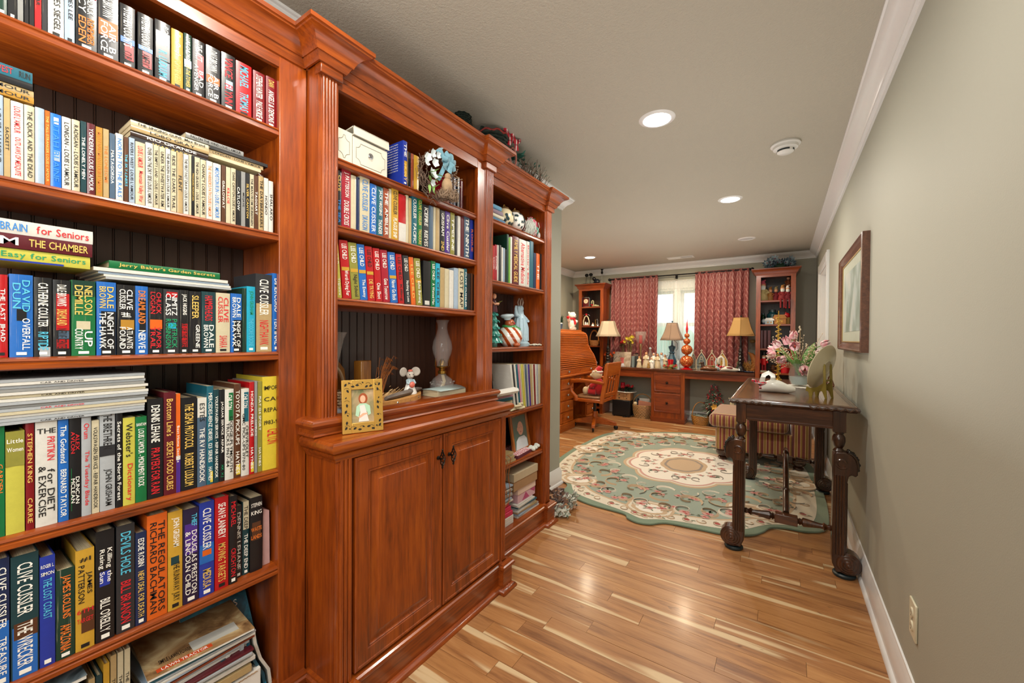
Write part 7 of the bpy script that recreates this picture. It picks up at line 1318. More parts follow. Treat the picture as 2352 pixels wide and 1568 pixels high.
lamp('blue ceramic table lamp with a taupe shade in front of window', at(1544, 760, Y=6.52).x, 6.52, at(1544, 781, Y=6.52).z, at(1544, 742, Y=6.52).z, .178, .080, [(0, 0), (.055, 0), (.060, .01), (.05, .02), (.062, .06), (.068, .10), (.060, .15), (.040, .20), (.034, .225), (.050, .24), (.034, .25), (.034, .27), (.050, .31), (.055, .335), (.030, .345), (.014, .35), (.010, .42)], C('slate_blue_glaze', '#2c5064', rough=.2, coat=.6, var=.3), shade_mat('taupe_shade', '#b39a86'), 6, True, C('brown_trim', '#5d4636'))
lamp('black turned lamp with a gold and cream shade right of window', at(1702, 750, Y=6.45).x, 6.45, at(1702, 771, Y=6.45).z, at(1702, 730, Y=6.45).z, .190, .100, TURN, BKL, shade_mat('gold_silk_shade', '#c9a468'), 6)
def dz(px, py, Y, z=.80): q = at(px, py, Y=Y); return q.x, Y, .8005
def hh(px, py, Y): return at(px, py, Y=Y).z-.8005
# canvas picture, candle holders, goblet
x, y, z = dz(1430, 845, 6.50); t = thing('canvas_print', 'unframed canvas print of a pink dress among blossom, on the desk', 'picture', (at(1428, 820, Y=6.50).x, 6.50, .8005), (-.10, 0, -.05)); w_ = (at(1450, 820, Y=6.5).x-at(1409, 820, Y=6.5).x)/2; h_ = .232
obj('canvas', G().box(-w_, w_, 0, .018, 0, h_), cover_mat(80, '#8a7a68', '#b9a995', '#cfc8bc'), t); obj('dress_print', G().prism([(-.04, .14), (-.015, .135), (0, .145), (.02, .135), (.045, .145), (.03, .11), (.035, .05), (-.015, .04), (-.02, .10)], -.0006, 0, 'y'), C('coral_dress_print', '#c4605c'), t); obj('hem_print', G().prism([(-.06, .005), (.05, .005), (.03, .05), (-.03, .06)], -.0005, 0, 'y'), C('white_hem_print', '#c9c9d2'), t); obj('sky_print', G().prism([(-w_+.002, h_*.55), (-w_+.04, h_-.002), (-w_+.002, h_-.002)], -.0005, 0, 'y'), C('grey_print', '#8f8780'), t)
def tapered(name, label, cat, px, Y, parts, group=None, rot=0):
    t = thing(name, label, cat, (at(px, 840, Y=Y).x, Y, .8005), (0, 0, rot), group)
    for n_, g_, m_ in parts: obj(n_, g_, m_, t)
    return t
tapered('silver_candle_block', 'tall square silver candle holder behind the goblet', 'candle holder', 1462, 6.58, [('column', G().box(-.035, .035, -.035, .035, 0, .20).box(-.042, .042, -.042, .042, .185, .20), SILV), ('cup', G().lathe([(.02, .2), (.025, .215), (.0, .215)], n=14), SILV)])
tapered('silver_candle', 'shorter silver pillar candle beside the canvas print', 'candle', 1454, 6.46, [('pillar', G().lathe([(.028, 0), (.028, .165), (.022, .168), (0, .160)], n=20), C('pale_silver_wax', '#8fa3a6', rough=.25, metal=.5)), ('wick', G().tube([(0, 0, .16), (0, 0, .18)], .001, 4), BLACKM)])
gx = 1471; h1 = hh(gx, 761, 6.5); h0 = hh(gx, 790, 6.5)
tapered('glass_hurricane', 'tall stemmed glass goblet with a red candle inside', 'candle holder', gx, 6.50, [('stem', G().lathe([(0, 0), (.065, 0), (.066, .006), (.03, .02), (.014, .05), (.016, .12), (.012, .2), (.018, h0-.06), (.022, h0-.02), (.02, h0)], n=24), C('champagne_mercury_glass', '#b39a72', rough=.15, metal=.8)), ('goblet', G().lathe([(.02, h0), (.055, h0+.03), (.075, h0+.09), (.085, h1-.01), (.088, h1)], n=28, cap=False), THG), ('candle', G().lathe([(0, h0+.01), (.028, h0+.012), (.028, h0+.14), (0, h0+.14)], n=18), REDM)])
# flowers: sunflower-yellow bunch, orange leaves round the left lamp
def bouquet(label, px, py, Y, col, colname, n, spread, seed, leafc=None, zb=None, name='artificial_flowers', fr_=.035):
    q = at(px, py, Y=Y); t = thing(name, label, 'artificial flowers', (q.x, Y, .8005)); g = G(); g2 = G(); rr_ = random.Random(seed); hz_ = q.z-.8005
    for i in range(n): p_ = Vector((rr_.gauss(0, spread), rr_.gauss(0, spread*.5), hz_+rr_.gauss(0, spread*.45))); g2.tube([(0, 0, 0), (p_.x*.5, p_.y*.5, hz_*.6), p_], .002, 4); flower(g, p_, fr_, 6, (rr_.uniform(-.5, .5), -1, rr_.uniform(-.2, .5)), .5); g2.leaf(p_*.9, (rr_.uniform(-1, 1), -.4, rr_.uniform(-.6, .2)), .05, .02)
    obj('blossoms', g, C(colname, col, rough=.6, var=.25), t); obj('stems', g2, C(*(leafc or ('olive_leaves', '#5f5f2a')), rough=.7, var=.3), t); return t
bouquet('yellow silk blossoms behind the canvas print', 1447, 777, 6.58, '#c4b12c', 'yellow_silk', 12, .055, 4); bouquet('cluster of red silk leaves beside yellow blossoms', 1432, 786, 6.60, '#b01414', 'red_silk', 7, .022, 5, fr_=.028); bouquet('orange autumn flowers around the left lamp base', 1399, 815, 6.46, '#d0551a', 'orange_silk', 12, .05, 6, ('dark_autumn_leaf', '#3a3018'), fr_=.03)
# nativity figures
PORC = C('pearl_cream_porcelain', '#c9b99a', rough=.25, coat=.5, var=.25, vs=50)
def figure(label, px, Y, h, colr, kneel=0, wing=0, lean=0, cape=None, group='nativity figures on the desk'):
    t = thing('nativity_figure', label, 'figurine', (at(px, 840, Y=Y).x, Y, .8005), (0, lean, -1.57), group); s = h
    obj('robe', G().lathe([(0, 0), (.24*s, 0), (.25*s, .05*s), (.19*s, .3*s), (.15*s, .55*s), (.13*s, .70*s), (.06*s, .80*s), (0, .82*s)], n=18, sx=.8), colr, t); obj('head', G().ball((0, 0, .885*s), (.075*s, .075*s, .095*s), 12, 9), SKIN if s > .1 else PORC, t)
    obj('hair', G().ball((-.02*s, 0, .905*s), (.08*s, .085*s, .09*s), 10, 8).tube([(-.03*s, 0, .9*s), (-.08*s, 0, .7*s), (-.10*s, 0, .45*s)], [.08*s, .11*s, .10*s], 8), cape or colr, t)
    for q in (-1, 1): obj('arm', G().tube([(0, q*.13*s, .70*s), (.06*s, q*.15*s, .55*s), (.15*s, q*.04*s, .55*s)], [.05*s, .05*s, .035*s], 8), colr, t)
    if wing:
        for q in (-1, 1): obj('wing', G().leaf((-.06*s, q*.05*s, .6*s), (-.2, q*.8, .7), .45*s, .2*s), PORC, t)
    return t
bl_ = C('pale_blue_glaze', '#b9cbd2'); gd = C('gold_brown_glaze', '#9a7436', rough=.3, coat=.4)
for a in (('kneeling robed figurine nearest the goblet stem', 1468, 6.40, .175, PORC, 0, 0, 0, gd), ('standing bearded nativity figurine with a staff', 1484, 6.42, .245, PORC, 0, 0, 0, gd), ('kneeling mother figurine in a gold and white robe', 1496, 6.38, .16, WCER, 0, 0, 0, gd), ('tall white robed figurine behind the kneeling mother', 1501, 6.50, .23, WCER, 0, 0, 0, bl_), ('camel-coloured robed king figurine', 1510, 6.44, .225, PORC, 0, 0, 0, gd), ('winged blue figurine at the back of the nativity', 1519, 6.50, .245, bl_, 0, 1, 0, bl_), ('cream shepherd figurine right of the nativity', 1527, 6.50, .21, PORC, 0, 0, 0, PORC), ('small gold and white figurine at the nativity front', 1490, 6.34, .10, gd, 0, 0, 0, gd)): figure(*a)
tapered('glass_tree', 'clear glass christmas tree behind the nativity', 'ornament', 1493, 6.60, [('tree', G().lathe([(0, 0), (.055, 0), (.075, .03), (.055, .09), (.062, .10), (.04, .16), (.045, .17), (.022, .24), (.012, .28), (0, .29)], n=20), THG), ('star', G().ball((0, 0, .295), (.02, .006, .02), 8, 6), bl_)])
g = G(); rr = random.Random(6); [flower(g, (rr.uniform(-.09, .09), rr.uniform(-.05, .03), rr.uniform(.0, .035)+.01), .035, 6, (rr.uniform(-.4, .4), -.8, .8), .5) for _ in range(16)]
g2 = G(); [flower(g2, (rr.uniform(-.09, .09), rr.uniform(-.05, .0), rr.uniform(.0, .04)+.015), .026, 5, (rr.uniform(-.4, .4), -1, .5), .5) for _ in range(9)]
tapered('candle_ring', 'red glass candle ringed by poinsettias and green leaves', 'candle', 1540, 6.40, [('candle_glass', G().lathe([(0, .05), (.034, .052), (.046, .14), (.040, .14), (0, .13)], n=22), C('red_mercury_glass', '#c40e22', rough=.15, coat=.6, var=.3, vs=60)), ('stand', G().lathe([(0, 0), (.05, 0), (.03, .05), (0, .05)], n=18), BRASS), ('leaves', g, C('gold_green_leaf', '#7a7a44', rough=.6, var=.4)), ('poinsettias', g2, C('poinsettia_red', '#a5121e', rough=.6, var=.2))])
# red glitter ornament tower
GLT = NT('orange_red_glitter'); vv = GLT.n('TexVoronoi'); vv.inputs['Scale'].default_value = 150; GLT.l(GLT.coord('Object'), vv.inputs['Vector']); sx_ = GLT.n('SeparateXYZ'); GLT.l(vv.outputs['Color'], sx_.inputs[0]); GLTM = GLT.out(GLT.ramp(sx_.outputs[0], [(0, '#7a1408'), (.4, '#c0301a'), (.7, '#d97a2c'), (1, '#e8c07a')]), .25, .4, .4)
Yt = 6.40; zt = lambda py: hh(1577, py, Yt)
parts = [('foot', G().lathe([(0, 0), (.085, 0), (.088, .008), (.05, .02), (.03, .035), (.02, .04)], n=28), REDG)]
for nm, (pa, pb) in (('large_ball', (815, 850)), ('second_ball', (791, 815)), ('third_ball', (776, 791)), ('small_ball', (765, 776))): a, b = zt(pb), zt(pa); a = max(a, .03); r = (b-a)/2; parts.append((nm, G().ball((0, 0, (a+b)/2), (r*1.02, r*1.02, r*.98), 22, 14).lathe([(r*.25, b-.004), (r*.2, b+.006)], n=12), GLTM))
parts.append(('spire', G().lathe([(.006, zt(766)), (.012, zt(762)), (.018, zt(756)), (.010, zt(748)), (.004, zt(738)), (.0005, zt(731))], n=14), REDG))
tapered('ornament_tower', 'tall red glitter finial of four stacked balls with a spire', 'ornament', 1577, Yt, parts)
# gothic arch lanterns
IV = C('ivory_painted_metal', '#cfc6ac', rough=.5, var=.1); GLI = [C('grey_blue_panel', '#6f7d82', rough=.3), C('red_white_panel', '#a5483c', rough=.3, var=.5, vs=30), C('amber_panel', '#c99a44', rough=.3)]
for i, (px, Y, rot, inner) in enumerate(((1592, 6.60, 1.2, 0), (1611, 6.56, 0, 0), (1635, 6.56, 0, 1), (1659, 6.56, 0, 2))):
    t = thing('arch_lantern', ('ivory gothic lantern turned sideways behind the red finial', 'ivory gothic lantern with a grey pane, left of three', 'ivory gothic lantern with a red pane, middle of three', 'ivory gothic lantern with an amber pane, right of three')[i], 'lantern', (at(px, 830, Y=Y).x, Y, .8005), (0, 0, rot), 'ivory gothic lanterns'); w2, hb, ht = .066, .135, .255
    g = G()
    for s in (-1, 1): g.tube([(s*w2, 0, 0), (s*w2, 0, hb), (s*w2*.62, 0, hb+.055), (0, 0, ht)], .0065, 6).tube([(s*w2*.33, 0, 0), (s*w2*.33, 0, hb-.01)], .0025, 5).tube([(s*w2*.33, 0, hb-.01), (s*w2*.25, 0, hb+.03), (0, 0, hb+.05)], .003, 5)
    g.box(-w2, w2, -.02, .02, 0, .006).tube([(-w2, 0, .06), (w2, 0, .06)], .0025, 5).tube([(.02*math.cos(a), 0, hb+.035+.026*math.sin(a)) for a in [2*PI*k/14 for k in range(14)]], .003, 5, True); g.box(-.004, .004, -.003, .003, ht, ht+.045).box(-.016, .016, -.003, .003, ht+.018, ht+.027)
    obj('frame', g, IV, t); obj('pane', G().prism([(-w2*.95, .004), (w2*.95, .004), (w2*.95, hb), (.04, hb+.05), (0, ht-.01), (-.04, hb+.05), (-w2*.95, hb)], .008, .010, 'y'), GLI[inner], t)
# duck, goose, swan, greenery
DUCKB = wood('brown_duck_wood', '#4a2815', '#7d4d30', '#a8846a', 'x', .3, .4); x = at(1628, 845, Y=6.39).x; decoy('duck_decoy', 'brown wooden duck decoy in front of the ivory lanterns', (x, 6.385, .8005), .108, DUCKB, 'duck', 0, None, headc=C('dark_duck_head', '#3a1e12', rough=.4)); x = at(1675, 848, Y=6.36).x
decoy('swan_decoy', 'white swan decoy with a plaid bow and patched wing on desk', (x, 6.37, .8005), .118, SW, 'goose', 0, PLAIDR, wing=C('plaid_patch', '#6e2a2e', rough=.8))
x = at(1652, 840, Y=6.50).x; t = thing('goose_figurine', 'small pale ceramic goose behind the duck decoy', 'figurine', (x, 6.46, .8005)); obj('body', G().ball((0, 0, .04), (.05, .03, .04), 14, 9), bl_, t); obj('neck', G().tube([(-.03, 0, .06), (-.045, 0, .12), (-.03, 0, .17), (-.01, 0, .16), (-.005, 0, .13)], [.018, .012, .012, .013, .006], 9), bl_, t)
g = G(); rr = random.Random(8)
for i in range(60): c0 = Vector((rr.uniform(-.17, .17), rr.uniform(-.02, .02), .02+rr.uniform(0, .035))); [g.leaf(c0, (rr.uniform(-1, 1), rr.uniform(-1, .5), rr.uniform(.1, 1)), .028, .012) for _ in range(3)]
tag(obj('succulent_garland', g, C('pale_succulent', '#8fa35c', rough=.6, var=.35), None, loc=(at(1645, 838, Y=6.48).x, 6.505, .8005)), 'pale green succulent garland along the foot of the lanterns', 'garland')
t = thing('glass_angel', 'small clear and blue ornament left of the red finial', 'ornament', (at(1557, 840, Y=6.45).x, 6.47, .8005)); obj('body', G().lathe([(0, 0), (.03, 0), (.012, .06), (.02, .09), (.01, .12), (0, .125)], n=14), bl_, t); obj('wings', G().leaf((0, 0, .07), (-1, .1, .6), .05, .03).leaf((0, 0, .07), (1, .1, .6), .05, .03), bl_, t)
t = thing('dried_arrangement', 'brown dried pod arrangement beside the right-hand lamp', 'dried flowers', (at(1722, 840, Y=6.50).x, 6.52, .8005)); POD = C('dried_pod', '#a5672a', rough=.6, var=.4, vs=30)
obj('pod', G().tube([(-.04, 0, .02), (.03, 0, .03), (.065, 0, .09), (.06, 0, .17), (.02, 0, .24), (-.02, 0, .27)], [.02, .045, .05, .045, .028, .006], 12), POD, t); g = G(); rr = random.Random(9)
for i in range(60): g.tube([(rr.gauss(0, .03), -.03, .02), (rr.gauss(-.03, .04), -.05, rr.uniform(.04, .12)), (rr.gauss(-.04, .06), -.05, rr.uniform(.06, .16))], .0018, 3); g.leaf((rr.gauss(-.04, .05), -.055, rr.uniform(.02, .14)), (rr.uniform(-1, 1), -.3, rr.uniform(-1, 1)), .03, .01)
obj('straw_and_leaves', g, STRAW, t); obj('seed_head', G().tube([(.0, 0, .2), (.005, 0, .32), (.03, 0, .41)], .0015, 4).ball((.03, 0, .425), (.035, .02, .025), 10, 7), C('bronze_seed', '#6a5222', rough=.5, var=.4), t)
t = thing('mini_tree', 'tiny dark christmas tree behind the right-hand lamp', 'ornament', (at(1703, 800, Y=6.6).x-.015, 6.62, .8005)); obj('tree', G().lathe([(.06, .03), (.03, .10), (.045, .10), (.02, .17), (.03, .17), (0, .24)], n=14), DKGREEN, t); obj('pot', G().lathe([(0, 0), (.03, 0), (.035, .035), (0, .035)], n=12), BROWNW, t)
tag(obj('blue_dish', G().lathe([(0, 0), (.05, 0), (.07, .012), (.066, .014), (0, .006)], n=24), C('blue_glaze', '#2c4c6e'), None, loc=(-.37, 6.38, .8005)), 'shallow dark blue dish at the right end of desk', 'dish')
# --- left corner bookcase contents
def sh(px, z, Y=6.50): return (at(px, 700, Y=Y).x, Y, z+.0005)
t = thing('mantel_clock', 'clock in a dark red case with a brass open frame', 'clock', sh(1346, 1.782, 6.47)); obj('case', G().box(-.052, .052, -.01, .03, .01, .145), C('oxblood_case', '#5a1518', rough=.3), t); obj('frame', G().box(-.070, -.062, -.02, .04, 0, .165).box(.062, .070, -.02, .04, 0, .165).box(-.07, .07, -.02, .04, .158, .165).box(-.07, .07, -.02, .04, 0, .007), C('silver_metal', '#b9bcc0'), t)
d = obj('dial', G().lathe([(0, .006), (.036, .006), (.040, 0)], n=28, M=T((0, -.011, .10))@RX(PI/2)), CREAMC, t); obj('hands', G().box(-.0015, .0015, -.019, -.018, .10, .128).box(0, .018, -.019, -.018, .0985, .1015), BLACKM, d)
decoy('swan_ornament', 'pale green swan ornament with a red bow on shelf', sh(1368, 1.782, 6.46), .062, C('celadon', '#a9a680', rough=.3), 'goose', 0, REDM)
t = thing('arched_nativity', 'arched nativity shrine topped with a red bird', 'ornament', sh(1347, 1.455, 6.47)); obj('arch', G().tube([(-.048, 0, .01), (-.052, 0, .09), (-.03, 0, .155), (0, 0, .18), (.03, 0, .155), (.052, 0, .09), (.048, 0, .01)], .010, 8), CREAMC, t); obj('base', G().ball((0, 0, .012), (.065, .035, .016), 14, 7), C('rose_base', '#a9604c', rough=.5), t); obj('figures', G().lathe([(.018, .02), (.010, .07), (0, .08)], (-.014, 0, 0), 10).lathe([(.016, .02), (.009, .06), (0, .07)], (.018, 0, 0), 10), WCER, t)
b_ = obj('bird', G().ball((0, 0, .20), (.022, .018, .018), 10, 7), REDM, t); [obj('wing', G().leaf((q*.01, 0, .205), (q*1, 0, -.25), .06, .03, (0, 0, 1), .3), C('white_grey_wing', '#b9b4ad'), b_) for q in (-1, 1)]
t = thing('candle_ornament', 'brass candle ornament with curled wire on shelf', 'ornament', sh(1368, 1.455, 6.47)); obj('candle', G().lathe([(.012, 0), (.006, .01), (.005, .10), (.0, .12)], n=12), BRASS, t); obj('wire', G().tube([(.01, 0, .01), (.03, 0, .04), (.045, 0, .09), (.03, 0, .12), (.015, 0, .10)], .002, 5), C('white_thin_rod', '#d8d8d4'), t)
for i, (px, c, l) in enumerate(((1362, 'white_ceramic', 'small white angel with pink cheeks on nativity shelf'), (1374, 'silver_metal', 'tiny silver sleigh at the right of nativity shelf'))): t = thing('small_figurine', l, 'figurine', sh(px, 1.455, 6.42)); obj('body', G().lathe([(0, 0), (.026, 0), (.018, .02), (.010, .035), (0, .04)], n=14), _mats[c], t); obj('head', G().ball((0, 0, .045), .011, 8, 6), SKIN if i == 0 else SILV, t); obj('wings', G().leaf((0, 0, .03), (-1, 0, .2), .03, .015).leaf((0, 0, .03), (1, 0, .2), .03, .015), WCER, t)
q = sh(1366, 1.125, 6.50); t = basket('handled_basket', 'tall-handled woven basket on the corner bookcase shelf', 'basket', q, .065, .080, .085, .18, C('honey_wicker', '#a3662a', rough=.6, var=.3, vs=50), .8, 0, 6, 14)
obj('second_handle', G().tube([(.076*math.cos(a), -.012, .085+.165*math.sin(a)) for a in [PI*k/14 for k in range(15)]], .005, 6), _mats['honey_wicker'], t)
t = thing('white_bird_figurine', 'small white bird figurine on the dark lower shelf', 'figurine', sh(1369, .80, 6.46)); obj('body', G().ball((0, 0, .04), (.035, .02, .03), 12, 8), WCER, t); obj('head', G().ball((-.028, 0, .075), .016, 10, 7), WCER, t); obj('beak', G().cyl((0, 0, 0), .005, .015, 6, .0005, M=T((-.042, 0, .074))@RY(-PI/2)), C('orange_beak', '#c9722a'), t)
# on top of the corner bookcases
zt_ = 2.161; t = thing('flower_letters', 'black metal letters with pom-pom flowers on corner bookcase', 'ornament', (at(1352, 645, Y=6.5).x, 6.50, zt_))
for x_, h_ in ((-.035, .17), (.04, .175)): obj('pom_pom', G().tube([(x_-.02, 0, 0), (x_-.01, 0, .08), (x_, 0, h_)], .003, 5).ball((x_, 0, h_), (.034, .03, .028), 12, 8), C('black_yarn', '#10100f', rough=.95, bump=.6), t)
vs, fs = text_geo('LODGE GATE', .24, .035); obj('letters', G().add([(a, -.01, .02+b_) for a, b_ in vs], fs), BLACKM, t, smooth=False); obj('base', G().box(-.12, .12, -.015, .015, 0, .004), BLACKM, t)
t = thing('black_bird_ornament', 'black and navy rounded bird ornament on corner bookcase', 'ornament', (at(1371, 648, Y=6.5).x, 6.50, zt_)); obj('body', G().ball((0, 0, .05), (.055, .035, .045), 14, 9), C('navy_black', '#0d1524', rough=.4), t); obj('head', G().ball((-.05, 0, .10), (.034, .03, .032), 12, 8), BLACKM, t); obj('tail', G().leaf((.04, 0, .06), (1, 0, .5), .05, .03), BLACKM, t)
t = thing('wire_card_holder', 'slim wire stand holding a small black cup on bookcase', 'ornament', (at(1381, 648, Y=6.55).x, 6.58, zt_)); obj('stand', G().tube([(0, 0, 0), (0, 0, .19)], .003, 6).lathe([(0, 0), (.03, 0), (.03, .004), (0, .004)], n=16), SILV, t); obj('cup', G().lathe([(.010, .185), (.020, .20), (.018, .22), (.006, .24), (.026, .262), (0, .262)], n=16), BLACKM, t)
t = thing('poinsettia_arrangement', 'blue and silver poinsettia arrangement on the right corner bookcase', 'artificial flowers', (at(1787, 610, Y=6.5).x, 6.50, 2.181)); obj('tray', G().lathe([(0, 0), (.12, 0), (.13, .02), (0, .02)], n=24, sy=.6), C('gold_tray', '#a58a4a', rough=.4, metal=.6), t)
gb, gs_, gr_ = G(), G(), G(); rr = random.Random(14)
for i in range(20):
    a = rr.uniform(0, PI); r = rr.uniform(.3, 1); p_ = Vector((.17*math.cos(a)*r, rr.uniform(-.09, .06), .05+.13*math.sin(a)*r)); d_ = (p_.x*4, -.8, p_.z*2); flower(gb if i % 3 else gs_, p_, .062, 7, d_, .45); flower(gs_, p_+Vector((0, -.006, .004)), .038, 6, d_, .4); gr_.ball(p_+Vector((0, -.012, .006)), .009, 6, 5)
obj('outer_petals', gb, C('slate_blue_petal', '#3e5566', rough=.5, var=.3), t); obj('inner_petals', gs_, C('silver_blue_petal', '#8297a3', rough=.45, var=.25), t); obj('centres', gr_, C('plum_centre', '#6a2038'), t); obj('foliage', G().ball((0, 0, .05), (.13, .06, .05), 12, 8), DKGREEN, t)
# --- right corner bookcase contents
def doll(label, px, z, s, coat, hatc, Y=6.42, sit=0, beard=1, cat='figurine', name='santa_figure'):
    t = thing(name, label, cat, (at(px, 700, Y=Y).x, Y, z+.0005), (0, 0, -1.57), 'santa figures on the right corner bookcase')
    obj('coat', G().lathe([(0, 0), (.22*s, 0), (.24*s, .05*s), (.18*s, .35*s), (.10*s, .55*s), (0, .6*s)], n=16), coat, t); obj('head', G().ball((0, 0, .68*s), .12*s, 10, 8), SKIN, t); obj('hat', G().tube([(-.01*s, 0, .76*s), (-.03*s, 0, .90*s), (-.08*s, .06*s, .95*s)], [.12*s, .07*s, .02*s], 10).ball((-.09*s, .07*s, .95*s), .035*s, 7, 5), hatc, t)
    if beard: obj('beard', G().ball((.07*s, 0, .60*s), (.07*s, .11*s, .13*s), 10, 7), C('white_wool', '#d2d6cf'), t)
    for q in (-1, 1): obj('arm', G().tube([(0, q*.11*s, .50*s), (.10*s, q*.2*s, .38*s), (.17*s, q*.08*s, .33*s)], [.06*s, .06*s, .045*s], 8), coat, t)
    if sit:
        for q in (-1, 1): obj('leg', G().tube([(.12*s, q*.08*s, .06*s), (.30*s, q*.09*s, .02*s), (.32*s, q*.09*s, -.5*s)], [.06*s, .055*s, .045*s], 8), coat, t); obj('boot', G().ball((.35*s, q*.09*s, -.53*s), (.07*s, .04*s, .04*s), 8, 6), BLACKM if sit == 1 else REDM, t)
    return t
Z1 = 1.765; YE = C('cream_yellow_coat', '#b9a873', rough=.7, var=.3); MRN = C('maroon_coat', '#6e1420', rough=.8)
doll('large seated cream santa with a pink hat', 1752, Z1, .30, YE, C('pink_cloth', '#c2566c')); doll('small tan rabbit-like figurine on santa shelf', 1769, Z1, .20, C('tan_glaze', '#a5743a', rough=.5, var=.3), C('tan_glaze', '#a5743a'), beard=0); doll('teddy with red coat and round cookie on santa shelf', 1782, Z1, .20, MRN, YE, beard=0); t = doll('red-legged santa dangling its boots over the shelf edge', 1797, Z1, .21, C('red_black_coat', '#7a1018', rough=.7, var=.3), C('tan_glaze', '#a5743a'), 6.33, 1); doll('striped santa with dark legs over the shelf edge', 1809, Z1, .20, MRN, WCER, 6.33, 2); doll('gingerbread snowman hanging above the striped santa', 1810, Z1+.19, .17, C('ginger', '#8a4a24', rough=.6, var=.3), BLACKM, 6.55, 0, 0)
g = G().lathe([(0, 0), (.10, 0), (.10, .004), (0, .004)], n=20, sy=.7); tag(obj('lace_mat', g, C('ivory_lace', '#cfcdbc'), None, loc=(-.09, 6.42, Z1+.0005)), 'ivory lace mat under the santa figures', 'mat')
tag(obj('support_block', G().box(-.04, .04, -.04, .04, 0, .186), DARKBACK, None, loc=(at(1810, 700, Y=6.55).x, 6.57, Z1+.0005)), 'dark block raising the gingerbread snowman', 'block')
Z2 = 1.452; BG = C('blue_green_glass', '#1d5a62', rough=.1, coat=.6)
def jar(label, px, z, r, h, mat, Y=6.5, name='glass_jar'):
    t = thing(name, label, 'jar', (at(px, 700, Y=Y).x, Y, z+.0005)); obj('body', G().lathe([(0, 0), (r, 0), (r, h*.7), (r*.6, h*.82), (r*.6, h*.88)], n=20), mat, t); obj('lid', G().lathe([(r*.66, h*.86), (r*.66, h), (0, h)], n=18), C('grey_zinc', '#4a5a5e', rough=.4, metal=.5), t); return t
jar('large blue-green glass jar on the second shelf', 1774, Z2, .062, .20, BG); jar('dark green bottle at the left of second shelf', 1753, Z2, .030, .16, C('bottle_green', '#0f3a22', rough=.1, coat=.5), 6.55); jar('slim blue-green jar beside the large one', 1783, Z2, .040, .19, BG, 6.58)
def house(label, px, z, w_, h, wall, roof, Y=6.38, name='village_house'):
    t = thing(name, label, 'ornament', (at(px, 700, Y=Y).x, Y, z+.0005)); obj('walls', G().box(-w_, w_, -.02, .03, 0, h*.6), wall, t); obj('roof', G().prism([(-w_*1.15, h*.6), (w_*1.15, h*.6), (w_*.8, h), (-w_*.8, h)], -.026, .036, 'y'), roof, t); obj('window', G().box(-w_*.5, -w_*.2, -.0206, -.020, h*.2, h*.42).box(w_*.2, w_*.5, -.0206, -.020, h*.2, h*.42), C('amber_window', '#c9983c'), t); return t
house('snowy white village house on the second shelf', 1768, Z2, .050, .085, bl_, WCER); house('wooden nativity stable with a tan roof', 1791, Z2, .070, .125, C('tan_stable_wood', '#a5703a', rough=.7, var=.2), C('tan_stable_wood', '#a5703a'))
t = thing('snow_globe', 'blue and white round ornament left on second shelf', 'ornament', (at(1756, 700, Y=6.40).x, 6.40, Z2+.0005)); obj('globe', G().ball((0, 0, .045), .032, 14, 10), bl_, t); obj('base', G().lathe([(0, 0), (.03, 0), (.022, .018), (0, .018)], n=16), C('blue_glaze', '#2c4c6e'), t)
t = thing('red_bird_ornament', 'red cardinal ornament on a gold log, second shelf', 'ornament', (at(1808, 700, Y=6.42).x, 6.42, Z2+.0005)); obj('log', G().box(-.03, .03, -.02, .02, 0, .09), C('gold_straw', '#a9863a', rough=.7, var=.4, vs=60), t); obj('bird', G().ball((0, 0, .115), (.034, .025, .038), 12, 9).tube([(-.01, 0, .145), (-.015, 0, .17)], [.012, .002], 8).leaf((.02, 0, .10), (.6, 0, -1), .05, .02), REDM, t)
Z3 = 1.132
for i, px in enumerate((1748.5, 1757, 1766)):
    q = book(.034, .24-.0*i, .16, 'maroon', '', hard=True, mark=False); q.rotation_euler = (.0, 0, -PI/2); q.location = (at(px, 800, Y=6.36).x-.018+.034, 6.36, Z3+.0005)
    q.rotation_euler = (0, 0, -PI/2); q.location.x = at(px, 800, Y=6.36).x-.017; tag(q, ('left', 'middle', 'right')[i]+' of three dark red volumes on the right corner bookcase', 'book', 'dark red volumes')
Z4 = .815
t = thing('nutcracker', 'red soldier nutcracker on the right corner bookcase', 'figurine', (at(1754, 850, Y=6.38).x, 6.38, Z4+.0005)); obj('base', G().box(-.035, .035, -.03, .03, 0, .022), C('cream_ceramic', '#d8cba8'), t)
for q in (-1, 1): obj('leg', G().cyl((q*.016, 0, .022), .014, .075, 12), C('dark_red_lacquer', '#8a1420', rough=.25), t); obj('arm', G().tube([(q*.036, 0, .17), (q*.042, 0, .12)], .010, 8), REDG, t)
obj('body', G().lathe([(.028, .095), (.032, .11), (.028, .14), (.034, .18), (.02, .188), (0, .19)], n=18), REDG, t); obj('head', G().cyl((0, 0, .188), .022, .036, 14), SKIN, t); obj('hat', G().cyl((0, 0, .222), .024, .045, 14), BLACKM, t); obj('beard', G().box(-.014, .014, -.026, -.018, .175, .2), WCER, t)
t = thing('red_canister', 'bright red canister with a lid on the lowest visible shelf', 'canister', (at(1804, 850, Y=6.40).x, 6.40, Z4+.0005)); obj('body', G().lathe([(0, 0), (.052, 0), (.052, .11), (0, .11)], n=24), REDM, t); obj('lid', G().lathe([(.054, .108), (.054, .125), (.02, .13), (.012, .15), (0, .15)], n=24), REDG, t)
g = G(); rr = random.Random(23); [g.leaf((.03*math.cos(a), .03*math.sin(a), .02+.011*(i % 8)), (math.cos(a), math.sin(a), .5), .03, .02) for i, a in enumerate([k*2.4 for k in range(56)])]
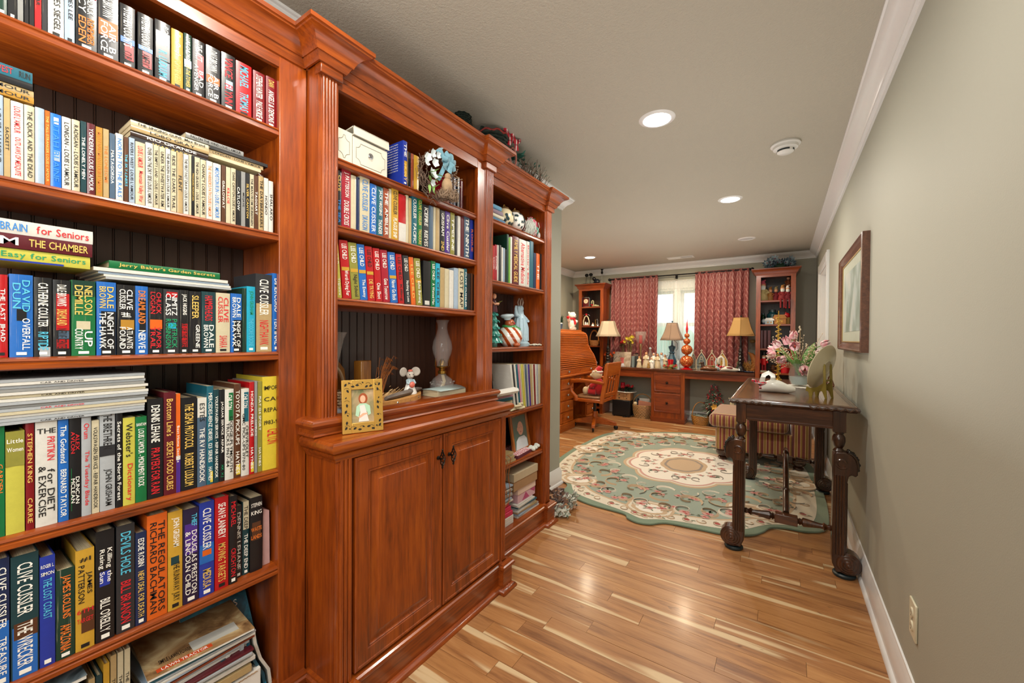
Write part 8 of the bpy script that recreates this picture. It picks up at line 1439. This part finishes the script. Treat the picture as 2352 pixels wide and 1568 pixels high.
t = thing('pine_cone', 'large brown pine cone between nutcracker and red canister', 'pine cone', (at(1776, 850, Y=6.42).x, 6.42, Z4+.0005)); obj('scales', g, C('pine_cone_brown', '#6a4a30', rough=.8, var=.4), t); obj('core', G().ball((0, 0, .05), (.03, .03, .05), 10, 7), BROWNW, t)
# --- under the desk
t = thing('black_subwoofer', 'black box speaker on the floor under the desk', 'speaker', (-2.13, 6.50, 0)); obj('cabinet', G().box(-.155, .13, -.14, .16, .015, .26), C('black_vinyl', '#0e1216', rough=.35), t, bev=.004); [obj('foot', G().cyl((a, b, 0), .012, .016, 10), BLACKM, t) for a in (-.13, .11) for b in (-.12, .14)]
KB = C('tan_drawer_wood', '#a57a50', rough=.5, var=.15); t = thing('drawer_boxes', 'small tan two-drawer wooden chest on the black speaker', 'box', (-2.13, 6.47, .2605)); obj('chest', G().box(-.12, .13, -.09, .09, 0, .125), KB, t, bev=.002)
for z in (.008, .066): d = obj('drawer', G().box(-.115, .02, -.096, -.09, z, z+.052).box(.028, .125, -.096, -.09, z, z+.052), KB, t); obj('cup_pull', G().ball((-.045, -.098, z+.028), (.014, .005, .007), 8, 6).ball((.076, -.098, z+.028), (.010, .005, .006), 8, 6), BLACKM, d)
tag(obj('round_platter', G().lathe([(0, 0), (.16, 0), (.172, .010), (.168, .014), (0, .010)], n=36, sy=.8), C('white_ceramic', '#e6e5df'), None, loc=(-2.10, 6.48, .386)), 'white round platter balanced on the tan drawers', 'platter')
g = G(); g2 = G(); rr = random.Random(33)
for i in range(150): a = rr.uniform(0, 6.28); r = rr.uniform(.03, .15); g.leaf((r*.5*math.cos(a), r*.5*math.sin(a), .02+rr.uniform(0, .03)), (math.cos(a), math.sin(a), rr.uniform(-.1, .6)), rr.uniform(.05, .10), .016)
for i in range(9): a = rr.uniform(0, 6.28); flower(g2, (.09*math.cos(a)+.03, .07*math.sin(a)-.03, .06+rr.uniform(0, .03)), .03, 6, (rr.uniform(-.4, .6), -.8, .6))
t = thing('poinsettia_centrepiece', 'red candle centrepiece with pine and poinsettias under the desk', 'centrepiece', (-2.10, 6.47, .399)); obj('pine', g, DKGREEN, t); obj('poinsettias', g2, C('poinsettia_red', '#a5121e'), t); obj('candle', G().lathe([(0, .01), (.034, .01), (.034, .135), (.028, .14), (0, .132)], (-.05, 0, 0), 20), C('crimson_wax', '#a5142c', rough=.3), t)
t = basket('work_basket', 'round open-weave basket holding papers under the desk', 'basket', (-1.835, 6.50, 0), .125, .150, .20, .17, C('pale_brown_wicker', '#a07a4c', rough=.6, var=.35, vs=50), .85, 0, 9, 20)
obj('pink_folder', G().box(-.08, .13, -.01, .0, .05, .27, RY(.1)), C('salmon_card', '#c98a70', rough=.7), t, rot=(.15, 0, 0)); obj('white_card', G().box(-.06, .10, .02, .03, .05, .30), PAPER, t); obj('rag_doll', G().ball((-.10, -.06, .22), (.03, .03, .03), 10, 7).ball((-.10, -.06, .18), (.03, .03, .04), 10, 7), C('cream_plush', '#d3c29c'), t); obj('dark_folder', G().box(-.10, .05, .045, .05, .05, .29), C('navy_velvet', '#1a2236'), t)
tag(obj('blue_paper', G().box(-.045, .045, 0, .004, 0, .13), C('pale_blue_paper', '#8fb3cc', rough=.7), None, loc=(-2.02+.06, 6.68, .0), rot=(-.12, 0, 0)), 'pale blue paper leaning against the wall under the desk', 'paper')
tag(obj('black_cable', G().tube([(-2.06, 6.36, .006), (-1.98, 6.33, .02), (-1.94, 6.38, .05), (-2.0, 6.42, .03), (-2.05, 6.34, .006), (-2.1, 6.32, .006)], .006, 6), BLACKM, None), 'tangled black cable beside the speaker', 'cable')
t = basket('wicker_basket', 'small bright wicker basket with a twisted handle by the tree', 'basket', (-.985, 6.44, 0), .085, .115, .13, .20, C('bright_wicker', '#b5803a', rough=.5, var=.35, vs=60), .9, .5, 8, 18); g = G(); rr = random.Random(3); [g.tube([(rr.gauss(0, .03), rr.gauss(0, .03), .12), (rr.gauss(0, .05), rr.gauss(0, .05), .15), (rr.gauss(0, .06), rr.gauss(0, .06), .14)], .006, 5, False, None, .3) for _ in range(16)]; obj('grey_ribbon', g, C('grey_ribbon', '#6f7a72', rough=.5), t)
ct = thing('small_christmas_tree', 'small frosted christmas tree with red bows in a fluted urn', 'christmas tree', (-.80, 6.44, 0)); FU = C('dark_fluted_urn', '#30221c', rough=.4, var=.2)
g = G().lathe([(0, 0), (.075, 0), (.07, .02), (.028, .045), (.03, .07), (.07, .13), (.085, .22), (.09, .235), (.0, .235)], n=24); [g.tube([(.032*math.cos(a), .032*math.sin(a), .07), (.072*math.cos(a), .072*math.sin(a), .13), (.087*math.cos(a), .087*math.sin(a), .22)], .007, 5) for a in [2*PI*k/16 for k in range(16)]]; obj('urn', g, FU, ct)
g, g2, g3 = G(), G(), G(); rr = random.Random(50)
for i in range(420):
    f = rr.random(); z = .22+.38*f; r = (.155*(1-f)+.02); a = rr.uniform(0, 6.28); p_ = Vector((r*.5*math.cos(a), r*.5*math.sin(a), z)); (g if i % 4 else g2).leaf(p_, (math.cos(a), math.sin(a), rr.uniform(-.4, .5)), r*.6+.03, .013)
for i in range(34): f = rr.random(); z = .24+.36*f; r = .15*(1-f)+.03; a = rr.uniform(PI, 2*PI); g3.ball((r*math.cos(a), r*math.sin(a), z), .011, 7, 5)
obj('frosted_needles', g, C('frosted_green', '#4f6456', rough=.8, var=.45, vs=50), ct); obj('snowy_tips', g2, C('snowy_tips', '#a9b0a5', rough=.9), ct); obj('red_berries', g3, C('berry_red', '#8a1822', rough=.3), ct)
for a, z in ((-2.0, .58), (-1.2, .57), (-2.4, .50), (-.9, .45)): bow(ct, (.07*math.cos(a), .07*math.sin(a), z), .05, C('burgundy_velvet', '#6a1020', rough=.8, sheen=.5), 'velvet_bow')
g = G(); flower(g, (.02, -.16, .30), .055, 6, (0, -1, .2), .55); obj('gold_poinsettia', g, C('gold_bloom', '#c99a44', rough=.5), ct)
